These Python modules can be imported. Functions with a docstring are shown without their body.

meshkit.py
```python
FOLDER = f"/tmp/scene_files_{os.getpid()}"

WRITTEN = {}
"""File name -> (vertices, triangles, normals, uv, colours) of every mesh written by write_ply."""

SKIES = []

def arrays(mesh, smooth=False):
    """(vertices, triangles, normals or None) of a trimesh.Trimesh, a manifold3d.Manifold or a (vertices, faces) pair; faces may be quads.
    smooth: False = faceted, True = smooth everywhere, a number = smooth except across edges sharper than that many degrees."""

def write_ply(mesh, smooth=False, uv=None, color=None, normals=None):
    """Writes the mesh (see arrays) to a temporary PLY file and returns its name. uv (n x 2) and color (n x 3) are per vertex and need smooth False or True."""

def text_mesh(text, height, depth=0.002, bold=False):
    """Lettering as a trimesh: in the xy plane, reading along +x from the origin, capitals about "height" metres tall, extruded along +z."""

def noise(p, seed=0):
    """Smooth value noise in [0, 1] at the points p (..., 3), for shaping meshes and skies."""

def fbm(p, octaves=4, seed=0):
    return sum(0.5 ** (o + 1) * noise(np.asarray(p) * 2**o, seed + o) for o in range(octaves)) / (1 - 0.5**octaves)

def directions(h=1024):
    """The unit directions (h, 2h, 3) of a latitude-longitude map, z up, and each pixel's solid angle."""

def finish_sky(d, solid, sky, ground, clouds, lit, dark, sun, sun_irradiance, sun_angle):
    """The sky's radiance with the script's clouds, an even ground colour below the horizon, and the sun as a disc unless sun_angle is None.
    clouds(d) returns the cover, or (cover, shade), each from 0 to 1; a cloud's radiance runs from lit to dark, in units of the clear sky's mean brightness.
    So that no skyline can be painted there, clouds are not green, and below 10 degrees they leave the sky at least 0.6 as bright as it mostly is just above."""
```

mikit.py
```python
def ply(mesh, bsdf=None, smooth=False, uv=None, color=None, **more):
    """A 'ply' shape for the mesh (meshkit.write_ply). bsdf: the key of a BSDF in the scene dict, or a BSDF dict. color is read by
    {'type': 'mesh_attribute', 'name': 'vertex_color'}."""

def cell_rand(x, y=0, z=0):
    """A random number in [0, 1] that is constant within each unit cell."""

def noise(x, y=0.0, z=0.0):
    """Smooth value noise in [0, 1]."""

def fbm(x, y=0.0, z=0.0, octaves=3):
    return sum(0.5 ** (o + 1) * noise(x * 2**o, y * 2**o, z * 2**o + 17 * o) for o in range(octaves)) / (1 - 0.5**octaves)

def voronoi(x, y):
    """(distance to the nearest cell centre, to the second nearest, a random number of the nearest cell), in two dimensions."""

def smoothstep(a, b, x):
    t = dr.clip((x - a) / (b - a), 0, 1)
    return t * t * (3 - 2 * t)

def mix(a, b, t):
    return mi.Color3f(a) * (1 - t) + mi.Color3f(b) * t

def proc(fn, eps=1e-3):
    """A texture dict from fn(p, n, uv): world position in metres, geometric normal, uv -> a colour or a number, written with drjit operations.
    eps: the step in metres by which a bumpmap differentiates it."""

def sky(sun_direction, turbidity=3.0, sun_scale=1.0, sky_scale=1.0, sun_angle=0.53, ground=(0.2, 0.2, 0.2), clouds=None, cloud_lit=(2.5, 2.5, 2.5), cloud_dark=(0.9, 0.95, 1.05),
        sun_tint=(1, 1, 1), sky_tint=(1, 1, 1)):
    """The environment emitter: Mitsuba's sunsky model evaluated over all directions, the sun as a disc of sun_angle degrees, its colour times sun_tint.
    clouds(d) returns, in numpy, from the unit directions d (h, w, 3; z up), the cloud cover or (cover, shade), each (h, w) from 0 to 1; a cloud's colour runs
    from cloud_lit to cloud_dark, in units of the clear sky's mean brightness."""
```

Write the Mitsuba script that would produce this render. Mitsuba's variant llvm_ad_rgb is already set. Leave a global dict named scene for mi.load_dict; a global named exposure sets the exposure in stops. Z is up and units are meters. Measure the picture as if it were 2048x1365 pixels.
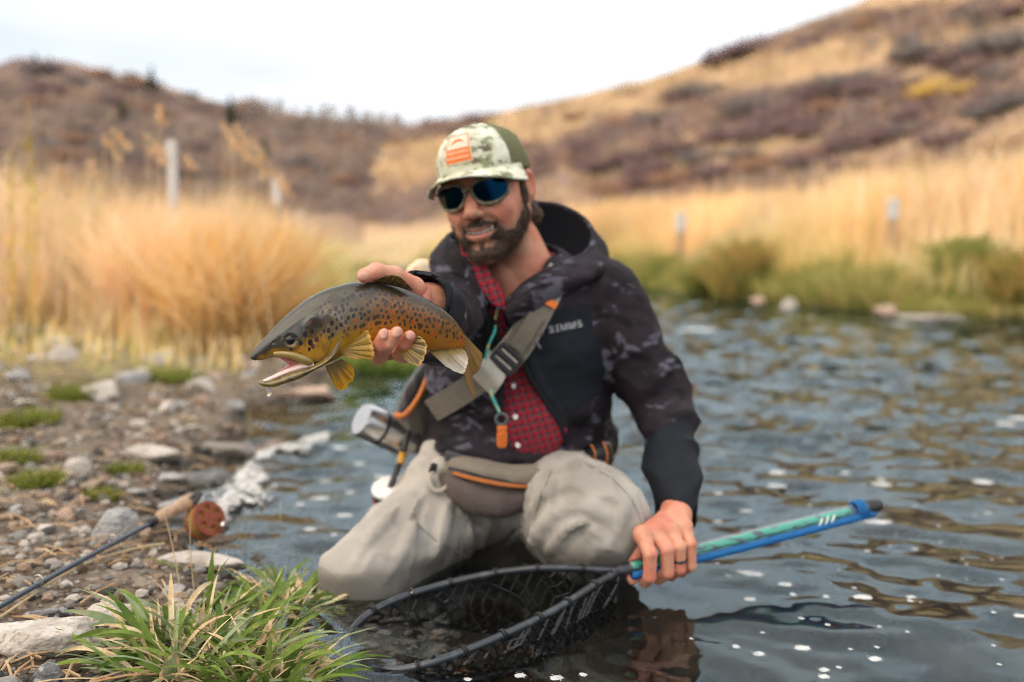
import math, random
import numpy as np, trimesh, manifold3d, shapely
import drjit as dr, mitsuba as mi, mikit, meshkit
from mikit import proc, noise, fbm, voronoi, cell_rand, smoothstep, mix
from scipy.interpolate import CubicSpline, PchipInterpolator
from scipy.ndimage import gaussian_filter1d

# ------------------------------------------------------------------ camera, sky, exposure
F = 1991.0                                   # focal length in photo pixels (35 mm on full frame)
EYE = np.array([0.0, 0.0, 0.60])
PITCH = math.radians(5.24)
FWD = np.array([0, math.cos(PITCH), -math.sin(PITCH)])
UP = np.array([0, math.sin(PITCH), math.cos(PITCH)])
RIGHT = np.array([1.0, 0, 0])
T = mi.ScalarTransform4f
scene, labels = {}, {}
scene['camera'] = {'type': 'thinlens', 'fov': 2 * math.degrees(math.atan(1024 / F)), 'fov_axis': 'x', 'aperture_radius': 0.0082, 'focus_distance': 1.35,
                   'near_clip': 0.05, 'far_clip': 3000.0, 'to_world': T().look_at(origin=EYE.tolist(), target=(EYE + FWD).tolist(), up=[0, 0, 1])}


def sky_clouds(d):
    a = meshkit.fbm(np.stack([d[..., 0] * 2.2, d[..., 1] * 2.2, d[..., 2] * 6], -1), 4, 3)
    return np.ones(d.shape[:2]), np.clip((a - 0.36) * 2.6, 0, 1)


scene['sky'] = mikit.sky((-0.55, -0.45, 0.8), turbidity=3, sun_scale=0.27, sun_angle=70, clouds=sky_clouds, cloud_lit=(2.4, 2.5, 2.62), cloud_dark=(1.25, 1.36, 1.48), sun_tint=(1, 0.96, 0.90))
exposure = 2.78


# ------------------------------------------------------------------ helpers
def P(px, py, Y):
    """A point seen at a pixel of the photograph, Y metres in front of the lens."""
    px, py, Y = (np.asarray(v, float) for v in (px, py, Y))
    d = FWD + np.multiply.outer((px - 1024) / F, RIGHT) + np.multiply.outer((682.5 - py) / F, UP)
    return EYE + d * (Y / d[..., 1])[..., None]


def PP(rows):
    r = np.asarray(rows, float)
    return P(r[:, 0], r[:, 1], r[:, 2])


def G(px, py, z=0.0):
    """The ground point of height z under a pixel."""
    d = FWD + (px - 1024) / F * RIGHT + (682.5 - py) / F * UP
    return EYE + d * ((z - EYE[2]) / d[2])


COUNT = {}


def fresh(key):
    n = COUNT.get(key, 0)
    COUNT[key] = n + 1
    return key if n == 0 else f'{key}_{n:03d}'


def tag(key, label=None, category=None, group=None, kind=None):
    e = {k: v for k, v in (('label', label), ('category', category), ('group', group), ('kind', kind)) if v}
    if e:
        labels[key] = e


def add(key, mesh, bsdf, label=None, category=None, group=None, kind=None, smooth=30, **kw):
    key = fresh(key)
    scene[key] = mikit.ply(mesh, bsdf, smooth=smooth, **kw)
    tag(key, label, category, group, kind)
    return key


def add_soft(key, mesh, bsdf, normals, label=None, category=None, group=None, kind=None, color=None):
    """A mesh of fine blades or twigs shaded with the normals of the tuft that they form."""
    key = fresh(key)
    scene[key] = soft(mesh, bsdf, normals, color)
    tag(key, label, category, group, kind)
    return key


def soft(mesh, bsdf, normals, color=None):
    n = np.asarray(normals, float)
    path = meshkit.write_ply(mesh, False, color=color, normals=n / np.linalg.norm(n, axis=1, keepdims=True))
    return {'type': 'ply', 'filename': path, 'face_normals': False, 'bsdf': {'type': 'ref', 'id': bsdf}}


def thing(key, label, category, group=None):
    key = fresh(key)
    tag(key, label, category, group)
    return key


def quads(nu, nv, wrap=False):
    i, j = np.meshgrid(np.arange(nu - 1), np.arange(nv if wrap else nv - 1), indexing='ij')
    k = (j + 1) % nv
    q = np.stack([i * nv + j, (i + 1) * nv + j, (i + 1) * nv + k, i * nv + k], -1).reshape(-1, 4)
    return np.vstack([q[:, [0, 1, 2]], q[:, [0, 2, 3]]])


def spline(pts, n, closed=False):
    pts = np.asarray(pts, float)
    if closed:
        pts = np.vstack([pts, pts[:1]])
    t = np.r_[0, np.cumsum(np.linalg.norm(np.diff(pts[:, :3], axis=0), axis=1))]
    s = np.linspace(0, t[-1], n, endpoint=not closed)
    return CubicSpline(t, pts, bc_type='periodic' if closed else 'not-a-knot' if len(pts) > 3 else 'natural')(s)


def frames(p, closed=False):
    t = (np.roll(p, -1, 0) - np.roll(p, 1, 0)) if closed else np.gradient(p, axis=0)
    t /= np.linalg.norm(t, axis=1, keepdims=True) + 1e-12
    a = np.cross(t[0], [0, 0, 1.0] if abs(t[0][2]) < .9 else [1.0, 0, 0])
    A = []
    for k in range(len(p)):
        a = a - t[k] * (a @ t[k])
        a = a / np.linalg.norm(a)
        A.append(a)
    A = np.array(A)
    return t, A, np.cross(t, A)


def tube(pts, r, n=None, sides=10, closed=False, flat=1.0):
    """A round (or flattened) tube along a path, capped."""
    pts = np.asarray(pts, float)
    p = spline(pts, n, closed) if n else pts
    r = np.broadcast_to(np.asarray(r, float), (len(p),)) if np.ndim(r) == 0 or len(r) == len(p) else np.interp(np.linspace(0, 1, len(p)), np.linspace(0, 1, len(r)), r)
    t, a, b = frames(p, closed)
    ang = np.arange(sides) * 2 * np.pi / sides
    v = p[:, None] + r[:, None, None] * (np.cos(ang)[None, :, None] * a[:, None] + flat * np.sin(ang)[None, :, None] * b[:, None])
    m = len(p)
    v = v.reshape(-1, 3)
    if closed:
        v2 = np.vstack([v, v[:sides]])
        f = quads(m + 1, sides, True)
        f = np.where(f >= m * sides, f - m * sides, f)
        return trimesh.Trimesh(v, f, process=False)
    f = quads(m, sides, True)
    k = np.arange(sides)
    f = np.vstack([f, np.stack([k * 0 + m * sides, k, (k + 1) % sides], 1), np.stack([k * 0 + m * sides + 1, (m - 1) * sides + (k + 1) % sides, (m - 1) * sides + k], 1)])
    return trimesh.Trimesh(np.vstack([v, p[:1], p[-1:]]), f, process=False)


def sheet(gridpts, thick, closed_v=False):
    """A thin solid from a grid of points (nu, nv, 3)."""
    g = np.asarray(gridpts, float)
    nu, nv = g.shape[:2]
    du, dv = np.gradient(g, axis=0), np.gradient(g, axis=1)
    n = np.cross(du, dv)
    n /= np.linalg.norm(n, axis=-1, keepdims=True) + 1e-12
    th = np.asarray(thick)
    th = th[..., None] if th.ndim else th
    a, b = (g + n * th / 2).reshape(-1, 3), (g - n * th / 2).reshape(-1, 3)
    f = quads(nu, nv)
    m = nu * nv
    idx = np.arange(m).reshape(nu, nv)
    rim = np.r_[idx[0, :], idx[1:, -1], idx[-1, -2::-1], idx[-2:0:-1, 0]]
    nx = np.roll(rim, -1)
    side = np.vstack([np.stack([rim, nx, nx + m], 1), np.stack([rim, nx + m, rim + m], 1)])
    return trimesh.Trimesh(np.vstack([a, b]), np.vstack([f, f[:, ::-1] + m, side]), process=False)


def ribbon(path, width_dir, width, thick, n=None):
    p = spline(path, n) if n else np.asarray(path, float)
    wd = np.asarray(width_dir, float)
    wd = np.interp(np.linspace(0, 1, len(p)), np.linspace(0, 1, len(wd)), wd[:, 0])[:, None] * [1, 0, 0] + np.interp(np.linspace(0, 1, len(p)), np.linspace(0, 1, len(wd)), wd[:, 1])[:, None] * [0, 1, 0] + np.interp(np.linspace(0, 1, len(p)), np.linspace(0, 1, len(wd)), wd[:, 2])[:, None] * [0, 0, 1] if wd.ndim == 2 else np.broadcast_to(wd, p.shape)
    t = np.gradient(p, axis=0)
    t /= np.linalg.norm(t, axis=1, keepdims=True)
    wd = wd - t * (wd * t).sum(1, keepdims=True)
    wd /= np.linalg.norm(wd, axis=1, keepdims=True)
    s = np.linspace(-.5, .5, 5)
    return sheet(p[:, None] + wd[:, None] * (s[None, :, None] * np.broadcast_to(width, (len(p),))[:, None, None]), thick)


def cat(ms):
    return trimesh.util.concatenate([trimesh.Trimesh(m.vertices, m.faces, process=False) for m in ms])


def rbox(size, r=0.003, seg=8):
    """A box with rounded edges."""
    s = np.asarray(size) / 2 - r
    m = manifold3d.Manifold.batch_hull([manifold3d.Manifold.sphere(r, seg).translate([x, y, z]) for x in (-s[0], s[0]) for y in (-s[1], s[1]) for z in (-s[2], s[2])])
    m = m.to_mesh()
    return trimesh.Trimesh(m.vert_properties[:, :3], m.tri_verts, process=False)


def place(mesh, origin, x=None, y=None, z=None, scale=1.0):
    """Moves a mesh so that its axes follow x, y, z (two given, orthonormalised)."""
    if z is None:
        x, y = np.asarray(x, float), np.asarray(y, float)
        x = x / np.linalg.norm(x)
        y = y - x * (x @ y)
        y /= np.linalg.norm(y)
        z = np.cross(x, y)
    else:
        z = np.asarray(z, float) / np.linalg.norm(z)
        x = np.asarray(x if x is not None else ([1, 0, 0] if abs(z[0]) < .9 else [0, 1, 0]), float)
        x = x - z * (x @ z)
        x /= np.linalg.norm(x)
        y = np.cross(z, x)
    return trimesh.Trimesh(np.asarray(mesh.vertices) * scale @ np.array([x, y, z]) + origin, mesh.faces, process=False)


# --- signed distances and a sparse surface-nets mesher
def capsule(p, a, b, ra, rb=None):
    rb = ra if rb is None else rb
    a, b = np.asarray(a, float), np.asarray(b, float)
    ba = b - a
    t = np.clip((p - a) @ ba / (ba @ ba + 1e-12), 0, 1)
    return np.linalg.norm(p - a - t[:, None] * ba, axis=1) - (ra + (rb - ra) * t)


def ellipsoid(p, c, r, R=None):
    q = p - np.asarray(c, float)
    if R is not None:
        q = q @ R
    r = np.asarray(r, float)
    k0, k1 = np.linalg.norm(q / r, axis=1), np.linalg.norm(q / (r * r), axis=1)
    return np.where(k0 < 1e-6, -r.min(), k0 * (k0 - 1) / (k1 + 1e-9))


def smin(a, b, k):
    h = np.clip(0.5 + 0.5 * (b - a) / k, 0, 1)
    return b * (1 - h) + a * h - k * h * (1 - h)


def smax(a, b, k):
    return -smin(-a, -b, k)


def chain(p, pts, radii, k=0.004):
    d = None
    for i in range(len(pts) - 1):
        e = capsule(p, pts[i], pts[i + 1], radii[i], radii[i + 1])
        d = e if d is None else smin(d, e, k)
    return d


def rot(yaw=0, pitch=0, roll=0):
    a, b, c = (math.radians(v) for v in (yaw, pitch, roll))
    Z = np.array([[math.cos(a), -math.sin(a), 0], [math.sin(a), math.cos(a), 0], [0, 0, 1]])
    X = np.array([[1, 0, 0], [0, math.cos(b), -math.sin(b)], [0, math.sin(b), math.cos(b)]])
    Y = np.array([[math.cos(c), 0, math.sin(c)], [0, 1, 0], [-math.sin(c), 0, math.cos(c)]])
    return Z @ Y @ X


def mesh_sdf(f, lo, hi, h, block=4, slack=1.6, relax=1):
    lo, hi = np.asarray(lo, float), np.asarray(hi, float)
    H = h * block
    nb = np.ceil((hi - lo) / H).astype(int)
    idx = np.stack(np.meshgrid(*[np.arange(k) for k in nb], indexing='ij'), -1).reshape(-1, 3)
    d = f(lo + (idx + .5) * H)
    idx = idx[np.abs(d) < H * 0.87 * slack]
    off = np.stack(np.meshgrid(*[np.arange(block)] * 3, indexing='ij'), -1).reshape(-1, 3)
    cells = (idx[:, None] * block + off[None]).reshape(-1, 3)
    N = nb * block + 2
    lin = lambda c: (c[..., 0].astype(np.int64) * N[1] + c[..., 1]) * N[2] + c[..., 2]  # noqa: E731
    co = np.array([[x, y, z] for x in (0, 1) for y in (0, 1) for z in (0, 1)])
    call = cells[:, None] + co[None]
    u, inv = np.unique(lin(call).ravel(), return_inverse=True)
    ui = np.stack([u // (N[1] * N[2]), u // N[2] % N[1], u % N[2]], 1)
    val = f(lo + ui * h)
    inv = inv.reshape(-1, 8)
    for _ in range(40):                                       # no checkerboard faces, so the mesh stays manifold
        v = val[inv]
        worst = []
        for a, b, c, e in ((0, 1, 3, 2), (4, 5, 7, 6), (0, 1, 5, 4), (2, 3, 7, 6), (0, 2, 6, 4), (1, 3, 7, 5)):
            w = v[:, [a, b, c, e]]
            s = w < 0
            bad = (s[:, 0] == s[:, 2]) & (s[:, 1] == s[:, 3]) & (s[:, 0] != s[:, 1])
            if bad.any():
                k = np.argmax(np.where(w[bad] < 0, w[bad], -9), 1)
                worst.append(inv[bad][:, [a, b, c, e]][np.arange(bad.sum()), k])
        if not worst:
            break
        worst = np.unique(np.concatenate(worst))
        val[worst] = 1e-7
    v = val[inv]
    neg = v < 0
    act = neg.any(1) & ~neg.all(1)
    cells, v, neg = cells[act], v[act], neg[act]
    E = [(a, b) for a in range(8) for b in range(a + 1, 8) if np.abs(co[a] - co[b]).sum() == 1]
    acc, cnt = np.zeros((len(cells), 3)), np.zeros(len(cells))
    for a, b in E:
        cr = neg[:, a] != neg[:, b]
        t = np.where(cr, v[:, a] / np.where(cr, v[:, a] - v[:, b], 1), 0)
        acc += np.where(cr[:, None], co[a] + t[:, None] * (co[b] - co[a]), 0)
        cnt += cr
    pos = lo + (cells + acc / cnt[:, None]) * h
    keys = lin(cells)
    order = np.argsort(keys)
    sk = keys[order]

    def find(c):
        k = lin(c)
        j = np.clip(np.searchsorted(sk, k), 0, len(sk) - 1)
        return np.where(sk[j] == k, order[j], -1)
    faces = []
    for ax in range(3):
        o = np.eye(3, dtype=int)
        b, c = o[(ax + 1) % 3], o[(ax + 2) % 3]
        tip = [1, 2, 4][2 - ax]
        cr = neg[:, 0] != neg[:, tip]
        cc = cells[cr]
        q = np.stack([find(cc), find(cc - b), find(cc - b - c), find(cc - c)], 1)
        s = neg[cr, 0]
        ok = (q >= 0).all(1)
        q = np.where(s[:, None], q, q[:, ::-1])[ok]
        faces += [q[:, [0, 1, 2]], q[:, [0, 2, 3]]]
    m = trimesh.Trimesh(pos, np.vstack(faces), process=False)
    for _ in range(relax):
        e = 0.5 * h
        pv = np.asarray(m.vertices)
        d0 = f(pv)
        g = np.stack([f(pv + e * np.eye(3)[k]) - f(pv - e * np.eye(3)[k]) for k in range(3)], 1) / (2 * e)
        step = d0[:, None] * g / np.maximum((g * g).sum(1), .3)[:, None]
        L = np.linalg.norm(step, axis=1, keepdims=True)
        m = trimesh.Trimesh(pv - step * np.minimum(1, h * .7 / np.maximum(L, 1e-9)), m.faces, process=False)
    return m


def march(f, px, py, y0=1.2, y1=2.4, n=500):
    """The first point of a body f met behind a pixel."""
    Y = np.linspace(y0, y1, n)
    q = P(np.full(n, px), np.full(n, py), Y)
    d = f(q)
    k = np.argmax(d < 0)
    return q[k] if d[k] < 0 else q[np.argmin(d)]


def on_body(f, px, py, lift=0.003, **kw):
    p = march(f, px, py, **kw)
    e = 1e-3
    g = np.array([f((p + e * v)[None])[0] - f((p - e * v)[None])[0] for v in np.eye(3)])
    return p + lift * g / (np.linalg.norm(g) + 1e-9)


def split(mesh, mask):
    """Two meshes: the faces whose centre fulfils the mask, and the rest."""
    c = mesh.vertices[mesh.faces].mean(1)
    k = mask(c)

    def part(sel):
        f = mesh.faces[sel]
        u, inv = np.unique(f, return_inverse=True)
        return trimesh.Trimesh(mesh.vertices[u], inv.reshape(-1, 3), process=False)
    return part(k), part(~k)


def inside_poly(poly):
    poly = shapely.Polygon(poly)
    return lambda x, y: shapely.contains_xy(poly, x, y)


def to_px(p):
    d = p - EYE
    z = d @ FWD
    return np.stack([1024 + F * (d @ RIGHT) / z, 682.5 - F * (d @ UP) / z], -1)


def rgb(r, g, b):
    return {'type': 'rgb', 'value': [r, g, b]}


def mat(name, color, rough=0.6, spec=0.4, two=True, bump=None, scale=0.001, **kw):
    b = {'type': 'principled', 'base_color': rgb(*color) if isinstance(color, tuple) else color, 'roughness': rough, 'specular': spec, **kw}
    if bump is not None:
        b = {'type': 'bumpmap', 'tex': bump, 'scale': scale, 'bsdf': b}
    scene[name] = {'type': 'twosided', 'bsdf': b} if two else b
    return name


VCOL = {'type': 'mesh_attribute', 'name': 'vertex_color'}
# ------------------------------------------------------------------ ground, river, hills
LB = np.array([[-8, 0.6], [-2, 0.25], [0, -0.05], [1.2, -0.20], [1.5, -0.26], [1.84, -0.45], [2.25, -0.62], [2.84, -0.68], [3.5, -0.72], [4.6, -0.78], [7, -1.0], [10, -1.7], [16, -3.1], [25, -4.9], [40, -8.6], [46, -11.5], [60, -20]])
RB = np.array([[-8, 22], [0, 13.5], [5, 8.0], [8.5, 4.75], [9.2, 3.9], [12, 2.95], [16, 2.15], [25, -0.4], [40, -5.6], [46, -11.0], [60, -19]])
XL, XR = PchipInterpolator(LB[:, 0], LB[:, 1]), PchipInterpolator(RB[:, 0], RB[:, 1])


def sstep(a, b, x):
    t = np.clip((x - a) / (b - a), 0, 1)
    return t * t * (3 - 2 * t)


def ground_z(x, y):
    yy = np.clip(y, -8, 60)
    wob = (meshkit.fbm(np.stack([x * 2.2, y * 2.2, x * 0], -1), 3, 5) - .5) * np.clip(.12 + .06 * yy, .1, .7)
    dl, drr = XL(yy) - x + wob, x - XR(yy) + wob * .6
    left = -.03 + .07 * sstep(-.05, .35, dl) + .10 * sstep(.3, 2.2, dl) + .35 * sstep(1.2, 6, dl) * sstep(2, 6, y) + .02 * np.clip(dl - 6, 0, 30)
    right = -.03 + .22 * sstep(-.05, .45, drr) + .05 * np.clip(drr, 0, 60) + .35 * sstep(.4, 4, drr)
    bed = -.26 * sstep(0, .5, np.minimum(-dl, -drr)) - .02
    z = np.where(dl > 0, left, np.where(drr > 0, right, bed))
    small = (meshkit.fbm(np.stack([x * 9, y * 9, x * 0], -1), 3, 8) - .5)
    return z + small * np.where(z > 0.0, .03, .03)


az = np.radians(np.r_[np.linspace(-180, -46, 36)[:-1], np.linspace(-46, 46, 420), np.linspace(46, 180, 36)[1:]])
rr = np.geomspace(0.25, 900, 330)
A, R_ = np.meshgrid(az, rr, indexing='ij')
gx, gy = R_ * np.sin(A), R_ * np.cos(A)
gz = ground_z(gx, gy)
gz = np.where(R_ > 60, np.minimum(gz, 1.5), gz)


def soil(p, n, uv):
    a = mikit.fbm(p.x * 14, p.y * 14, 0, octaves=4)
    b = mikit.fbm(p.x * 60, p.y * 60, 1, octaves=3)
    moss = smoothstep(.54, .66, mikit.fbm(p.x * 2.3 + 7, p.y * 2.3, 3, octaves=3)) * smoothstep(.03, .09, p.z)
    c = mix((.055, .038, .026), (.16, .122, .092), smoothstep(.3, .7, a))
    c = mix(c, (.25, .20, .155), smoothstep(.58, .7, b))
    c = mix(c, (.21, .22, .06), moss * .75)
    far = smoothstep(3.4, 5.0, p.y)
    c = mix(c, (.44, .32, .17), smoothstep(9, 13, p.y))
    far = far * (1 - smoothstep(9, 13, p.y))
    c = mix(c, mix((.34, .27, .10), (.27, .27, .07), mikit.noise(p.x * 1.5, p.y * 1.5)), far * smoothstep(.02, .1, p.z))
    wet = 1 - smoothstep(.0, .035, p.z)
    c = mix(c, mi.Color3f(c) * .35, wet)
    bed = mix((.014, .011, .007), (.042, .032, .019), smoothstep(.35, .7, mikit.fbm(p.x * 9, p.y * 9, 2, octaves=3)))
    return mix(c, bed, 1 - smoothstep(-.06, -.01, p.z))


mat('m_ground', proc(soil), .85, .25, two=True, bump=proc(lambda p, n, uv: mikit.fbm(p.x * 90, p.y * 90, p.z * 90, octaves=3)), scale=.012)
add('ground', ((np.stack([gx, gy, gz], -1).reshape(-1, 3)), quads(*A.shape)), 'm_ground', kind='structure', smooth=True)

# the river surface: real ripples, calm by the bank and choppier out in the current
waz = np.radians(np.linspace(-62, 75, 640))
wr = np.geomspace(0.35, 64, 470)
A, R_ = np.meshgrid(waz, wr, indexing='ij')
wx, wy = R_ * np.sin(A), R_ * np.cos(A)


def fold(q, seed, oct=3):
    return 1 - np.abs(2 * meshkit.fbm(q, oct, seed) - 1) * 2


def water_z(x, y):
    # the current runs from upper left to lower right
    u, v = x * .82 - y * .57, x * .57 + y * .82
    mid = sstep(1.9, 3.6, y + .55 * x)
    warp = (meshkit.noise(np.stack([x * 1.7, y * 1.7, x * 0], -1), 9) - .5) * .5
    calm = .0062 * (meshkit.fbm(np.stack([u * 3.0 + warp, v * 7.5 + warp, x * 0 + 1], -1), 2, 11) - .5) * 2 + .0034 * (meshkit.fbm(np.stack([u * 9, v * 17, x * 0], -1), 3, 15) - .5) * 2
    rip = .007 * (meshkit.fbm(np.stack([x * 2.6 + warp, y * 8.5, x * 0], -1), 2, 21) - .5) * 2 * sstep(1.6, 2.4, y) * (1 - .6 * mid)
    chop = .015 * (fold(np.stack([u * 2.6 + warp * 2, v * 3.4, x * 0], -1), 31, 3) - .45) + .020 * (meshkit.fbm(np.stack([x * 6.5 + warp, y * 6.5, x * 0], -1), 3, 35) - .5) * 2
    fine = .014 * (meshkit.fbm(np.stack([x * 10, y * 17 + warp * 3, x * 0], -1), 2, 39) - .5) * 2 * np.maximum(sstep(2.0, 3.2, y), .42 * sstep(.25, .5, x) * sstep(1.3, 1.7, y)) * (1 - .4 * sstep(10, 20, y))
    return calm + rip + fine + chop * mid * (0.55 + .45 * sstep(3, 6, y))


wz = water_z(wx, wy)
wz *= sstep(.3, 1.0, R_) * (1 - sstep(30, 55, R_) * .5)
scene['m_water'] = {'type': 'dielectric', 'int_ior': 1.33, 'ext_ior': 1.0, 'specular_reflectance': rgb(.72, .89, .96)}
add('river_water', (np.stack([wx, wy, wz], -1).reshape(-1, 3), quads(*A.shape)), 'm_water', kind='structure', smooth=True)


# hills as heightfields over (bearing, distance)
def elev(py):
    return math.tan(math.atan((682.5 - py) / F) - PITCH)


def hill(name, sky, near, ridge, bsdf, seed, rough=1.0, n=(300, 150), power=1.15):
    sky = np.array(sky, float)
    b = np.arctan((sky[:, 0] - 1024) / F)
    e = np.array([elev(v) for v in sky[:, 1]])
    bb = np.linspace(b[0], b[-1], n[0])
    E = PchipInterpolator(b, e)(bb)[:, None]
    r0 = np.interp(bb, b, np.interp(sky[:, 0], *near))[:, None]
    r1 = np.interp(bb, b, np.interp(sky[:, 0], *ridge))[:, None]
    s = np.r_[np.linspace(0, 1, int(n[1] * .75)), np.linspace(1.02, 1.9, n[1] - int(n[1] * .75))][None]
    r = r0 + (r1 - r0) * s
    zr = EYE[2] + E * r1
    z = np.where(s <= 1, .3 + (zr - .3) * np.clip(s, 0, 1) ** power, zr * (1 - .28 * (s - 1) ** 2))
    x, y = r * np.sin(bb)[:, None], r * np.cos(bb)[:, None]
    bump = (meshkit.fbm(np.stack([x * .06, y * .06, x * 0], -1), 4, seed) - .5) * 2 * rough + (meshkit.fbm(np.stack([x * .4, y * .4, x * 0], -1), 3, seed + 3) - .5) * .7
    z = z + bump * np.minimum(s * 2, 1) * (1 - .55 * (np.abs(s - 1) < .15))
    add(name, (np.stack([x, y, z], -1).reshape(-1, 3), quads(*z.shape)), bsdf, kind='structure', smooth=True)
    xy = np.stack([x.ravel(), y.ravel()], 1)
    from scipy.spatial import cKDTree
    tree, zz = cKDTree(xy), z.ravel()
    return lambda q: zz[tree.query(q)[1]]


def hill_colour(tan, brown, seed, scale, lean, low):
    def fn(p, n, uv):
        x, y, z = p.x * scale, p.y * scale * .5, p.z * scale * 2.2
        d = x * lean + z
        a = mikit.fbm(d * 1.1 + 4, y * .7 + x * .25, seed, octaves=4)
        b = mikit.fbm(x * 4, y * 4 + z * 3, seed + 2, octaves=3)
        c = mix(tan, brown, smoothstep(.44, .58, a + (b - .5) * .35))
        c = mix(c, (.34, .21, .10), smoothstep(.58, .75, b) * .5)
        dots = mikit.noise(p.x * 1.7, p.y * 1.7, p.z * 1.7)
        c = mix(c, mi.Color3f(c) * .7, smoothstep(.62, .8, dots) * .8)
        return mix(c, (.46, .32, .18), (1 - smoothstep(1.2, 3.4, p.z + (b - .5) * 2)) * low)
    return fn


mat('m_hill_left', proc(hill_colour((.22, .15, .11), (.12, .085, .08), 3, .05, .2, .35)), .95, .1)
mat('m_hill_right', proc(hill_colour((.40, .265, .15), (.19, .125, .11), 9, .09, -.35, .9)), .95, .1)
left_hill_z = hill('hill', [(-2600, 330), (-1400, 230), (-700, 190), (-300, 165), (0, 172), (70, 154), (140, 154), (250, 172), (300, 180), (400, 204), (480, 220), (560, 228), (700, 244), (780, 247), (830, 258), (900, 285), (1100, 335), (1400, 380)],
                   ([-2600, 0, 600, 1400], [60, 48, 55, 90]), ([-2600, 0, 830, 1400], [190, 210, 240, 260]), 'm_hill_left', 41, 1.6)
right_hill_z = hill('hill', [(560, 470), (640, 430), (720, 350), (780, 296), (830, 257), (870, 243), (950, 234), (1050, 216), (1200, 181), (1320, 152), (1450, 112), (1600, 62), (1740, 16), (2050, -110), (2500, -240), (3300, -380), (4600, -520), (9000, -600)],
                    ([560, 830, 1200, 1600, 2050, 9000], [70, 56, 34, 23, 16, 13]), ([560, 830, 1300, 2050, 9000], [150, 140, 112, 80, 60]), 'm_hill_right', 51, .8, n=(380, 170), power=1.12)
# ------------------------------------------------------------------ the trout
def Z(zx, zy, Y):
    """Points read off the enlarged fish (x, y) at depth Y."""
    return P(480 + np.asarray(zx, float) / 3.9, 500 + np.asarray(zy, float) / 3.9, Y)


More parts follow.
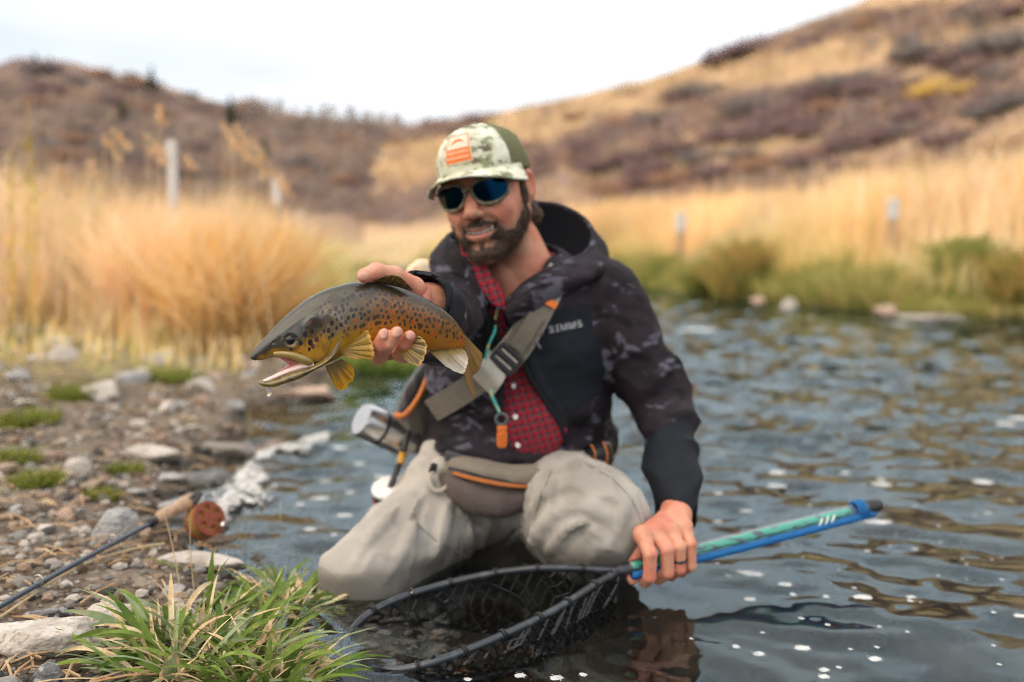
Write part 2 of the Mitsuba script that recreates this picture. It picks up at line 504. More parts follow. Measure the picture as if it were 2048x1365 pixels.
FU = np.array([(84, 838), (104, 790), (150, 733), (225, 655), (310, 560), (400, 480), (510, 394), (640, 322), (760, 282), (900, 252), (1050, 247), (1180, 268), (1310, 318), (1440, 375), (1560, 448), (1650, 525), (1710, 598), (1752, 668)], float)
FL = np.array([(88, 850), (118, 862), (180, 858), (270, 838), (400, 868), (520, 925), (640, 905), (740, 858), (830, 818), (935, 775), (1040, 742), (1150, 728), (1260, 735), (1380, 758), (1490, 786), (1600, 782), (1690, 772), (1752, 768)], float)
FW = np.array([.75, .8, .8, .72, .60, .56, .56, .55, .54, .54, .54, .53, .52, .50, .47, .43, .38, .30])
FY = np.interp(np.linspace(0, 1, 18), [0, .25, .55, .8, 1], [1.300, 1.325, 1.355, 1.40, 1.455])
ts = np.linspace(0, 1, 18)
tf = np.linspace(0, 1, 300)
fu, fl, fw = (PchipInterpolator(ts, v)(tf) for v in (FU, FL, FW))
fyy = CubicSpline(ts, gaussian_filter1d(FY, 1.2, mode='nearest'))(tf)
U3, L3 = Z(fu[:, 0], fu[:, 1], fyy), Z(fl[:, 0], fl[:, 1], fyy)
FC, FV = (U3 + L3) / 2, (U3 - L3) / 2
tang = np.gradient(FC, axis=0)
FH = np.linalg.norm(FV, axis=1)
FN = np.cross(tang, FV)
FN /= np.linalg.norm(FN, axis=1, keepdims=True)
FN *= np.where(FN[:, 1:2] > 0, -1, 1)                       # towards the near flank
FN = gaussian_filter1d(FN, 6, axis=0, mode='nearest')
FS = np.r_[0, np.cumsum(np.linalg.norm(np.diff(FC, axis=0), axis=1))]
nth = 120
th = np.linspace(0, 2 * np.pi, nth + 1)
q, side = np.sin(th), np.cos(th)                             # q: -1 belly, 1 back; side: + near flank
wq = np.sign(side) * np.abs(side) ** .9 * (1 + .10 * q)
lift = np.zeros((300, nth + 1))
uu, qq = np.meshgrid(tf, q, indexing='ij')
gz_x, gz_y = (fl[:, 0] + fu[:, 0])[:, None] / 2 + (fu[:, 0] - fl[:, 0])[:, None] / 2 * qq, (fl[:, 1] + fu[:, 1])[:, None] / 2 + (fu[:, 1] - fl[:, 1])[:, None] / 2 * qq
# gill cover: a raised plate with a soft inner slope and a sharp rear edge
ga = np.hypot((gz_x - 640) / 190, (gz_y - 690) / 205)
near = np.where(side > 0, 1.0, .6)[None]
lift += .0034 * sstep(.35, .97, ga) * (1 - sstep(.97, 1.03, ga)) * near * (gz_x > 470)
pre = np.hypot((gz_x - 545) / 150, (gz_y - 690) / 190)
lift += .0010 * sstep(.6, .97, pre) * (1 - sstep(.97, 1.05, pre)) * near * (gz_x > 480)
# eye socket, cheek, brow, nostril
ey = np.hypot(gz_x - 385, gz_y - 705)
lift += (.0009 * np.exp(-((ey - 58) / 16) ** 2) - .0016 * np.exp(-(ey / 42) ** 4)) * near
lift += -.0010 * np.exp(-((gz_x - 252) ** 2 + (gz_y - 724) ** 2) / 13 ** 2) * near
lift += .0012 * np.exp(-((gz_x - 330) ** 2 / 120 ** 2 + (gz_y - 640 + (gz_x - 330) * .8) ** 2 / 22 ** 2)) * near
fp = FC[:, None] + FV[:, None] * q[None, :, None] + FN[:, None] * ((FH * fw)[:, None] * wq[None] + lift * np.sign(side)[None])[..., None]
# the skin wrinkles where the body bends, just behind the thumb
wr_ = np.exp(-((gz_x - 1210) / 110) ** 2 - ((gz_y - 415) / 60) ** 2) * np.sin(gz_x / 9.5 + 2.2 * np.sin(gz_y / 23)) * .00055 * (side > 0)
fp += FN[:, None] * wr_[..., None]
f_uv = np.stack([np.broadcast_to(FS[:, None], uu.shape), qq], -1)
f_side = np.broadcast_to(side[None], uu.shape)


SPOT = {}


def fish_skin(p, n, uv):
    s, qv = uv.x, uv.y
    L = float(FS[-1])
    u = s / L
    h = dr.lerp(.020, .041, smoothstep(0, .3, u)) * (1 - .62 * smoothstep(.62, 1.0, u))
    y = qv * h
    k = mikit.fbm(s * 90, y * 90, 2, octaves=3)
    fine = mikit.fbm(s * 420, y * 420, 5, octaves=2)
    back = mix((.034, .032, .021), (.052, .047, .028), k)
    flank = mix((.19, .145, .085), (.13, .095, .05), smoothstep(.35, .7, k))
    flank_rear = mix((.25, .11, .03), (.36, .14, .018), k)
    amber = mix((.52, .20, .010), (.42, .135, .006), k)
    gold = mix((.50, .25, .012), (.58, .31, .010), k)
    rear = smoothstep(.42, .62, u)
    c = mix(flank, flank_rear, rear)
    lowc = mix(gold, amber, rear)
    wob = qv + (k - .5) * .32
    c = mix(c, lowc, 1 - smoothstep(-.62, -.12, wob - rear * .22))
    c = mix(c, back, smoothstep(.42, .85, wob + .1 * (1 - smoothstep(.2, .4, u))))
    belly = 1 - smoothstep(-.98, -.82, qv)
    c = mix(c, (.42, .30, .10), belly * .7)
    # head
    hd = 1 - smoothstep(.29, .33, u)
    head_top = mix((.030, .030, .022), (.060, .056, .036), k)
    cheek = mix((.52, .25, .018), (.30, .16, .02), smoothstep(.3, .7, k))
    hc = mix(cheek, head_top, smoothstep(-.45, .28, wob + .35 * (1 - smoothstep(.05, .28, u))))
    hc = mix(hc, (.11, .085, .04), (1 - smoothstep(-.98, -.6, wob)) * .8)
    hc = mix(hc, (.035, .035, .03), 1 - smoothstep(.0, .05, u))
    c = mix(c, hc, hd)
    # spots: one per jittered cell, dark with a pale halo; fewer and larger on the gill cover
    def spots(cell, seed, rmin, rmax):
        gx_, gy_ = s / cell, y / cell
        best, rad = mi.Float(9), mi.Float(0)
        for a in (-1, 0, 1):
            for b in (-1, 0, 1):
                cx, cy = dr.floor(gx_) + a, dr.floor(gy_) + b
                px_, py_ = cx + .5 + .62 * (cell_rand(cx, cy, seed) - .5) + .5 * (cy - 2 * dr.floor(cy / 2)), cy + .5 + .62 * (cell_rand(cx, cy, seed + 1) - .5)
                dx, dy = (gx_ - px_) * 1.12, gy_ - py_
                d = dr.sqrt(dx * dx + dy * dy) * cell
                r = dr.lerp(rmin, rmax, cell_rand(cx, cy, seed + 2)) * dr.select(cell_rand(cx, cy, seed + 3) > .12, 1.0, 0.0)
                dd = d - r
                rad = dr.select(dd < best, cell_rand(cx, cy, seed + 4), rad)
                best = dr.minimum(best, dd)
        return best, rad
    d1, r1 = spots(.0074, 3, .0023, .0033)
    jag = (fine - .5) * .0009
    zone = smoothstep(-.55, -.25, qv + (k - .5) * .3) * (1 - smoothstep(.80, .95, qv)) * smoothstep(.275, .30, u)
    halo = (1 - smoothstep(.0003, .0016, d1 + jag)) * zone
    c = mix(c, mi.Color3f(c) * 1.25 + mi.Color3f(.03, .022, .012), halo * .6)
    red = dr.select((r1 > .86) & (qv < .3) & (u > .42), mi.Float(1), mi.Float(0))
    sc = mix(mix((.030, .022, .022), (.055, .030, .018), rear), (.42, .05, .012), red)
    c = mi.Color3f(c) * .70
    c = mix(c, sc, (1 - smoothstep(-.0006, .0004, d1 + jag)) * zone)
    d2, r2 = spots(.0100, 23, .0028, .0042)
    zh = smoothstep(-.55, -.38, qv) * (1 - smoothstep(.38, .52, qv)) * smoothstep(.13, .16, u) * (1 - smoothstep(.275, .30, u))
    c = mix(c, mi.Color3f(c) * 1.3 + mi.Color3f(.02, .016, .01), (1 - smoothstep(.0003, .002, d2 + jag)) * zh * .6)
    c = mix(c, mix((.022, .018, .02), (.10, .03, .03), dr.select(r2 > .8, mi.Float(1), mi.Float(0))), (1 - smoothstep(-.0006, .0004, d2 + jag)) * zh)
    return mi.Color3f(c)


def scales(p, n, uv):
    s, y = uv.x, uv.y * .036
    a, b, _ = voronoi(s * 620, y * 700)
    return (b - a) * smoothstep(.08, .10, s) * .5 + mikit.fbm(s * 260, y * 260, 3, octaves=2) * .8


mat('m_fish', proc(fish_skin), .14, .5, bump=proc(scales, eps=3e-4), scale=.00045, clearcoat=.45, clearcoat_gloss=.97)
FISH = thing('brown_trout', 'spotted brown and golden trout held out with its mouth open', 'fish')
add(FISH + '__body', trimesh.Trimesh(fp.reshape(-1, 3), quads(300, nth + 1), process=False), 'm_fish', smooth=True, uv=f_uv.reshape(-1, 2))

# eye
mat('m_eye', proc(lambda p, n, uv: mi.Color3f(.006, .007, .009)), .03, .5)
mat('m_iris', (.12, .08, .03), .25, .6)
i_eye = int(np.argmin(np.abs((fl[:, 0] + fu[:, 0]) / 2 - 385)))
j_eye = np.argmin(np.where(side[None] > 0, np.hypot(gz_x - 385, gz_y - 705), 1e9).ravel())
pe, ne = fp.reshape(-1, 3)[j_eye], FN[j_eye // (nth + 1)]
E = trimesh.creation.icosphere(3, .0074)
ek = add(FISH + '__eye', place(E, pe - ne * .0038, z=ne), 'm_eye', smooth=True)
add(ek + '__iris_ring', tube(np.stack([np.cos(th[:-1]) * .0066, np.sin(th[:-1]) * .0066, th[:-1] * 0], 1)[::3] @ np.array([np.cross([0, 0, 1], ne) / np.linalg.norm(np.cross([0, 0, 1], ne)), np.cross(ne, np.cross([0, 0, 1], ne) / np.linalg.norm(np.cross([0, 0, 1], ne))), ne]) + pe - ne * .0008, .0006, sides=8, closed=True), 'm_iris', smooth=True)

# jaws and mouth
def fish_loft(up, lo, width, ys, n=60, m=32, power=1.0):
    k = len(up)
    t0, t1 = np.linspace(0, 1, k), np.linspace(0, 1, n)
    u_, l_, w_, y_ = (PchipInterpolator(t0, np.asarray(v, float))(t1) for v in (up, lo, width, ys))
    a, b = Z(u_[:, 0], u_[:, 1], y_), Z(l_[:, 0], l_[:, 1], y_)
    c, v = (a + b) / 2, (a - b) / 2
    nn = np.interp(np.linspace(0, 1, n), [0, 1], [0, 1])[:, None] * 0 + FN[60]
    an = np.linspace(0, 2 * np.pi, m, endpoint=False)
    g = c[:, None] + v[:, None] * np.sin(an)[None, :, None] + nn[:, None] * (np.sign(np.cos(an)) * np.abs(np.cos(an)) ** power)[None, :, None] * w_[:, None, None]
    f = quads(n, m, True)
    kk = np.arange(m)
    f = np.vstack([f, np.stack([kk * 0 + n * m, kk, (kk + 1) % m], 1), np.stack([kk * 0 + n * m + 1, (n - 1) * m + (kk + 1) % m, (n - 1) * m + kk], 1)])
    return trimesh.Trimesh(np.vstack([g.reshape(-1, 3), c[:1], c[-1:]]), f, process=False)


def jaw_skin(p, n, uv):
    k = mikit.fbm(p.x * 160, p.y * 160, p.z * 160, octaves=3)
    c = mix((.17, .115, .028), (.075, .055, .022), smoothstep(.35, .7, k))
    return mi.Color3f(c)


mat('m_jaw', proc(jaw_skin), .2, .6, clearcoat=.7, clearcoat_gloss=.93)
mat('m_maxilla', proc(lambda p, n, uv: mix((.30, .20, .035), (.16, .11, .03), mikit.fbm(p.x * 120, p.y * 120, p.z * 200, octaves=3))), .2, .6, clearcoat=.7)
mat('m_mouth', proc(lambda p, n, uv: mix((.50, .20, .17), (.28, .085, .075), mikit.fbm(p.x * 110, p.y * 110, p.z * 110, octaves=3))), .25, .5)
mat('m_mouth_pale', proc(lambda p, n, uv: mix((.72, .55, .50), (.60, .40, .36), mikit.fbm(p.x * 150, p.y * 150, p.z * 150, octaves=3))), .2, .5, clearcoat=.6)
ja = [(700, 800), (600, 878), (480, 925), (380, 957), (280, 1000), (205, 1022), (163, 1020), (143, 1032)]
jb = [(720, 860), (640, 912), (560, 958), (450, 1012), (350, 1044), (250, 1072), (185, 1068), (148, 1046)]
jw = [.016, .0185, .0170, .0150, .0125, .0095, .0065, .003]
jy = [1.328, 1.325, 1.320, 1.315, 1.310, 1.305, 1.302, 1.300]
jk = add(FISH + '__lower_jaw', fish_loft(ja, jb, jw, jy, power=.8), 'm_jaw', smooth=True)
la = [(560, 862), (480, 880), (400, 912), (320, 948), (250, 982), (195, 1008), (172, 1022)]
lb_ = [(580, 925), (490, 940), (400, 965), (320, 992), (250, 1022), (200, 1034), (176, 1032)]
add(jk + '__jaw_lining', fish_loft(la, lb_, [.0145, .0135, .0118, .0095, .0075, .005, .002], [1.326, 1.322, 1.318, 1.313, 1.309, 1.306, 1.304], power=.8), 'm_mouth_pale', label='pale pink wet lining of the lower jaw', smooth=True)
add(jk + '__tongue', fish_loft([(520, 850), (450, 862), (380, 900), (310, 940)], [(520, 900), (450, 905), (380, 930), (310, 955)], [.010, .009, .0075, .003], [1.33, 1.326, 1.322, 1.316]), 'm_mouth', smooth=True)
# the far wall of the mouth
add(FISH + '__mouth', fish_loft([(290, 812), (340, 815), (420, 825), (500, 840), (570, 850)], [(310, 846), (360, 880), (420, 915), (500, 920), (580, 900)], [.006, .0085, .011, .013, .012], [1.318, 1.322, 1.328, 1.333, 1.334]), 'm_mouth', label='dark pink inside of the open mouth', smooth=True)
add(FISH + '__upper_jaw', fish_loft([(255, 798), (320, 790), (400, 795), (480, 816), (540, 843), (572, 868)], [(262, 832), (330, 838), (410, 856), (480, 886), (530, 902), (566, 890)], [.003, .0042, .0048, .0048, .004, .002], [1.309, 1.3075, 1.3065, 1.307, 1.309, 1.312]), 'm_maxilla', label='golden olive bar of the upper jaw', smooth=True)
# ridges (branchiostegal rays) under the gill cover
rays = []
for k in range(5):
    o = k * 17
    rays.append(tube(Z([640 + o * .3, 700 + o * .4, 745 + o * .3, 790 + o * .1], [902 - o * 1.1, 860 - o * 1.15, 800 - o * 1.0, 735 - o * .6], [1.3205, 1.3145, 1.3130, 1.3160]), [.0005, .0012, .0012, .0004], n=24, sides=8))
mat('m_throat', proc(lambda p, n, uv: mix((.19, .135, .045), (.11, .08, .035), mikit.fbm(p.x * 140, p.y * 140, p.z * 140, octaves=3))), .2, .6, clearcoat=.7)
add(FISH + '__gill_ray', rays[0], 'm_throat', smooth=True)
for r in rays[1:]:
    add(FISH + '__gill_ray', r, 'm_throat', smooth=True)


def fin_mat(name, inner, outer, edge, dark, nr, see=.35, spots=False):
    def fn(p, n, uv):
        u, v = uv.x, uv.y
        a = v * nr * 1.05 + .3 * dr.sin(v * 40)
        ray = dr.abs(a - dr.floor(a) - .5) * 2
        k = mikit.fbm(u * 9, v * 23, 4, octaves=3)
        c = mix(inner, outer, smoothstep(.15, .85, u + (k - .5) * .4))
        c = mix(c, dark, smoothstep(.40, .85, ray) * .92 * (1 - .30 * u))
        c = mix(c, edge, smoothstep(.88, .99, u + (k - .5) * .1))
        if spots:
            d, _, w = voronoi(u * 5, v * 6)
            c = mix(c, (.03, .02, .015), (1 - smoothstep(.22, .32, d)) * .9)
        return mi.Color3f(c)

    def bump(p, n, uv):
        return dr.sin(uv.y * nr * 4 * math.pi + 1.6 * dr.sin(uv.y * 40)) * .5
    scene[name] = {'type': 'twosided', 'bsdf': {'type': 'bumpmap', 'tex': proc(bump, eps=2e-4), 'scale': .00018, 'bsdf': {'type': 'principled', 'base_color': proc(fn), 'roughness': .3, 'specular': .35, 'clearcoat': .25, 'clearcoat_gloss': .9}}}
    return name


def fin(key, base, edge, bsdf, yb, ye, seed, bulge=.004, ragged=.035, ruffle=.0005, n=(34, 70), thick=.0011, label=None):
    """A fan of rays between a base line and an outer edge (both read off the enlarged fish)."""
    rng = np.random.default_rng(seed)
    v = np.linspace(0, 1, n[1])
    B, Ed = (PchipInterpolator(np.linspace(0, 1, len(e)), np.asarray(e, float))(v) for e in (base, edge))
    yb, ye = (np.interp(v, np.linspace(0, 1, len(e)), e) for e in (yb, ye))
    b3, e3 = Z(B[:, 0], B[:, 1], yb), Z(Ed[:, 0], Ed[:, 1], ye)
    tear = 1 - ragged * np.abs(np.sin(v * 31 + seed)) ** 3 - ragged * .8 * gaussian_filter1d(rng.random(n[1]), 1.2)
    u = np.linspace(0, 1, n[0])
    g = b3[None] + (e3 - b3)[None] * (u[:, None] * tear[None])[..., None]
    bow = np.sin(u * np.pi * .75)[:, None] * bulge + np.sin(v * 34 + seed)[None] * ruffle * u[:, None] + np.sin(v * 7 + seed * 2)[None] * ruffle * 1.6 * u[:, None] ** 2
    g[..., 1] -= bow
    th_ = thick * (1.3 - .9 * u)[:, None] * np.ones(n[1])[None]
    m = sheet(g, th_)
    uvs = np.stack(np.meshgrid(u, v, indexing='ij'), -1).reshape(-1, 2)
    return add(key, m, bsdf, smooth=True, uv=np.vstack([uvs, uvs]), label=label)


fin_mat('m_fin_gold', (.20, .11, .006), (.60, .28, .004), (.70, .33, .012), (.05, .028, .005), 15)
fin_mat('m_fin_olive', (.16, .10, .01), (.30, .175, .012), (.52, .26, .04), (.03, .022, .008), 13)
fin_mat('m_fin_pale', (.22, .15, .035), (.44, .40, .33), (.60, .52, .42), (.10, .075, .04), 14)
fin_mat('m_fin_pelvic', (.42, .20, .008), (.32, .22, .08), (.55, .32, .10), (.05, .032, .01), 12)
fin_mat('m_fin_back', (.10, .075, .03), (.22, .14, .03), (.10, .07, .03), (.03, .025, .015), 11, spots=True)
fin_mat('m_fin_tail', (.20, .10, .025), (.24, .125, .02), (.16, .09, .04), (.07, .038, .015), 20)
fin(FISH + '__pectoral_fin', [(665, 905), (720, 885), (795, 852)], [(742, 1050), (770, 1090), (800, 1097), (842, 1075), (850, 1046), (885, 1022), (897, 960), (872, 900)], 'm_fin_gold', [1.335, 1.34, 1.345], [1.345, 1.35, 1.352], 3, label='golden pectoral fin spread below the throat')
fin(FISH + '__pectoral_fin', [(778, 800), (788, 782), (830, 752)], [(868, 852), (960, 852), (1046, 848), (1058, 815), (1050, 760), (1030, 680), (1000, 618)], 'm_fin_olive', [1.322, 1.321, 1.322], [1.310, 1.306, 1.308], 5, bulge=.006)
fin(FISH + '__pelvic_fin', [(1232, 770), (1258, 735), (1335, 668)], [(1300, 868), (1352, 893), (1405, 912), (1440, 850), (1466, 760), (1440, 700), (1400, 672)], 'm_fin_pelvic', [1.334, 1.333, 1.335], [1.322, 1.322, 1.326], 7, bulge=.004)
fin(FISH + '__anal_fin', [(1478, 792), (1580, 786), (1735, 768)], [(1610, 912), (1690, 955), (1742, 971), (1768, 925), (1782, 862), (1752, 790)], 'm_fin_pale', [1.405, 1.415, 1.435], [1.395, 1.40, 1.412], 9, bulge=.003)
fin(FISH + '__dorsal_fin', [(1062, 258), (1180, 275), (1345, 322)], [(1070, 226), (1180, 196), (1240, 206), (1290, 246), (1352, 312)], 'm_fin_back', [1.352, 1.362, 1.37], [1.340, 1.340, 1.352], 11, bulge=.003, label='dark spotted dorsal fin folded under the hand')
fin(FISH + '__tail_fin', [(1745, 655), (1742, 705), (1740, 772)], [(1895, 812), (1886, 880), (1868, 940), (1832, 975), (1802, 1000), (1800, 1060), (1842, 1155), (1826, 1160), (1784, 1085), (1750, 972)], 'm_fin_tail', [1.452, 1.450, 1.448], [1.475, 1.47, 1.465, 1.46, 1.455, 1.45, 1.45, 1.445, 1.44, 1.435], 13, n=(34, 110), ragged=.02)

# water drops
scene['m_drop'] = {'type': 'dielectric', 'int_ior': 1.33}
def drop(p, r, stretch, label):
    s = trimesh.creation.icosphere(3, r)
    v = np.array(s.vertices)
    v[:, 2] *= stretch
    v[:, :2] *= (1 - .38 * np.clip(v[:, 2:3] / (r * stretch), 0, 1))
    s = trimesh.Trimesh(v + p, s.faces, process=False)
    add('water_drop', s, 'm_drop', label, 'water drop', smooth=True)


drop(Z(224, 1104, 1.3035), .0036, 1.9, 'clear drop hanging from the lower jaw of the trout')
drop(Z(1081, 884, 1.345), .0030, 1.7, 'clear drop hanging below the fingers under the trout')
drop(P(537, 1156, 1.33), .0024, 2.2, 'falling drop in front of the grass tuft')
drop(P(823, 1181, 1.36), .0022, 2.2, 'falling drop in front of the pale wader leg')
drop(P(536, 948, 1.34), .0017, 2.2, 'tiny falling drop in front of the white shore foam')
# ------------------------------------------------------------------ the angler
PERSON = thing('person', 'bearded man in camo cap and dark hooded jacket kneeling in the river with a trout', 'person')

# --- head (its own axes: x to the picture's right, y backwards, z up, origin between the ears at eye level)
HR = rot(-17, 6, -10.5)
HO = P(941, 388, 1.80) - HR @ np.array([0, -.097, 0])
def to_head(p):
    return (p - HO) @ HR
def from_head(p):
    return np.asarray(p) @ HR.T + HO


def head_sdf(q):
    x = np.abs(q[:, 0])
    m = np.stack([x, q[:, 1], q[:, 2]], 1)
    d = ellipsoid(q, (0, .012, .036), (.077, .098, .088))
    d = smin(d, ellipsoid(q, (0, -.030, -.028), (.066, .064, .090)), .03)
    d = smin(d, capsule(m, (.054, .004, -.050), (.0, -.062, -.104), .022, .026), .026)
    d = smin(d, ellipsoid(q, (0, -.077, -.110), (.026, .020, .020)), .014)
    d = smin(d, capsule(m, (.040, -.068, -.030), (.030, -.074, -.040), .021, .017), .020)        # cheeks lifted by the smile
    d = smin(d, capsule(m, (.012, -.088, .020), (.045, -.072, .024), .011, .010), .014)          # brow
    d = smax(d, -ellipsoid(m, (.033, -.100, .003), (.018, .018, .012)), .012)                    # eye sockets
    d = smin(d, capsule(q, (0, -.090, .004), (0, -.116, -.034), .0095, .0125), .012)             # nose
    d = smin(d, ellipsoid(m, (.0125, -.104, -.039), (.0085, .011, .0075)), .007)
    d = smax(d, -capsule(m, (.0065, -.112, -.050), (.0075, -.106, -.044), .0032), .003)
    d = smin(d, ellipsoid(q, (0, -.080, -.070), (.030, .019, .024)), .014)                       # muzzle
    mc = -.0715 + 9 * m[:, 0] ** 2
    lip = np.sqrt(((q[:, 1] + .0955 - 14 * m[:, 0] ** 2) / .0065) ** 2 + ((q[:, 2] - mc + .0095) / .0055) ** 2) - 1
    d = smin(d, np.maximum(lip * .0055, m[:, 0] - .026), .006)
    lip = np.sqrt(((q[:, 1] + .0955 - 14 * m[:, 0] ** 2) / .006) ** 2 + ((q[:, 2] - mc - .0065) / .0035) ** 2) - 1
    d = smin(d, np.maximum(lip * .0035, m[:, 0] - .026), .005)
    cut = np.sqrt(((q[:, 1] + .098 - 13 * m[:, 0] ** 2) / .020) ** 2 + ((q[:, 2] - mc) / .0040) ** 2) - 1
    d = smax(d, -np.maximum(cut * .0040, m[:, 0] - .030), .003)
    fold_ = capsule(m, (.022, -.100, -.042), (.038, -.082, -.066), .003, .003)
    d = d + .0025 * np.exp(-(fold_ / .005) ** 2)                                                 # smile lines
    ear = ellipsoid(q, (.079, .012, -.006), (.010, .019, .032), rot(-22, 0, 8))
    ear = smin(ear, ellipsoid(q, (-.079, .012, -.006), (.010, .019, .032), rot(22, 0, -8)), .001)
    hollow = ellipsoid(m, (.088, .006, -.004), (.007, .0105, .020))
    ear = smax(ear, -hollow, .005)
    d = smin(d, ear, .006)
    return d


NECK0, NECK1 = P(1040, 545, 1.965), from_head([0, .028, -.055])
def body_sdf(p):
    d = head_sdf(to_head(p))
    nk = capsule(p, NECK0, NECK1, .068, .060)
    d = smin(d, nk, .022)
    return d


def skin(p, n, uv):
    a = mikit.fbm(p.x * 38, p.y * 38, p.z * 38, octaves=3)
    b = mikit.fbm(p.x * 170, p.y * 170, p.z * 170, octaves=3)
    c = mix((.62, .29, .18), (.56, .19, .12), smoothstep(.35, .7, a))
    c = mix(c, mi.Color3f(c) * .80, smoothstep(.55, .8, b) * .6)
    c = mix(c, (.60, .23, .16), smoothstep(.42, .72, mikit.fbm(p.x * 19 + 3, p.y * 19, p.z * 19, octaves=2)) * .5)
    # stubble on the cheeks, jaw and upper neck, thinning out into bare skin
    q = [p.x - float(HO[0]), p.y - float(HO[1]), p.z - float(HO[2])]
    x, y, z = (sum(q[i] * float(HR[i, k]) for i in range(3)) for k in range(3))
    x = dr.abs(x)
    line = -.044 - .026 * smoothstep(.02, .05, x) + .060 * smoothstep(.055, .08, x)
    zone = (1 - smoothstep(-.006, .016, z - line)) * smoothstep(-.165, -.13, z) * (1 - smoothstep(-.01, .02, y)) * (1 - smoothstep(.10, .12, x)) * smoothstep(-.18, -.15, y)
    grain = smoothstep(.30, .65, mikit.fbm(p.x * 900, p.y * 900, p.z * 500, octaves=2))
    return mix(c, (.10, .058, .036), zone * (.35 + .45 * grain))


mat('m_skin', proc(skin), .42, .45, bump=proc(lambda p, n, uv: mikit.fbm(p.x * 420, p.y * 420, p.z * 420, octaves=2)), scale=.0004)
lo, hi = HO - .17, HO + .17
lo[2] -= .06
head = mesh_sdf(body_sdf, lo - [0, 0, .05], hi, .0028)

# --- hands: chains of joints rooted in the palm
def hand_right(p):
    c = lambda rows: Z(np.array(rows)[:, 0], np.array(rows)[:, 1], np.array(rows)[:, 2])  # noqa: E731
    wrist = Z(1490, 420, 1.475)
    thumb = c([(1345, 300, 1.430), (1200, 205, 1.392), (1062, 172, 1.362), (968, 203, 1.338)])
    d = chain(p, thumb, [.0175, .0135, .0118, .0098], .005)
    palm = [(1345, 330, 1.440), (1200, 470, 1.425), (1245, 590, 1.432), (1330, 690, 1.440), (1410, 740, 1.448)]
    pc = c(palm)
    for k in range(1, 5):
        d = smin(d, capsule(p, wrist, pc[k], .024, .0135), .014)
    d = smin(d, capsule(p, wrist, pc[0], .024, .0185), .012)
    for k in range(1, 4):
        d = smin(d, capsule(p, pc[k], pc[k + 1], .0135), .012)
    f = [[(1200, 470, 1.425), (1105, 760, 1.408), (1072, 838, 1.352), (1090, 745, 1.318), (1124, 662, 1.3095)],
         [(1245, 590, 1.432), (1165, 800, 1.412), (1098, 825, 1.350), (1160, 725, 1.3155), (1222, 648, 1.3085)],
         [(1330, 690, 1.440), (1275, 830, 1.410), (1240, 815, 1.362), (1286, 730, 1.330), (1322, 676, 1.3215)],
         [(1410, 740, 1.448), (1360, 840, 1.420), (1330, 800, 1.375), (1365, 745, 1.352), (1385, 712, 1.348)]]
    for k, row in enumerate(f):
        s = (.95, 1.0, .94, .82)[k]
        g = chain(p, c(row), [.0125 * s, .0108 * s, .0100 * s, .0098 * s, .0086 * s], .003)
        d = smin(d, g, .0035 if k else .006)
    d = smin(d, capsule(p, wrist, P(858, 612, 1.56), .024, .027), .012)
    return d


rh = mesh_sdf(hand_right, Z(1700, 950, 1.40) * 0 + [-.24, 1.27, .40], [-.05, 1.60, .68], .0019)

HA, HB = P(1242, 1141, 1.650), P(1758, 1010, 1.905)          # the net handle's axis
def on_handle(px):
    t = (px - 1242) / (1758 - 1242)
    return HA + (HB - HA) * t
AX = (HB - HA) / np.linalg.norm(HB - HA)
TOW = np.array([AX[1], -AX[0], 0]) / np.linalg.norm(AX[:2])   # across the handle, towards the viewer
HUP = np.cross(TOW, AX)
HUP = HUP if HUP[2] > 0 else -HUP


def hand_left(p):
    wrist = P(1352, 1030, 1.745)
    d, mcp = None, []
    for k, (px, sx) in enumerate(((1286, -.018), (1305, -.006), (1327, .004), (1348, .010))):
        s = (1.0, 1.04, .98, .84)[k]
        o = on_handle(px)
        L = np.array([(.004, .050), (.034, .030), (.032, -.010), (.004, -.030), (-.016, -.020)]) * [1, 1]
        row = [o + TOW * a + HUP * b for a, b in L]
        row[0] = row[0] - AX * .002 + np.array([.004 * (k - 1), 0, .004])
        if k == 0:
            row = [r + AX * s_ for r, s_ in zip(row, (.0, -.012, -.014, -.006, 0))]
        mcp.append(row[0])
        g = chain(p, row, [.0138 * s, .0118 * s, .0108 * s, .0100 * s, .0088 * s], .003)
        d = g if d is None else smin(d, g, .0035)
    for k in range(4):
        d = smin(d, capsule(p, wrist, mcp[k], .021, .0135), .012)
        d = smin(d, ellipsoid(p, mcp[k] + TOW * .004 + HUP * .002, (.0115, .0115, .0115)), .006)
    th = [P(1335, 1048, 1.735), on_handle(1290) - TOW * .026 + HUP * .020, on_handle(1268) - TOW * .020 - HUP * .006, on_handle(1262) - TOW * .002 - HUP * .022]
    d = smin(d, chain(p, th, [.019, .0135, .0118, .0095], .004), .008)
    return smin(d, capsule(p, wrist, P(1352, 985, 1.79), .0245, .028), .012)


cl = on_handle(1310)
lh = mesh_sdf(hand_left, cl - [.09, .10, .07], cl + [.12, .20, .17], .002)

mat('m_nail', (.56, .29, .22), .36, .45)
def nail(pos, nrm, along, w, l):
    s = trimesh.creation.icosphere(3, 1.0)
    v = np.array(s.vertices) * [w, l, .0016]
    v[:, 2] -= 8 * v[:, 0] ** 2 * 4
    add(PERSON + '__body__fingernail', place(trimesh.Trimesh(v, s.faces, process=False), pos, x=np.cross(along, nrm), z=nrm), 'm_nail', smooth=True)


def nail_at(f, zx, zy, y0, y1, along, w, l):
    q = Z(np.full(300, zx), np.full(300, zy), np.linspace(y0, y1, 300))
    d = f(q)
    k = np.argmax(d < 0)
    e = 5e-4
    g = np.array([f((q[k] + e * v)[None])[0] - f((q[k] - e * v)[None])[0] for v in np.eye(3)])
    nail(q[k] + g / np.linalg.norm(g) * .0002, g / np.linalg.norm(g), along, w, l)


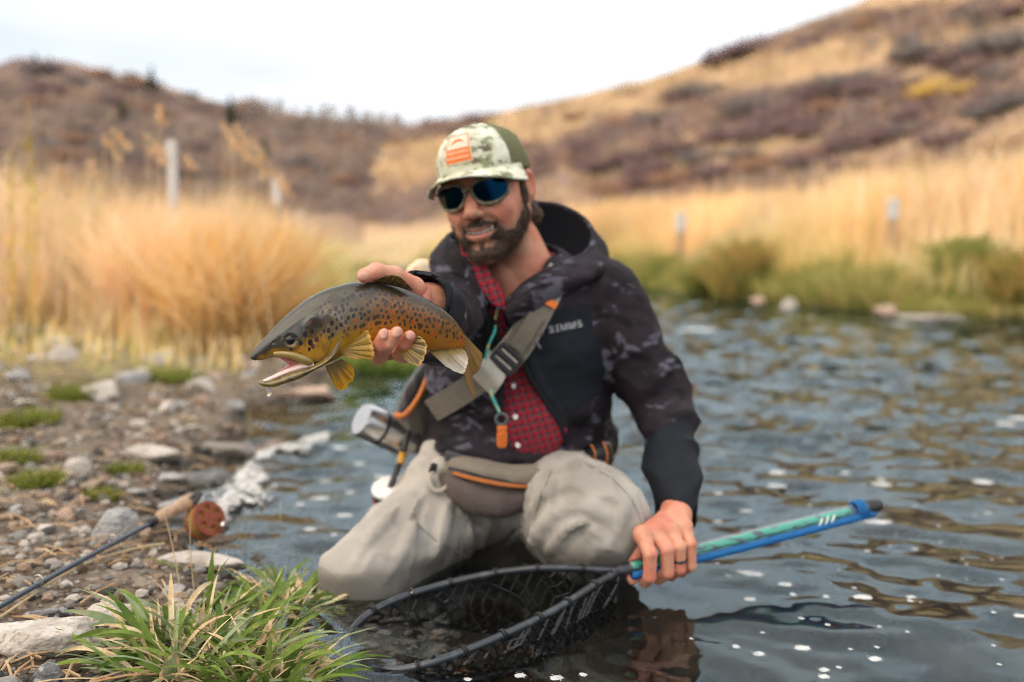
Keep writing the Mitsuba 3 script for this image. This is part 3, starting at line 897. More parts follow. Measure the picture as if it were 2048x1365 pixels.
nail_at(hand_right, 962, 205, 1.28, 1.40, np.array([-.9, -.2, -.25]), .0062, .0078)
nail_at(hand_right, 1122, 655, 1.27, 1.38, np.array([.2, -.1, .95]), .0055, .0072)
nail_at(hand_right, 1224, 640, 1.27, 1.38, np.array([.45, -.1, .85]), .0058, .0075)
nail_at(hand_right, 1324, 668, 1.27, 1.38, np.array([.45, -.1, .85]), .0052, .006)
mat('m_ring', (.10, .10, .11), .25, .5, metallic=1.0)
rg = on_handle(1327) + TOW * .0335 + HUP * .006
add('finger_ring', tube(rg + .0118 * (np.cos(th_ := np.linspace(0, 2 * np.pi, 28, endpoint=False))[:, None] * AX + np.sin(th_)[:, None] * TOW), .0016, sides=8, closed=True, flat=1.6), 'm_ring', 'dark band ring on the finger gripping the net handle', 'ring', smooth=True)

# --- mouth, beard, hair
mat('m_lip', (.50, .16, .13), .35, .5)
mat('m_teeth', (.72, .67, .58), .25, .5)
xs = np.linspace(-.0255, .0255, 31)
lipc = np.stack([xs, -.0985 + 13 * xs ** 2, -.0790 + 9 * xs ** 2], 1)
add(PERSON + '__lower_lip', tube(from_head(lipc), np.interp(np.abs(xs), [0, .018, .0255], [.0040, .0034, .001]), sides=12), 'm_lip', smooth=True)
upl = np.stack([xs, -.0995 + 13 * xs ** 2, -.0665 + 9 * xs ** 2], 1)
add(PERSON + '__upper_lip', tube(from_head(upl), np.interp(np.abs(xs), [0, .018, .0255], [.0016, .0015, .0008]), sides=10), 'm_lip', smooth=True)
teeth = [tube(np.array([[x, -.0895 + 14 * x * x, -.0660 + 9 * x * x], [x, -.0905 + 14 * x * x, -.0735 + 9 * x * x]]), .0044, sides=8) for x in np.linspace(-.021, .021, 7)]
for t in teeth:
    add(PERSON + '__tooth', trimesh.Trimesh(from_head(t.vertices), t.faces, process=False), 'm_teeth', smooth=True)


def beard_sdf(p):
    q = to_head(p)
    m = np.stack([np.abs(q[:, 0]), q[:, 1], q[:, 2]], 1)
    x, y, z = m.T
    base = head_sdf(q)
    # the cheek line runs from the sideburn down to the moustache
    cheek = np.interp(x, [0, .012, .026, .034, .042, .052, .064, .080], [-.047, -.049, -.053, -.060, -.075, -.077, -.060, -.010])
    top = z - cheek
    front = y + .014 - .42 * np.clip(-z - .02, 0, .1)
    low = -(z + .124)
    reg = smax(smax(top, front, .01), low, .008)
    mouth = np.sqrt((x / .027) ** 2 + ((z + .0745 - 7.5 * x ** 2) / .0125) ** 2) - 1
    bare = np.sqrt((x / .021) ** 2 + ((z + .0935) / .0085) ** 2) - 1           # thin patches beside the soul patch
    bare = np.where(x < .0055, .5, bare)
    reg = smax(reg, -np.minimum(mouth * .011, bare * .008), .004)
    fz = meshkit.fbm(q * [260, 260, 130], 3, 4) - .5
    reg = reg + (meshkit.fbm(q * 260, 2, 19) - .5) * .007
    thick = .0030 * np.clip(-reg / .014, -.5, 1) + .0015 * sstep(-.09, -.125, z)
    return np.maximum(base - thick - fz * .0045, reg)


def hair_col(p, n, uv):
    a = mikit.fbm(p.x * 700, p.y * 700, p.z * 160, octaves=3)
    return mix((.026, .016, .010), (.130, .078, .047), smoothstep(.4, .75, a))


mat('m_hair', proc(hair_col), .6, .3)
beard = mesh_sdf(beard_sdf, lo - [0, 0, .02], hi, .0026, relax=1)
add(PERSON + '__beard', beard, 'm_hair', smooth=True)


def strands(base, dirs, length, width, seed, seg=4, droop=.0):
    rng = np.random.default_rng(seed)
    n = len(base)
    t = np.linspace(0, 1, seg + 1)
    side = np.cross(dirs, rng.normal(size=(n, 3)))
    side /= np.linalg.norm(side, axis=1, keepdims=True)
    bend = rng.normal(size=(n, 3)) * .3
    c = base[:, None] + (dirs[:, None] * t[None, :, None] + bend[:, None] * (t ** 2)[None, :, None] + np.array([0, 0, -droop]) * (t ** 2)[None, :, None]) * np.asarray(length).reshape(-1, 1, 1)
    w = (width * (1 - t))[None, :, None] * side[:, None]
    v = np.stack([c - w, c + w], 2).reshape(-1, 3)
    k = np.arange(n)[:, None] * (seg + 1) * 2 + np.arange(seg)[None] * 2
    k = k.ravel()
    f = np.vstack([np.stack([k, k + 1, k + 3], 1), np.stack([k, k + 3, k + 2], 1)])
    return trimesh.Trimesh(v, f, process=False)


rng = np.random.default_rng(5)
bs, fi = trimesh.sample.sample_surface(beard, 16000, seed=3)
nn = beard.face_normals[fi]
qz = to_head(bs)
dirs = nn * .8 + (HR @ np.array([0, -.1, -1.0])) * .9 + rng.normal(size=bs.shape) * .25
dirs /= np.linalg.norm(dirs, axis=1, keepdims=True)
add(PERSON + '__beard__whiskers', strands(bs - nn * .001, dirs, rng.uniform(.004, .011, len(bs)), .00035, 6, droop=.2), 'm_hair', kind='stuff', smooth=False)


def hair_sdf(p):
    q = to_head(p)
    d = ellipsoid(q, (0, .020, .020), (.083, .097, .095)) + (meshkit.fbm(q * [120, 120, 50], 3, 7) - .5) * .010
    m = np.abs(q[:, 0])
    cut = np.maximum(-(q[:, 1] + .022 + .25 * np.clip(-q[:, 2], 0, .1)), q[:, 2] - .055)        # behind the temples, under the cap
    cut = np.maximum(cut, -(q[:, 2] + .085 - .0 * m))
    ear = ellipsoid(np.stack([m, q[:, 1], q[:, 2]], 1), (.086, .008, -.006), (.016, .020, .034))
    d = np.maximum(np.maximum(d, cut), -ear)
    side = capsule(np.stack([m, q[:, 1], q[:, 2]], 1), (.073, -.014, .03), (.072, -.010, -.032), .011, .008) + (meshkit.fbm(q * [160, 160, 60], 2, 8) - .5) * .006
    nape = ellipsoid(q, (.050, .058, -.058), (.032, .026, .030)) + (meshkit.fbm(q * [120, 120, 40], 3, 9) - .5) * .014
    return smin(smin(d, side, .006), nape, .01)


add(PERSON + '__hair', mesh_sdf(hair_sdf, lo, hi, .0034, relax=0), 'm_hair', smooth=True)

# --- cap
def camo_light(p, n, uv):
    q = (p - mi.Point3f(*HO.tolist()))
    a = mikit.fbm(q.x * 34 + 3, q.y * 34, q.z * 42, octaves=3)
    b = mikit.fbm(q.x * 30 + 9, q.y * 36 + 4, q.z * 60, octaves=4)
    e = mikit.fbm(q.x * 120, q.y * 120, q.z * 90 + 8, octaves=3)
    w = mikit.noise(q.x * 900, q.z * 900, q.y * 900)
    c = mix((.74, .73, .60), (.56, .56, .42), smoothstep(.42, .55, a))
    c = mix(c, (.25, .29, .17), smoothstep(.575, .61, b))
    c = mix(c, (.155, .13, .085), smoothstep(.64, .67, a + (e - .5) * .35))
    c = mix(c, (.74, .74, .66), smoothstep(.60, .66, e) * .7)
    return mi.Color3f(c) * (.84 + .14 * w)


def cap_back(p, n, uv):
    w = mikit.noise(p.x * 700, p.y * 700, p.z * 700)
    return mix((.115, .115, .062), (.17, .17, .095), w)


mat('m_cap', proc(camo_light), .85, .15)
mat('m_cap_back', proc(cap_back), .9, .1)
CAP = PERSON + '__cap'
fresh(CAP)
CC, CR = np.array([0, .006, .040]), np.array([.0842, .1035, .0835])
def dome(u0, u1, v0, v1, lift=0.0, n=(60, 40)):
    """Part of the crown: bearing u (0 = brow, + to the picture's right), height v."""
    u, v = np.meshgrid(np.linspace(u0, u1, n[0]), np.linspace(v0, v1, n[1]), indexing='ij')
    cu, su, cv, sv = np.cos(u), np.sin(u), np.cos(v), np.sin(v)
    cv = np.sign(cv) * np.abs(cv) ** .82
    seam = .0011 * np.exp(-(np.sin(u * 3) / .05) ** 2) * (v > .25)
    k = 1 + (lift - 0.0) / .09 + 0 * u
    flat = np.where(np.cos(u) > 0, .010 * np.exp(-(u / .8) ** 2) * np.sin(np.clip(v, 0, 1.5) * 2), 0)
    p = CC + np.stack([CR[0] * cv * su, -(CR[1] * cv * cu + flat), CR[2] * sv], -1) * k[..., None]
    p = p + (p - CC) * (-seam / .09)[..., None]
    p = p + (p - CC) / .09 * ((meshkit.fbm(p * 45, 3, 2) - .5) * .006 * np.cos(v))[..., None]
    return p
front_u = 1.02
for u0, u1, mt, nm, lb in ((-2.2, front_u, 'm_cap', 'front_panel', 'pale camouflage front of the cap'), (front_u, 2 * np.pi - 2.2, 'm_cap_back', 'back_panel', 'plain olive back of the cap')):
    add(CAP + '__' + nm, sheet(from_head(dome(u0, u1, -.12, np.pi / 2 - .01)), .0022), mt, label=lb, smooth=40)
bt = trimesh.creation.icosphere(2, .006)
add(CAP + '__button', trimesh.Trimesh(from_head(bt.vertices * [1, 1, .55] + CC + [0, 0, CR[2]]), bt.faces, process=False), 'm_cap', smooth=True)
u = np.linspace(-1.28, 1.28, 72)
t = np.linspace(0, 1, 22)
ins = np.stack([(CR[0] + .001) * np.sin(u), -(CR[1] + .001) * np.cos(u) + .006, 0 * u + .036], -1)
reach = .070 * np.clip(np.cos(u * 1.16), 0, 1) ** .6
g = ins[None] + np.stack([np.outer(t, np.sin(u) * .012), -np.outer(t, reach), np.outer(t, -.004 - .002 * np.cos(u)) - np.outer(t ** 1.5, .014 * np.sin(u) ** 2)], -1)
g[..., 2] -= (.013 * (g[..., 0] / .09) ** 2) * t[:, None] ** .5 - .001
add(CAP + '__brim', sheet(from_head(g), .0034), 'm_cap', smooth=40)
edge = from_head(g[-1])
add(CAP + '__brim_edge', tube(edge, .0023, sides=8), 'm_cap', smooth=True)
st = [tube(from_head(g[k][4:-4] + [0, 0, .0019]), .0006, sides=5) for k in (6, 10, 14, 18)]
add(CAP + '__brim_stitching', cat(st), 'm_cap', smooth=True)

# badge on the cap front: a pale patch with an orange border, an orange arched mark and a bar of lettering
mat('m_orange', (.66, .17, .035), .7, .2)
mat('m_patch', (.66, .58, .47), .85, .15)
def badge(poly, lift, bsdf, key, thick=.0012):
    g_ = shapely.Polygon(poly)
    m = trimesh.creation.extrude_polygon(g_, thick, engine='earcut')
    m = m.subdivide().subdivide() if len(m.faces) < 400 else m
    return m


def on_cap(m, u_c=-.10, v_c=.55, lift=.002):
    """Wraps a flat design (metres) round the crown."""
    a = np.array(m.vertices)
    u_ = u_c + a[:, 0] * 1.08 / CR[1] * 1.05
    v_ = v_c + a[:, 1] * 1.04 / CR[2]
    cv = np.cos(v_) ** .82
    flat = .010 * np.exp(-(u_ / .8) ** 2) * np.sin(np.clip(v_, 0, 1.5) * 2)
    b = CC + np.stack([CR[0] * cv * np.sin(u_), -(CR[1] * cv * np.cos(u_) + flat), CR[2] * np.sin(v_)], -1)
    nrm = (b - CC) / (CR ** 2)
    nrm /= np.linalg.norm(nrm, axis=1, keepdims=True)
    return trimesh.Trimesh(from_head(b + nrm * (a[:, 2:3] + lift)), m.faces, process=False)


BAD = CAP + '__badge'
def dense(poly, thick, cell=.003):
    m = trimesh.creation.extrude_polygon(poly, thick, engine='earcut')
    v, f = trimesh.remesh.subdivide_to_size(m.vertices, m.faces, cell)
    return trimesh.Trimesh(v, f, process=False)
add(BAD, on_cap(dense(shapely.box(-.028, -.027, .028, .027).buffer(.002), .0012)), 'm_patch', smooth=False, label='pale square badge with orange emblem and lettering bar')
fr = shapely.box(-.028, -.004, .028, .027).difference(shapely.box(-.0255, -.003, .0255, .0245))
add(BAD + '__border', on_cap(dense(fr, .0016)), 'm_orange', smooth=False)
arc_ = shapely.Polygon([(-.017, .0045), (-.012, .0115), (-.004, .0165), (.004, .0165), (.012, .013), (.019, .008), (.012, .0095), (.004, .0105), (-.006, .0085)])
add(BAD + '__emblem', on_cap(dense(arc_, .0018)), 'm_orange', smooth=False)
add(BAD + '__lettering_bar', on_cap(dense(shapely.box(-.028, -.027, .028, -.0045), .0018)), 'm_orange', smooth=False)
mat('m_patch_grain', (.88, .62, .48), .85, .15)
rngb = np.random.default_rng(8)
bits = [dense(shapely.box(x, y, x + .0016, y + .0042), .0026, .004) for y in (-.0125, -.0215) for x in np.arange(-.024, .023, .0042) + rngb.uniform(-.0004, .0004, 12)]
add(BAD + '__lettering', on_cap(cat(bits)), 'm_patch_grain', smooth=False, label='two blurred rows of small pale lettering')

# --- sunglasses
GL = thing('sunglasses', 'tan framed sunglasses with dark blue mirrored lenses on the smiling face', 'sunglasses')
def lens_mat(p, n, uv):
    q = mikit.noise(p.x * 40, p.z * 40)
    return mix((.0015, .017, .040), (.001, .008, .022), q)
mat('m_lens', proc(lens_mat), .10, .5, metallic=1.0)
def frame_mat(p, n, uv):
    a = mikit.fbm(p.x * 90, p.y * 90, p.z * 90, octaves=3)
    return mix((.22, .18, .115), (.11, .088, .055), smoothstep(.45, .6, a))
mat('m_frame', proc(frame_mat), .45, .4)
lens2d = np.array([(.0075, .012), (.016, .019), (.040, .021), (.063, .017), (.067, .004), (.061, -.014), (.046, -.0225), (.026, -.0225), (.0125, -.013)])
def wrapx(x, z, off=0.0):
    return np.stack([x, -.108 - off + 5.2 * np.abs(x) ** 2 + .6 * np.maximum(np.abs(x) - .05, 0), z], -1)
for s in (-1, 1):
    c2 = spline(np.c_[lens2d * [1, 1], lens2d[:, :1] * 0], 60, True)
    ring = wrapx(c2[:, 0] * s, c2[:, 1])
    add(GL + '__rim', tube(from_head(ring), .0030, sides=10, closed=True, flat=1.15), 'm_frame', smooth=True)
    cen = c2[:, :2].mean(0)
    rr_ = np.linspace(0, 1, 10)
    gg = cen[None, None] + (c2[None, :, :2] - cen) * rr_[:, None, None]
    pts = wrapx(gg[..., 0] * s, gg[..., 1], 0.0)
    f = quads(10, 60, True)
    f = f if s > 0 else f[:, ::-1]
    add(GL + '__lens', trimesh.Trimesh(from_head(pts).reshape(-1, 3), f, process=False), 'm_lens', smooth=True)
    arm = np.array([wrapx(np.array(.062 * s), np.array(.011)), [.071 * s, -.070, .010], [.0765 * s, -.035, .008], [.079 * s, .002, .006], [.080 * s, .030, -.006]])
    add(GL + '__temple', tube(from_head(arm), [.0052, .0056, .0046, .0035, .003], n=30, sides=10, flat=.5), 'm_frame', smooth=True)
bx = np.linspace(-.0095, .0095, 13)
add(GL + '__bridge', tube(from_head(np.stack([bx, -.1105 + 5 * bx ** 2, .0085 - 30 * bx ** 2], 1)), .0034, sides=10), 'm_frame', smooth=True)

# ------------------------------------------------------------------ clothes
SB, STOP = P(1040, 1000, 2.10), P(1040, 525, 1.975)
SX = np.array([math.cos(.06), math.sin(.06), 0])
SZ = (STOP - SB) / np.linalg.norm(STOP - SB)
SX = SX - SZ * (SX @ SZ)
SX /= np.linalg.norm(SX)
SY = np.cross(SZ, SX)
SLEN = np.linalg.norm(STOP - SB)


def torso_sdf(p, grow=0.0):
    r = p - SB
    t = r @ SZ / SLEN
    x, y = r @ SX, r @ SY
    rx = PchipInterpolator([-.2, .0, .15, .5, .72, .86, .96, 1.08], [.178, .182, .188, .180, .176, .165, .120, .066])(np.clip(t, -.2, 1.08)) + grow
    ry = PchipInterpolator([-.2, .0, .15, .5, .72, .86, .96, 1.08], [.132, .135, .138, .132, .128, .115, .090, .060])(np.clip(t, -.2, 1.08)) + grow
    k = (np.abs(x / rx) ** 2.3 + np.abs(y / ry) ** 2.3) ** (1 / 2.3)
    d = (k - 1) * np.minimum(rx, ry) * .92
    return smax(d, np.maximum(t - 1.06, -.05 - t) * SLEN, .03)


HIP_R, KN_R, FT_R = P(930, 985, 2.06), P(730, 1156, 1.755), P(905, 1150, 2.15) - [0, 0, .05]
HIP_L, KN_L, FT_L = P(1085, 985, 2.06), P(1190, 1046, 1.765), P(1130, 1130, 2.20) - [0, 0, .05]
SH_L, EL_L, WR_L = P(1205, 592, 1.99), P(1330, 815, 1.965), P(1353, 1030, 1.765)
SH_R, EL_R, WR_R = P(905, 602, 1.985), P(872, 652, 1.70), P(838, 597, 1.430)


def crease(p, a, b, seed, freq, amp, lo_=0, hi_=1):
    """Cloth rings round a limb: ridges across its axis, broken by noise."""
    a, b = np.asarray(a), np.asarray(b)
    ax = (b - a) / np.linalg.norm(b - a)
    t = (p - a) @ ax
    q = p - a - t[:, None] * ax
    w = meshkit.fbm(np.concatenate([q * 7 + seed, ], 1) + (t * 3)[:, None], 2, seed)
    s = t * freq + w * 5.5
    ridge = 1 - np.abs(np.sin(s))
    u_ = t / np.linalg.norm(b - a)
    env = sstep(lo_ - .15, lo_ + .15, u_) * (1 - sstep(hi_ - .15, hi_ + .15, u_))
    return amp * (ridge - .4) * env * (.4 + 1.2 * meshkit.noise(q * 13 + t[:, None] * 9, seed + 2))


def sleeve_l(p):
    d = smin(capsule(p, SH_L, EL_L, .079, .060), capsule(p, EL_L, WR_L, .061, .0425), .022)
    d = d - crease(p, SH_L, EL_L, 3, 30, .012, .5, 1.1) - crease(p, EL_L, WR_L, 5, 34, .010, -.2, .5)
    return d - (meshkit.fbm(p * 16, 3, 12) - .5) * .012


def sleeve_r(p):
    d = smin(capsule(p, SH_R, EL_R, .075, .062), capsule(p, EL_R, WR_R, .062, .0435), .022)
    return d - crease(p, SH_R, EL_R, 6, 26, .011, .2, 1.1) - (meshkit.fbm(p * 16, 3, 14) - .5) * .012


def jacket_solid(p):
    d = torso_sdf(p, .012)
    bulge = ellipsoid(p, P(1010, 905, 2.02), (.15, .12, .075))
    d = smin(d, bulge, .03)
    dl, dr_ = sleeve_l(p), sleeve_r(p)
    d = smin(d, dl, .022)
    d = smin(d, dr_, .03)
    chestfold = (meshkit.fbm(p * [9, 9, 15], 3, 22) - .5) * .020
    hem = crease(p, P(1050, 700, 1.98), P(1050, 950, 2.0), 9, 34, .010, .55, 1.2)
    return d - chestfold * .7 - hem


# the open front: an edge line each side, as a slot through the front of the jacket
OPEN = [(900, 440), (925, 500), (952, 566), (985, 640), (1000, 700), (1004, 760), (1000, 820), (1012, 880), (1030, 912), (1060, 914), (1092, 905), (1116, 888), (1106, 845), (1082, 800), (1064, 765), (1040, 705), (1012, 655), (1008, 620), (1035, 565), (1075, 480), (1070, 440)]
OPX = P(np.array(OPEN)[:, 0], np.array(OPEN)[:, 1], 1.85)[:, [0, 2]]
OPOLY = shapely.Polygon(OPX)


def poly_sd(poly, x, z):
    ring = np.asarray(poly.exterior.coords)
    a, b = ring[:-1], ring[1:]
    q = np.stack([x, z], -1)
    best = np.full(len(q), 9.0)
    for s, e in zip(a, b):
        es = e - s
        t_ = np.clip((q - s) @ es / (es @ es), 0, 1)
        best = np.minimum(best, np.linalg.norm(q - s - t_[:, None] * es, axis=1))
    return np.where(shapely.contains_xy(poly, x, z), -best, best)


def opening(p):
    sel = (p[:, 1] < 2.0) & (np.abs(p[:, 0]) < .3)
    out = np.full(len(p), .3)
    out[sel] = poly_sd(OPOLY, p[sel, 0], p[sel, 2])
    return np.maximum(out, p[:, 1] - 1.99)


def jacket_sdf(p):
    d = jacket_solid(p)
    op = opening(p)
    d = d - .007 * np.exp(-((op - .010) / .012) ** 2)            # the zip edge stands proud
    d = smax(d, -op, .008)
    d = np.maximum(d, -torso_sdf(p, -.006))
    neck = capsule(p, NECK0 - [0, 0, .05], NECK1, .078, .074)
    d = smax(d, -neck, .01)
    cut_l = (p - P(1353, 1040, 1.757)) @ ((WR_L - EL_L) / np.linalg.norm(WR_L - EL_L))
    cut_r = (p - P(838, 597, 1.428)) @ ((WR_R - EL_R) / np.linalg.norm(WR_R - EL_R))
    far_l = np.where(np.linalg.norm(p - WR_L, axis=1) < .2, cut_l, -1)
    far_r = np.where(np.linalg.norm(p - WR_R, axis=1) < .12, cut_r, -1)
    d = np.maximum(np.maximum(d, far_l), far_r)
    d = smax(d, P(1000, 938, 1.93)[2] - p[:, 2] + np.where(sleeve_l(p) < .02, -9, 0.0), .012)
    # hollow cuffs
    d = smax(d, -capsule(p, P(1353, 1050, 1.75), P(1353, 1005, 1.783), .0315), .004)
    d = smax(d, -capsule(p, P(838, 596, 1.41), P(844, 606, 1.48), .0375), .004)
    return d


jacket = mesh_sdf(jacket_sdf, [-.27, 1.38, .02], [.42, 2.32, .74], .0056)


def camo_dark(p, n, uv):
    q = p
    wx_ = mikit.fbm(q.x * 11 + 5, q.y * 11, q.z * 11, octaves=3) - .5
    wz_ = mikit.fbm(q.x * 11, q.y * 11 + 9, q.z * 11 + 3, octaves=3) - .5
    x, y, z = q.x + wx_ * .07, q.y, q.z + wz_ * .07
    a = mikit.fbm(x * 9 + 2, y * 9, z * 13, octaves=3)
    b = mikit.fbm(x * 15 + z * 9, y * 14, z * 26 - x * 12, octaves=4)
    e = mikit.fbm(x * 60, y * 55 + 3, z * 110, octaves=3)
    w = mikit.noise(q.x * 800, q.y * 800, q.z * 800)
    c = mix((.019, .0155, .022), (.052, .035, .047), smoothstep(.40, .6, a))
    c = mix(c, (.085, .076, .10), smoothstep(.56, .66, b + (e - .5) * .6) * .75)
    c = mix(c, (.26, .245, .33), smoothstep(.64, .72, b + (e - .5) * .7) * .85)
    c = mix(c, (.008, .007, .009), smoothstep(.58, .68, mikit.fbm(x * 16 + 8, y * 16, z * 22 + 5, octaves=3)) * .85)
    return mi.Color3f(c) * (.34 + .12 * w)


weave = proc(lambda p, n, uv: mikit.fbm(p.x * 300, p.y * 300, p.z * 300, octaves=2))
mat('m_camo_dark', proc(camo_dark), .75, .25, bump=weave, scale=.0008, sheen=.2)
mat('m_charcoal', proc(lambda p, n, uv: mix((.007, .009, .0135), (.012, .015, .021), mikit.fbm(p.x * 60, p.y * 60, p.z * 60, octaves=3))), .75, .25, bump=weave, scale=.0008, sheen=.2)
# plain panels: chest and lower sleeves
CHEST = shapely.Polygon(P(np.array([(1040, 700), (1055, 640), (1090, 628), (1130, 615), (1175, 610), (1205, 612), (1218, 660), (1222, 740), (1205, 800), (1165, 822), (1120, 825), (1100, 800), (1075, 765)])[:, 0], np.array([(1040, 700), (1055, 640), (1090, 628), (1130, 615), (1175, 610), (1205, 612), (1218, 660), (1222, 740), (1205, 800), (1165, 822), (1120, 825), (1100, 800), (1075, 765)])[:, 1], 1.87)[:, [0, 2]])
CHEST_L = shapely.Polygon(P(np.array([880, 930, 960, 985, 992, 985, 930, 890]), np.array([620, 585, 600, 650, 720, 790, 780, 700]), 1.87)[:, [0, 2]])
AXL = (WR_L - EL_L) / np.linalg.norm(WR_L - EL_L)
chest, rest = split(jacket, lambda c: (shapely.contains_xy(CHEST, c[:, 0], c[:, 2]) | shapely.contains_xy(CHEST_L, c[:, 0], c[:, 2])) & (c[:, 1] < 1.99) & (sleeve_l(c) > .012) & (sleeve_r(c) > .012))
wl = lambda c: ((c - EL_L) @ AXL > .085 - .45 * (c[:, 0] - EL_L[0])) & (c[:, 0] > .2) & (c[:, 2] < .36)  # noqa: E731
cuffs, rest = split(rest, lambda c: wl(c) | ((c[:, 1] < 1.55) & (c[:, 0] < 0)))
JK = add(PERSON + '__jacket', rest, 'm_camo_dark', smooth=True, label='dark purplish camouflage hooded jacket, open at the front')
add(JK + '__chest_panel', chest, 'm_charcoal', smooth=True, label='plain charcoal chest panel with small pale lettering')
for cf in split(cuffs, lambda c: c[:, 0] > 0):
    add(JK + '__cuff', cf, 'm_charcoal', smooth=True, label='plain charcoal lower sleeve')

# hood lying open behind the neck: outer skin lofted from its rim down to the shoulders
rim = PP([(1012, 612, 1.838), (1060, 562, 1.845), (1122, 530, 1.885), (1176, 503, 1.965), (1186, 468, 2.03), (1158, 432, 2.085), (1105, 410, 2.10), (1050, 412, 2.095), (985, 440, 2.085), (925, 462, 2.02), (896, 478, 1.93), (918, 500, 1.875), (950, 560, 1.845), (972, 612, 1.838)])
base = PP([(1020, 650, 1.842), (1085, 610, 1.852), (1160, 570, 1.885), (1198, 548, 1.96), (1195, 535, 2.04), (1170, 540, 2.10), (1110, 545, 2.13), (1050, 545, 2.13), (985, 545, 2.11), (905, 545, 2.05), (862, 530, 1.945), (876, 560, 1.875), (925, 610, 1.845), (968, 650, 1.842)])
ns, nt = 130, 16
Rm, Bs = spline(rim, ns), spline(base, ns)
tt = np.linspace(0, 1, nt)
ctr = P(1040, 520, 1.975)
outw = (Rm + Bs) / 2 - ctr
outw[:, 2] = 0
outw /= np.linalg.norm(outw, axis=1, keepdims=True)
sarr = np.linspace(0, 1, ns)
bul = .018 * np.exp(-((sarr - .38) / .26) ** 2) + .010
hg = Rm[None] + (Bs - Rm)[None] * tt[:, None, None] + outw[None] * (np.sin(tt * np.pi) ** .8)[:, None, None] * bul[None, :, None]
hg += outw[None] * ((meshkit.fbm(hg * 14, 3, 33) - .5) * .022 * np.sin(tt * np.pi)[:, None])[..., None]
hg[..., 2] += (meshkit.fbm(hg * 11 + 4, 3, 35) - .5) * .02 * np.sin(tt * np.pi)[:, None]
HD = add(JK + '__hood', sheet(hg, .006), 'm_camo_dark', smooth=40)
mat('m_lining', (.006, .006, .008), .9, .1)
ig = Rm[None] * (1 - tt[:, None, None]) + tt[:, None, None] * (ctr + (Bs - ctr) * .45 - [0, 0, .02])[None] - outw[None] * (np.sin(tt * np.pi) * 0)[:, None, None] + outw[None] * (np.sin(tt * np.pi))[:, None, None] * (bul * .55)[None, :, None] - outw[None] * .004
add(JK + '__hood_lining', sheet(ig, .003), 'm_lining', smooth=40, label='black lining inside the hood')
add(JK + '__hood_edge', tube(Rm, .0058, sides=10), 'm_camo_dark', smooth=True)
# zip tape along the open edges
for pts in ([(985, 640), (1000, 700), (1004, 760), (1000, 820), (1012, 880)], [(1012, 655), (1040, 705), (1066, 762), (1090, 800), (1116, 845), (1128, 884)]):
    e = np.array([on_body(jacket_solid, x, y, .006, y0=1.6) for x, y in pts])
    add(JK + '__zip_edge', tube(e, .0052, n=40, sides=8), 'm_charcoal', smooth=True)

# chest lettering
mat('m_letter', (.60, .60, .62), .7, .2)
tl, at_ = [], 0.0
for ch in 'SIMMS':
    m_ = meshkit.text_mesh(ch, .0125, .0008)
    m_.vertices[:, 0] += at_ - m_.vertices[:, 0].min()
    at_ = m_.vertices[:, 0].max() + .0040
    tl.append(m_)
tm = cat(tl)
tv = np.array(tm.vertices)
tv[:, 0] *= .064 / np.ptp(tv[:, 0])
o = P(1100, 668, 1.86)
vx, vz = np.array([math.cos(.17), 0, math.sin(.17)]), np.array([-math.sin(.17), 0, math.cos(.17)])
flat_ = o + tv[:, :1] * vx + tv[:, 1:2] * vz
Yg = np.linspace(1.70, 1.99, 240)
yy_ = np.empty(len(flat_))
for k, (x, _, z) in enumerate(flat_):
    dd = jacket_solid(np.stack([np.full(240, x), Yg, np.full(240, z)], 1))
    yy_[k] = Yg[np.argmax(dd < 0)]
flat_[:, 1] = gaussian_filter1d(yy_, 1) - .0022 - tv[:, 2]
add(JK + '__lettering', trimesh.Trimesh(flat_, tm.faces, process=False), 'm_letter', smooth=False, label='pale lettering across the chest')

# --- the body in one piece under the clothes
def core_sdf(p):
    d = torso_sdf(p, -.045)
    d = smin(d, capsule(p, NECK0 - [0, 0, .12], NECK1, .055, .045), .03)
    for a, b, c_ in ((SH_L, EL_L, WR_L), (SH_R, EL_R, WR_R)):
        d = smin(d, chain(p, [P(1040, 640, 1.99), a, b, c_ + (b - c_) * .04], [.05, .036, .032, .020], .01), .03)
    for h_, k_, f_ in ((HIP_R, KN_R, FT_R), (HIP_L, KN_L, FT_L)):
        d = smin(d, chain(p, [P(1030, 950, 2.09), h_, k_, f_], [.07, .075, .055, .045], .02), .03)
    return d


parts_ = [head, rh, lh, mesh_sdf(core_sdf, [-.40, 1.4, -.24], [.42, 2.34, .74], .0085, relax=0)]
whole = manifold3d.Manifold()
for m_ in parts_:
    M_ = manifold3d.Manifold(manifold3d.Mesh(np.asarray(m_.vertices, np.float32), np.asarray(m_.faces, np.uint32)))
    if M_.status() != manifold3d.Error.NoError:
        print('body part is not manifold', M_.status())
    whole = whole + M_
wm = whole.to_mesh()
add(PERSON + '__body', trimesh.Trimesh(wm.vert_properties[:, :3], wm.tri_verts, process=False), 'm_skin', smooth=True)

# --- plaid shirt
def plaid(p, n, uv):
    u_, v_ = (p.x + .35 * p.z) / .0150, (p.z - .25 * p.x) / .0150
    def band(t, w0, w1):
        f = t - dr.floor(t)
        return smoothstep(w0 - .04, w0 + .04, f) * (1 - smoothstep(w1 - .04, w1 + .04, f))
    a, b = band(u_, .0, .5), band(v_, .0, .5)
    c = mix((.42, .026, .042), (.13, .008, .018), (a + b) * .5)
    c = mix(c, (.012, .006, .012), a * b * .9)
    fine = band(u_ * 1.0 + .3, .42, .50) + band(v_ + .3, .42, .50)
    c = mix(c, (.62, .50, .55), dr.minimum(fine, 1.0) * .32)
    return mi.Color3f(c) * (.6 + .3 * mikit.noise(p.x * 500, p.y * 500, p.z * 500))


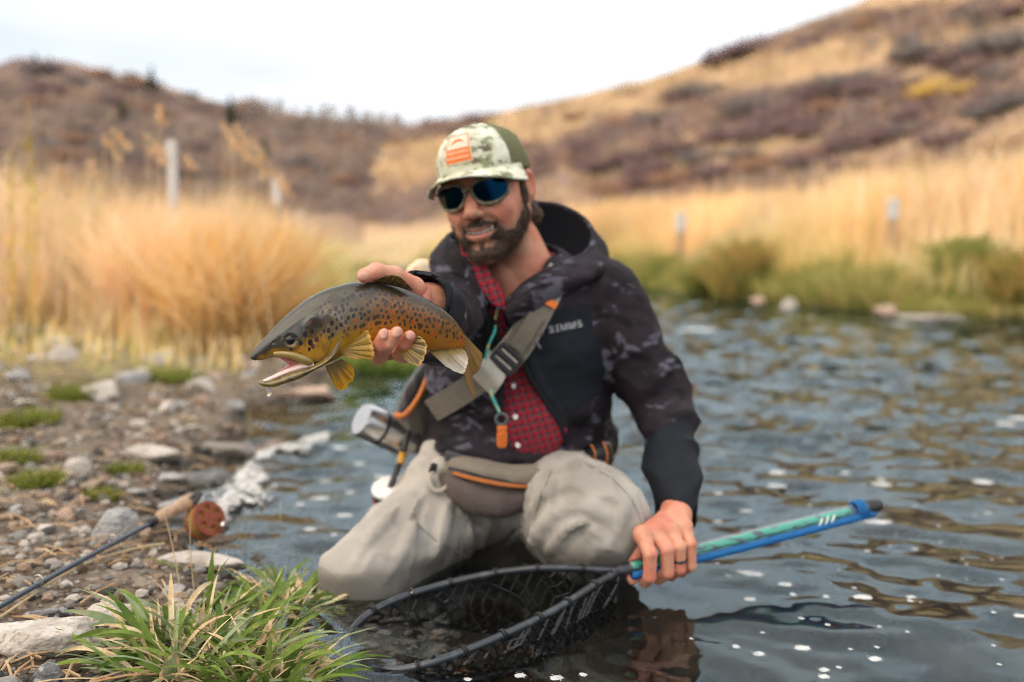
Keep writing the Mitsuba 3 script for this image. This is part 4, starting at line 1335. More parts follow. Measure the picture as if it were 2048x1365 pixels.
mat('m_plaid', proc(plaid), .85, .15)
def shirt_sdf(p):
    d = torso_sdf(p, -.008) - (meshkit.fbm(p * [14, 10, 10], 3, 44) - .5) * .018
    d = smin(d, ellipsoid(p, P(1060, 840, 1.925), (.075, .035, .085)), .03)
    neck = capsule(p, NECK0 - [0, 0, .02], NECK1, .0755, .078)
    d = smax(d, -neck, .006)
    vee = poly_sd(shapely.Polygon(P(np.array([955, 968, 1000, 1052, 1090, 1000]), np.array([480, 520, 590, 520, 470, 430]), 1.86)[:, [0, 2]]), p[:, 0], p[:, 2])
    return smax(d, -np.maximum(vee, p[:, 1] - 1.97), .006)
add(PERSON + '__shirt', mesh_sdf(shirt_sdf, [-.2, 1.74, .165], [.22, 2.25, .70], .0065), 'm_plaid', smooth=True)
# collar wings
for pts, wd in (([(928, 492, 1.868), (948, 540, 1.848), (972, 580, 1.838), (990, 612, 1.834)], [(.034, -.006, -.004), (.046, -.008, -.012), (.048, -.008, -.018), (.026, -.004, -.012)]),):
    c0 = spline(PP(pts), 24)
    w_ = np.array([np.interp(np.linspace(0, 1, 24), np.linspace(0, 1, 4), np.array(wd)[:, k]) for k in range(3)]).T
    add(PERSON + '__shirt__collar', sheet(c0[:, None] + w_[:, None] * np.linspace(-.25, .75, 8)[None, :, None], .003), 'm_plaid', smooth=True)
mat('m_button', (.75, .72, .70), .3, .5)
for x, y in ((1019, 716), (1028, 772), (1031, 834), (1036, 890)):
    q0 = on_body(shirt_sdf, x, y, .001, y0=1.7)
    bm = trimesh.creation.cylinder(.0052, .0022, sections=18)
    add(PERSON + '__shirt__button', place(bm, q0, z=[.1, -1, .1]), 'm_button', smooth=30)

# --- waders
def waders_base(p):
    legr = smin(capsule(p, HIP_R, KN_R, .116, .074), capsule(p, KN_R - [0, 0, .012], FT_R, .070, .072), .05)
    legl = smin(capsule(p, HIP_L, KN_L, .110, .095), capsule(p, KN_L - [0, 0, .010], FT_L, .086, .070), .045)
    d = smin(legr, legl, .035)
    d = smin(d, ellipsoid(p, P(1005, 1000, 2.10), (.165, .12, .105)), .04)
    knob = smin(ellipsoid(p, P(874, 908, 1.975), (.030, .03, .024)), smin(ellipsoid(p, P(846, 938, 1.965), (.024, .028, .022)), ellipsoid(p, P(886, 934, 1.93), (.024, .026, .020)), .008), .008)
    return smin(d, knob, .012)


FOLDS = [([(1085, 935), (1065, 975), (1056, 1020), (1062, 1070)], .010), ([(1250, 975), (1240, 1040), (1215, 1090)], .010), ([(760, 1050), (720, 1110), (690, 1165)], .008), ([(880, 960), (905, 1010), (955, 1060), (1000, 1068)], .010),
      # cloth ridges (along the legs, and in arcs round the raised knee) and creases between them
    ([(1062, 990), (1090, 955), (1150, 940), (1215, 958)], .015), ([(1060, 1040), (1092, 995), (1148, 975), (1212, 990), (1255, 1030)], .016), ([(1072, 1080), (1102, 1038), (1150, 1012), (1205, 1030), (1232, 1064)], .015),
    ([(1095, 1105), (1125, 1072), (1160, 1055), (1200, 1075)], .012), ([(1235, 950), (1268, 1000), (1278, 1055)], .010),
    ([(862, 965), (832, 1040), (800, 1110), (770, 1165)], .014), ([(895, 990), (885, 1060), (855, 1130)], .015), ([(925, 1010), (935, 1070), (925, 1125)], .013), ([(960, 1030), (985, 1075), (970, 1110)], .012), ([(1045, 1030), (1005, 1065), (955, 1085), (905, 1090)], .013),
    ([(800, 1010), (745, 1075), (700, 1130)], .011), ([(1040, 1060), (1000, 1090), (950, 1112)], .010), ([(835, 1045), (820, 1110), (815, 1160)], .008)]
GROOVES = [([(1128, 1110), (1150, 1070), (1190, 1046)], .007), ([(905, 1000), (908, 1070), (888, 1130)], .005), ([(1045, 1045), (1010, 1078), (960, 1098)], .006), ([(850, 1000), (825, 1070)], .005)]
FOLD3 = [(spline(np.array([march(waders_base, x, y, 1.55, 2.3) for x, y in f]), 9), r) for f, r in FOLDS]
GROOVE3 = [(spline(np.array([march(waders_base, x, y, 1.55, 2.3) for x, y in f]), 7), r) for f, r in GROOVES]


def waders_sdf(p):
    d = waders_base(p)
    near = d < .05
    q = p[near]
    e = d[near]
    for f, r in FOLD3:
        taper = r * np.sin(np.linspace(.25, 2.9, len(f)))
        e = smin(e, chain(q, f + [0, .05 * r, 0], taper * 1.0, .003), .006)
    for f, r in GROOVE3:
        e = smax(e, -chain(q, f - [0, .45 * r, 0], 1.25 * r * np.sin(np.linspace(.3, 2.85, len(f))), .002), .010)
    e = e - (meshkit.fbm(q * [9, 9, 6], 3, 52) - .5) * .011 - (meshkit.fbm(q * 30, 2, 54) - .5) * .006
    rdg = (1 - np.abs(2 * meshkit.fbm(q * [13, 13, 8] + 3, 2, 58) - 1) * 1.6).clip(0, 1) ** 4
    e = e - .007 * rdg
    d[near] = e
    return d


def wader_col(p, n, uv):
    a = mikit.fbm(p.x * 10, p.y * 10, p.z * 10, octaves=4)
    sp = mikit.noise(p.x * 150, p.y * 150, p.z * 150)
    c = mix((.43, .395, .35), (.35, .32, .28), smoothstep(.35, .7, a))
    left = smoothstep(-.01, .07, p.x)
    damp_shade = smoothstep(.42, .58, mikit.fbm(p.x * 7 + 5, p.y * 7, p.z * 7, octaves=3)) * left  # damp cloth together with shade of the bent knee, painted in by position
    c = mix(c, (.27, .245, .21), damp_shade * .75)
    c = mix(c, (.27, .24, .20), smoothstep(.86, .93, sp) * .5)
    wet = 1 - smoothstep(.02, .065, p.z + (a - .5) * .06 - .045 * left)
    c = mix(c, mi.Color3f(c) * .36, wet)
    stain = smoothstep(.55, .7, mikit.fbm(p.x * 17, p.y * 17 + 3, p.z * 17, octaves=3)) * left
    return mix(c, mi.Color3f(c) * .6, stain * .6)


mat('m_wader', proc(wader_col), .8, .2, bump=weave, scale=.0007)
WD = add(PERSON + '__waders', mesh_sdf(waders_sdf, [-.40, 1.62, -.24], [.32, 2.34, .26], .0062), 'm_wader', smooth=True, label='pale grey waders, wet and with shade painted on the bent knee by the net')
# seam lines on the legs
def surf_line(f, pts, n=60, lift=.001, **kw):
    pts = np.array(pts, float)
    s = spline(np.c_[pts, pts[:, :1] * 0], n)[:, :2]
    q = np.array([on_body(f, x, y, lift, **kw) for x, y in s])
    return gaussian_filter1d(q, 1.5, axis=0, mode='nearest')
mat('m_seam', (.27, .245, .21), .8, .2)
for pts in ([(822, 1035), (870, 1080), (930, 1110)], [(1165, 925), (1225, 960), (1268, 1010), (1285, 1060)], [(935, 1030), (925, 1080), (918, 1130)], [(838, 1000), (822, 1035)], [(1105, 940), (1085, 985), (1070, 1040)]):
    add(WD + '__seam', tube(surf_line(waders_sdf, pts, 40, .0006, y0=1.55, y1=2.3), .0016, sides=6), 'm_seam', smooth=True)
# ------------------------------------------------------------------ what the angler carries
LJ = lambda p: jacket_sdf(p)  # noqa: E731
def jline(pts, n=60, lift=.004, smoothn=2.5, f=None, y0=1.6):
    pts = np.array(pts, float)
    s = spline(np.c_[pts, pts[:, :1] * 0], n)[:, :2]
    f = f or (lambda p: np.minimum(jacket_solid(p), torso_sdf(p, .012)))
    q = np.array([on_body(f, x, y, lift, y0=y0) for x, y in s])
    return gaussian_filter1d(q, smoothn, axis=0, mode='nearest')


# sling pack: strap over the chest, buckle, body behind the hip
def canvas(c0, c1):
    return proc(lambda p, n, uv: mix(c0, c1, mikit.fbm(p.x * 130, p.y * 130, p.z * 130, octaves=3)))
mat('m_strap', canvas((.50, .455, .38), (.41, .37, .31)), .85, .2, bump=weave, scale=.001)
mat('m_strap_dark', canvas((.19, .165, .135), (.145, .125, .102)), .85, .2, bump=weave, scale=.001)
mat('m_pack', canvas((.20, .175, .15), (.145, .125, .108)), .85, .2, bump=weave, scale=.001)
mat('m_trim', canvas((.50, .17, .05), (.40, .12, .035)), .7, .25)
mat('m_black_plastic', (.014, .015, .017), .4, .5)
mat('m_grey_plastic', (.085, .088, .095), .45, .5)
SL = thing('sling_pack', 'grey brown sling pack with orange trim behind the hip, strap across the chest', 'bag')
def strap_frame(path):
    t = np.gradient(path, axis=0)
    w = np.cross(t, [0.12, -1.0, 0.1])
    return w / np.linalg.norm(w, axis=1, keepdims=True)


A = gaussian_filter1d(jline([(1122, 536), (1080, 612), (1034, 690), (1000, 728), (960, 758), (915, 790), (866, 826)], 90, .016, 5), 4, axis=0, mode='nearest')
across = np.array([.8, 0, .42])
add(SL + '__shoulder_strap', ribbon(A[:52], strap_frame(A)[:52], np.interp(np.linspace(0, 1, 52), [0, 1], [.050, .058]), .005), 'm_strap', smooth=40, label='taupe upper strap over the shoulder')
B = A[16:46] + np.array([0, -.0065, 0])
add(SL + '__strap_pad', ribbon(B, strap_frame(B), .050, .006), 'm_strap_dark', smooth=40, label='dark brown pad sewn on the strap')
tc_ = A[17] + np.array([0, -.014, 0])
wv_ = strap_frame(A)[17]
add(SL + '__orange_tab', ribbon(tc_ + np.outer(np.linspace(-.5, .5, 16), wv_ * .052), A[19] - A[15], .013, .004), 'm_orange', smooth=40)
wp_ = A[24:42] + np.array([0, -.0135, 0])
add(SL + '__webbing', ribbon(wp_, strap_frame(wp_), .030, .003), 'm_strap_dark', smooth=40)
dirS = (B[-1] - B[0]) / np.linalg.norm(B[-1] - B[0])
across = strap_frame(A)[46]
bc = A[47] + np.array([0, -.012, 0])
bz = np.cross(dirS, across)
bz = bz if bz[1] < 0 else -bz
bk = cat([rbox([.050, .010, .010], .002), rbox([.050, .010, .010], .002).apply_translation([0, .017, 0]), rbox([.050, .009, .010], .002).apply_translation([0, -.017, 0]), rbox([.009, .044, .009], .002).apply_translation([-.022, 0, 0]), rbox([.009, .044, .009], .002).apply_translation([.022, 0, 0])])
add(SL + '__buckle', place(bk, bc, x=across, z=bz), 'm_black_plastic', smooth=40, label='black ladder buckle on the chest strap')
add(SL + '__buckle__bar', place(cat([rbox([.040, .004, .011], .0015).apply_translation([0, .0085, .001]), rbox([.040, .004, .011], .0015).apply_translation([0, -.0085, .001])]), bc, x=across, z=bz), 'm_strap', smooth=40)
C = A[50:]
add(SL + '__lower_strap', ribbon(C, strap_frame(C), .047, .005), 'm_strap_dark', smooth=40, label='dark lower strap running to the pack')
# the loose end of the webbing folded into a loop
lp = A[56] + np.array([0, -.010, 0])
tl = np.linspace(0, 1, 40)
loop = lp + np.outer((tl - .5) * .058, dirS) + np.outer(np.sin(tl * np.pi) * .026, [0, -1, 0])
add(SL + '__strap_end', ribbon(loop, strap_frame(A)[56], .054, .003), 'm_strap', smooth=40, label='pale loose strap end folded over')
cross_ = [on_body(jacket_solid, 1062, 672, .012, y0=1.6)]
for a_, b_, r_ in (((-.017, .020), (.017, -.020), .0045), ((-.020, -.006), (.022, .008), .0045)):
    cp = cross_[0]
    add(SL + '__clip', tube(np.array([cp + [a_[0], -.004, a_[1]], cp + [0, -.007, 0], cp + [b_[0], -.004, b_[1]]]), [.003, r_, .003], sides=8), 'm_grey_plastic', smooth=True, label='grey crossed clip on the jacket front')


def bag(pts, width, n=40, m=28, power=.75):
    """A soft bag: a loft between two outlines (upper, lower) with rounded thickness."""
    up, lo_, ys = pts
    t = np.linspace(0, 1, len(up))
    k = np.linspace(0, 1, n)
    u_, l_ = (PchipInterpolator(t, np.asarray(v, float))(k) for v in (up, lo_))
    y_ = np.interp(k, t, ys)
    a, b = P(u_[:, 0], u_[:, 1], y_), P(l_[:, 0], l_[:, 1], y_)
    an = np.linspace(0, 2 * np.pi, m, endpoint=False)
    sp = lambda v: np.sign(v) * np.abs(v) ** power  # noqa: E731
    w = np.interp(k, np.linspace(0, 1, len(width)), width)
    g = (a + b)[:, None] / 2 + (a - b)[:, None] / 2 * sp(np.sin(an))[None, :, None] + np.array([0, 1.0, 0]) * (w[:, None] * sp(np.cos(an))[None])[..., None]
    g = g + ((meshkit.fbm(g * 18, 3, 61) - .5) * .014)[..., None] * np.array([.4, -1, .4])
    f = quads(n, m, True)
    kk = np.arange(m)
    f = np.vstack([f, np.stack([kk * 0 + n * m, kk, (kk + 1) % m], 1), np.stack([kk * 0 + n * m + 1, (n - 1) * m + (kk + 1) % m, (n - 1) * m + kk], 1)])
    return trimesh.Trimesh(np.vstack([g.reshape(-1, 3), g[0].mean(0), g[-1].mean(0)]), f, process=False)


add(SL + '__pack_body', bag(([(796, 815), (812, 775), (835, 742), (862, 715), (900, 700)], [(800, 850), (835, 905), (862, 915), (885, 900), (905, 850)], [2.05, 2.08, 2.12, 2.16, 2.2]), [.03, .06, .075, .08, .07]), 'm_pack', smooth=True)
add(SL + '__pack_flap', bag(([(792, 822), (808, 776), (828, 745), (850, 718)], [(800, 838), (822, 815), (842, 790), (862, 752)], [2.02, 2.03, 2.06, 2.10]), [.02, .03, .03, .03]), 'm_grey_plastic', smooth=True, label='dark grey panel above the orange trim')
add(SL + '__trim', tube(PP([(793, 828, 1.985), (806, 832, 1.975), (822, 818, 1.98), (842, 786, 1.995), (856, 750, 2.02), (866, 716, 2.05)]), [.009, .0105, .0095, .009, .009, .008], n=50, sides=10, flat=.6), 'm_trim', smooth=True, label='orange piping along the pack')
# fleece patch of the pack by the shoulder
def fleece(p, n, uv):
    return mix((.72, .60, .45), (.55, .22, .06), smoothstep(.52, .62, mikit.fbm(p.x * 45, p.y * 45, p.z * 70, octaves=3)))
mat('m_fleece', proc(fleece), .95, .1)
add(SL + '__fly_patch', bag(([(806, 552), (822, 530), (842, 518), (864, 522), (882, 540)], [(810, 562), (826, 570), (846, 575), (868, 574), (884, 560)], [2.10] * 5), [.01, .03, .035, .03, .01]), 'm_fleece', smooth=True, label='cream and orange fleece fly patch at the shoulder')

# steel bottle in the pack's side
BT = thing('insulated_bottle', 'brushed steel insulated bottle sticking out beside the sling pack', 'bottle')
b0, b1 = P(722, 838, 2.00), P(822, 884, 2.06)
bz_ = (b0 - b1) / np.linalg.norm(b0 - b1)
blen = np.linalg.norm(b0 - b1)
mat('m_steel', (.62, .61, .60), .30, .5, metallic=1.0)
mat('m_steel_white', (.80, .80, .78), .35, .5)
prof = np.array([[0, 0], [.034, 0], [.036, .003], [.036, blen * .60], [.0345, blen * .62], [.0345, blen * .64], [.036, blen * .66], [.036, blen - .006], [.031, blen], [0, blen]])
lat = trimesh.creation.revolve(prof[:4], sections=48)
add(BT + '__bottle_body', place(lat, b1, z=bz_), 'm_steel', smooth=30)
add(BT + '__cup', place(trimesh.creation.revolve(np.array([[.0, blen * .66], [.0362, blen * .66], [.0366, blen * .68], [.0362, blen - .007], [.0325, blen], [0, blen]]), sections=48), b1, z=bz_), 'm_steel', smooth=30, label='bright steel cup of the bottle')
add(BT + '__neck_ring', place(trimesh.creation.revolve(np.array([[.0, blen * .60], [.0352, blen * .60], [.0352, blen * .66], [0, blen * .66]]), sections=48), b1, z=bz_), 'm_black_plastic', smooth=30)

# reel hanging on a rod butt behind the hip
RL = thing('fly_reel', 'white faced fly reel with a red rim and black stem behind the hip', 'fishing reel')
rc_ = P(779, 985, 1.96)
rz_ = np.array([-.15, -.45, .9])
mat('m_reel_white', (.72, .70, .68), .35, .5)
mat('m_red', (.40, .03, .025), .35, .5)
mat('m_black_metal', (.02, .02, .022), .35, .5)
mat('m_amber', (.55, .28, .03), .4, .4)
def disc(r0, z0, z1, r1=None):
    return trimesh.creation.revolve(np.array([[0, z0], [r0, z0], [(r1 or r0), (z0 + z1) / 2], [r0 * .985, z1], [0, z1]]), sections=48)
add(RL + '__face', place(disc(.034, .010, .016), rc_, z=rz_), 'm_reel_white', smooth=30)
add(RL + '__spool', place(disc(.035, -.008, .010), rc_, z=rz_), 'm_black_metal', smooth=30)
add(RL + '__rim', place(disc(.0365, -.024, -.008, .038), rc_, z=rz_), 'm_red', smooth=30, label='red rim under the black spool')
add(RL + '__stem', tube(PP([(781, 975, 1.95), (790, 950, 1.96), (799, 930, 1.98)]), .0065, n=12), 'm_black_metal', smooth=True)
add(RL + '__seat', tube(PP([(799, 934, 1.985), (803, 915, 2.0), (806, 900, 2.01)]), [.006, .0085, .006], n=12), 'm_amber', smooth=True, label='amber section of the stem')
add(RL + '__butt', tube(PP([(806, 905, 2.005), (815, 870, 2.02), (826, 850, 2.05)]), .0075, n=12), 'm_black_metal', smooth=True)

# waist pack
WK = thing('waist_pack', 'brown waist pack with an orange zip lying across the lap', 'bag')
mat('m_waist', canvas((.125, .098, .088), (.090, .070, .063)), .85, .2, bump=weave, scale=.0015)
mat('m_waist_top', canvas((.26, .22, .175), (.20, .17, .135)), .85, .2, bump=weave, scale=.001)
add(WK + '__pouch', bag(([(878, 948), (905, 945), (945, 955), (1000, 968), (1050, 972), (1092, 962)], [(884, 975), (910, 1000), (955, 1026), (1005, 1032), (1050, 1012), (1094, 975)], [1.915, 1.885, 1.865, 1.86, 1.87, 1.90]), [.02, .045, .055, .055, .045, .02], power=.8), 'm_waist', smooth=True)
add(WK + '__belt_panel', bag(([(892, 905), (920, 912), (970, 922), (1030, 932), (1090, 928), (1120, 918)], [(885, 950), (915, 952), (965, 962), (1025, 975), (1075, 970), (1120, 945)], [1.93, 1.90, 1.875, 1.87, 1.88, 1.93]), [.02, .03, .035, .035, .03, .02]), 'm_waist_top', smooth=True, label='khaki upper band of the waist pack')
add(WK + '__zip', tube(PP([(908, 946, 1.855), (940, 956, 1.832), (985, 966, 1.822), (1025, 972, 1.826), (1062, 973, 1.842)]), [.0045, .0062, .0066, .006, .0045], n=50, sides=10, flat=.6), 'm_trim', smooth=True, label='orange zip')
add(WK + '__zip_shade', tube(PP([(900, 938, 1.868), (940, 949, 1.846), (985, 959, 1.838), (1025, 965, 1.84), (1066, 966, 1.858)]), .0065, n=50, sides=10, flat=.6), 'm_black_plastic', smooth=True)
mat('m_cord', canvas((.48, .43, .36), (.38, .34, .28)), .8, .2)
add(WK + '__cord_loop', tube(PP([(868, 945, 1.885), (860, 965, 1.87), (872, 982, 1.865), (892, 975, 1.866), (896, 958, 1.868)]), .0045, n=40, sides=8), 'm_cord', smooth=True)
add(WK + '__cord_lock', place(rbox([.014, .012, .022], .003), P(866, 938, 1.885), z=[.3, -.4, .8]), 'm_black_plastic', smooth=40)
add(WK + '__strap_stub', place(rbox([.030, .010, .022], .003), P(905, 915, 1.90), z=[.3, -.3, .9]), 'm_grey_plastic', smooth=40)

# black pouch at the other hip
HP_ = thing('belt_pouch', 'small black pouch with piping on the belt beside the far elbow', 'pouch')
add(HP_ + '__pouch_body', bag(([(1168, 905), (1190, 890), (1210, 884), (1226, 892)], [(1172, 922), (1192, 930), (1212, 934), (1228, 922)], [1.93, 1.92, 1.93, 1.95]), [.015, .03, .03, .015]), 'm_black_plastic', smooth=True)
add(HP_ + '__piping', tube(PP([(1182, 890, 1.893), (1190, 905, 1.888), (1188, 928, 1.894)]), .002, n=16), 'm_trim', smooth=True)
add(HP_ + '__piping', tube(PP([(1206, 884, 1.896), (1214, 905, 1.892), (1212, 932, 1.898)]), .002, n=16), 'm_trim', smooth=True)

# lanyard with ring and whistle
LY = thing('lanyard', 'thin teal and yellow cord lanyard hanging from the neck over the shirt', 'lanyard')
def cordcol(p, n, uv):
    s = (p.z + p.x * .5) * 85
    return mix((.06, .38, .34), (.55, .50, .16), smoothstep(.45, .6, mikit.noise(s, p.x * 40)))
mat('m_lanyard', proc(cordcol), .7, .2)
front = lambda p: np.minimum(np.minimum(jacket_sdf(p), shirt_sdf(p)), body_sdf(p))  # noqa: E731
c1 = jline([(999, 577), (997, 610), (990, 645), (982, 680), (975, 712), (972, 740)], 40, .006, 2, f=front)
c1 = c1 - np.outer(np.interp(np.linspace(0, 1, 40), [0, .3, .7, 1], [0, .005, .03, .045]), [0, 1, 0])
c2 = P(np.array([982, 985, 992, 999]), np.array([778, 795, 810, 826]), np.array([1.755, 1.75, 1.75, 1.75]))
add(LY + '__cord', tube(c1, .0028, sides=8), 'm_lanyard', smooth=True)
add(LY + '__cord', tube(spline(c2, 20), .0030, sides=8), 'm_lanyard', smooth=True)
an = np.linspace(0, 2 * np.pi, 40, endpoint=False)
rgc = P(1003, 839, 1.75)
add(LY + '__ring', tube(rgc + .0098 * np.stack([np.cos(an), np.cos(an) * 0, np.sin(an)], 1), .0032, sides=10, closed=True), 'm_grey_plastic', smooth=True)
WH = thing('whistle', 'small orange whistle hanging from the lanyard ring', 'whistle')
wc = P(1004, 851, 1.75)
wb = cat([rbox([.018, .014, .012], .003).apply_translation([0, 0, -.006]), trimesh.creation.revolve(np.array([[0, -.040], [.0065, -.040], [.0088, -.036], [.0092, -.014], [.0075, -.011], [0, -.011]]), sections=24)])
add(WH + '__whistle_body', place(wb, wc, x=[1, 0, 0], z=[0, 0, 1]), 'm_orange', smooth=30)
for k in range(4):
    zz = -.016 - k * .0055
    r_ = .0094
    add(WH + '__rib', place(tube(np.stack([r_ * np.cos(an), r_ * np.sin(an), zz + .0016 * np.cos(an)], 1)[::2], .0009, sides=6, closed=True), wc, x=[1, 0, 0], z=[0, 0, 1]), 'm_orange', smooth=True)

# ------------------------------------------------------------------ landing net
NT = thing('landing_net', 'black rubber mesh landing net with a blue and green clear handle', 'landing net')
mat('m_hoop', proc(lambda p, n, uv: mix((.022, .026, .032), (.05, .056, .065), smoothstep(.5, .75, mikit.fbm(p.x * 60, p.y * 60, p.z * 60, octaves=3)))), .28, .6, clearcoat=.5)
mat('m_net', (.010, .010, .011), .35, .5)
thr = P(1238, 1142, 1.655)
hoop_px = [(1238, 1141, 1.655), (1170, 1138, 1.652), (1100, 1136, 1.642), (1010, 1143, 1.645), (900, 1166, 1.64), (800, 1196, 1.615), (728, 1234, 1.57), (692, 1285, 1.505), (690, 1318, 1.458), (722, 1338, 1.405), (790, 1342, 1.375), (870, 1324, 1.375), (960, 1290, 1.41), (1050, 1250, 1.47), (1140, 1202, 1.55), (1205, 1160, 1.625), (1240, 1142, 1.655)]
hp = spline(PP(hoop_px), 150)
hp = gaussian_filter1d(hp, 2, axis=0, mode='nearest')
add(NT + '__hoop', tube(hp, .0062, sides=14), 'm_hoop', smooth=True)
for t_ in list(np.linspace(.06, .94, 15)):
    k = int(t_ * 149)
    tg = (hp[min(k + 2, 149)] - hp[k - 2])
    tg /= np.linalg.norm(tg)
    a_ = np.cross(tg, [0, 0, 1])
    a_ /= np.linalg.norm(a_)
    b_ = np.cross(tg, a_)
    turns = np.linspace(0, 4 * np.pi, 40)
    add(NT + '__lashing', tube(hp[k] + .0078 * (np.cos(turns)[:, None] * a_ + np.sin(turns)[:, None] * b_) + np.outer(np.linspace(-.004, .004, 40) + (-.5) * 0, tg), .0017, sides=6), 'm_net', smooth=True)
# the bag: a sagging surface cut into diamond mesh of thick rubber strands
NA, NRW = 84, 17
loopn = spline(PP(hoop_px[:-1]), NA, True)
cen = loopn.mean(0)
bagp = np.empty((NRW, NA, 3))
for r in range(NRW):
    s = r / (NRW - 1)
    sh = 1 - .10 * s - .50 * s ** 5
    bagp[r] = cen + (loopn - cen) * sh
    bagp[r][:, 2] = (loopn[:, 2] - .004) * (1 - s) + s * (-.175) - .012 * np.sin(np.arange(NA) * .9 + r)
    bagp[r] += np.array([.02, .03, 0]) * s + (meshkit.noise(bagp[r] * 22, 71)[:, None] - .5) * .012
bagp[1:, :, 2] = np.minimum(bagp[1:, :, 2], loopn[None, :, 2] - .006)
str_ = []
def strand(a, b, r=.0016):
    return a, b, r
segs = []
for r in range(NRW - 1):
    for k in range(NA):
        a = bagp[r, k]
        if (r + k) % 2 == 0:
            segs += [(a, bagp[r + 1, (k + 1) % NA]), (a, bagp[r + 1, (k - 1) % NA])]
seg = np.array(segs)
d_ = seg[:, 1] - seg[:, 0]
d_ /= np.linalg.norm(d_, axis=1, keepdims=True)
a_ = np.cross(d_, [0.3, 0.2, 1])
a_ /= np.linalg.norm(a_, axis=1, keepdims=True)
b_ = np.cross(d_, a_)
ring = [seg[:, e][:, None] + .0023 * (np.cos(q_) * a_ + np.sin(q_) * b_)[:, None] for e in (0, 1) for q_ in (0, np.pi / 2, np.pi, 1.5 * np.pi)]
vv = np.concatenate(ring, 1).reshape(-1, 3)
kk = np.arange(len(seg))[:, None] * 8
ff = np.vstack([np.concatenate([kk + i, kk + (i + 1) % 4, kk + 4 + (i + 1) % 4], 1) for i in range(4)] + [np.concatenate([kk + i, kk + 4 + (i + 1) % 4, kk + 4 + i], 1) for i in range(4)])
add(NT + '__netting', trimesh.Trimesh(vv, ff, process=False), 'm_net', kind='stuff', smooth=False)
# handle: clear tube with green lining and a blue cord
HL = np.linalg.norm(HB - HA)
mat('m_tube_green', proc(lambda p, n, uv: mix((.012, .30, .20), (.008, .03, .045), smoothstep(.58, .66, mikit.fbm(p.x * 30 + p.y * 10, p.z * 160, p.y * 100, octaves=3)))), .3, .5)
mat('m_cord_blue', proc(lambda p, n, uv: mix((.012, .16, .42), (.006, .07, .22), mikit.noise(p.x * 330, p.y * 330, p.z * 300))), .6, .3)
scene['m_clear'] = {'type': 'thindielectric', 'int_ior': 1.45}
hd0, hd1 = on_handle(1252), HB
add(NT + '__throat', tube(np.array([thr - AX * .015, thr + AX * .03, on_handle(1285)]), [.008, .011, .012], n=20, sides=14), 'm_hoop', smooth=True)
off = TOW * .004 + HUP * .002
add(NT + '__handle_core', tube(np.array([on_handle(1262) + HUP * .002, on_handle(1500) + HUP * .002, on_handle(1690) + HUP * .002]), [.0072, .0078, .0072], n=30, sides=14), 'm_tube_green', smooth=True, label='green lining inside the clear handle')
add(NT + '__handle_tube', tube(np.array([on_handle(1256), on_handle(1500), on_handle(1735)]), .0132, n=30, sides=24), 'm_clear', smooth=True, label='clear tube of the net handle')
add(NT + '__blue_cord', tube(np.array([on_handle(1256) - HUP * .0112 + TOW * .009, on_handle(1500) - HUP * .0116 + TOW * .009, on_handle(1738) - HUP * .0108 + TOW * .009]), .0070, n=40, sides=10), 'm_cord_blue', smooth=True, label='bright blue cord along the handle')
kn_t = np.linspace(0, 6 * np.pi, 90)
add(NT + '__cord_knot', tube(on_handle(1712) + (.0168 * (np.cos(kn_t)[:, None] * TOW + np.sin(kn_t)[:, None] * HUP)) + np.outer(np.linspace(-.012, .012, 90), AX), .0030, sides=8), 'm_cord_blue', smooth=True, label='blue cord wound near the handle end')
add(NT + '__end_cap', tube(np.array([on_handle(1728), on_handle(1752), on_handle(1758)]), [.0140, .0148, .0115], n=12, sides=20), 'm_black_plastic', smooth=40)
mat('m_decal', (.70, .78, .74), .5, .3)
for k in range(3):
    o_ = on_handle(1618 + 13 * k)
    add(NT + '__decal', tube(np.array([o_ + TOW * .0133 - HUP * .006 - AX * .004, o_ + TOW * .0140 + HUP * .001, o_ + TOW * .0126 + HUP * .008 + AX * .005]), [.0014, .0022, .0014], n=8, sides=6), 'm_decal', smooth=True, label='white slanted mark on the handle')

# ------------------------------------------------------------------ rod lying on the gravel
RD = thing('fly_rod', 'dark fly rod with a cork grip lying on the stony bank', 'fishing rod')
r0, r1, r2, r3 = G(-150, 1302, .055), G(300, 1048, .075), G(312, 1040, .078), G(388, 998, .10)
mat('m_blank', (.030, .045, .065), .25, .6, clearcoat=.5)
mat('m_cork', proc(lambda p, n, uv: mix((.44, .30, .20), (.28, .175, .105), smoothstep(.5, .8, mikit.fbm(p.x * 150, p.y * 150, p.z * 150, octaves=3)))), .8, .2)
add(RD + '__blank', tube(np.array([r0, (r0 + r1) / 2 + [0, 0, .004], r1]), [.0036, .0046, .0052], n=40, sides=10), 'm_blank', smooth=True)
add(RD + '__winding_check', tube(np.array([r1, r2]), .0085, sides=12), 'm_black_metal', smooth=True)
gr_ = np.linspace(0, 1, 40)
add(RD + '__cork_grip', tube(r2 + np.outer(gr_, r3 - r2), np.interp(gr_, [0, .12, .5, .85, 1], [.009, .0135, .0118, .015, .0125]), sides=18), 'm_cork', smooth=True)
gd = (r1 - r0) / np.linalg.norm(r1 - r0)
for f_ in (.42, .78):
    c_ = r0 + (r1 - r0) * f_
    add(RD + '__line_guide', tube(c_ + [0, 0, .011] + .008 * (np.cos(an)[:, None] * np.array([gd[1], -gd[0], 0]) + np.sin(an)[:, None] * np.array([0, 0, 1])), .0011, sides=6, closed=True), 'm_steel', smooth=True)
RR = thing('fly_reel', 'orange and red fly reel at the butt of the rod on the bank', 'fishing reel')
rq = G(410, 1052, .05) + [0, 0, .010]
ax_ = np.array([.75, -.50, .45])
mat('m_reel_orange', (.34, .10, .06), .3, .5, metallic=.4)
mat('m_reel_gold', (.36, .20, .06), .35, .5, metallic=.3)
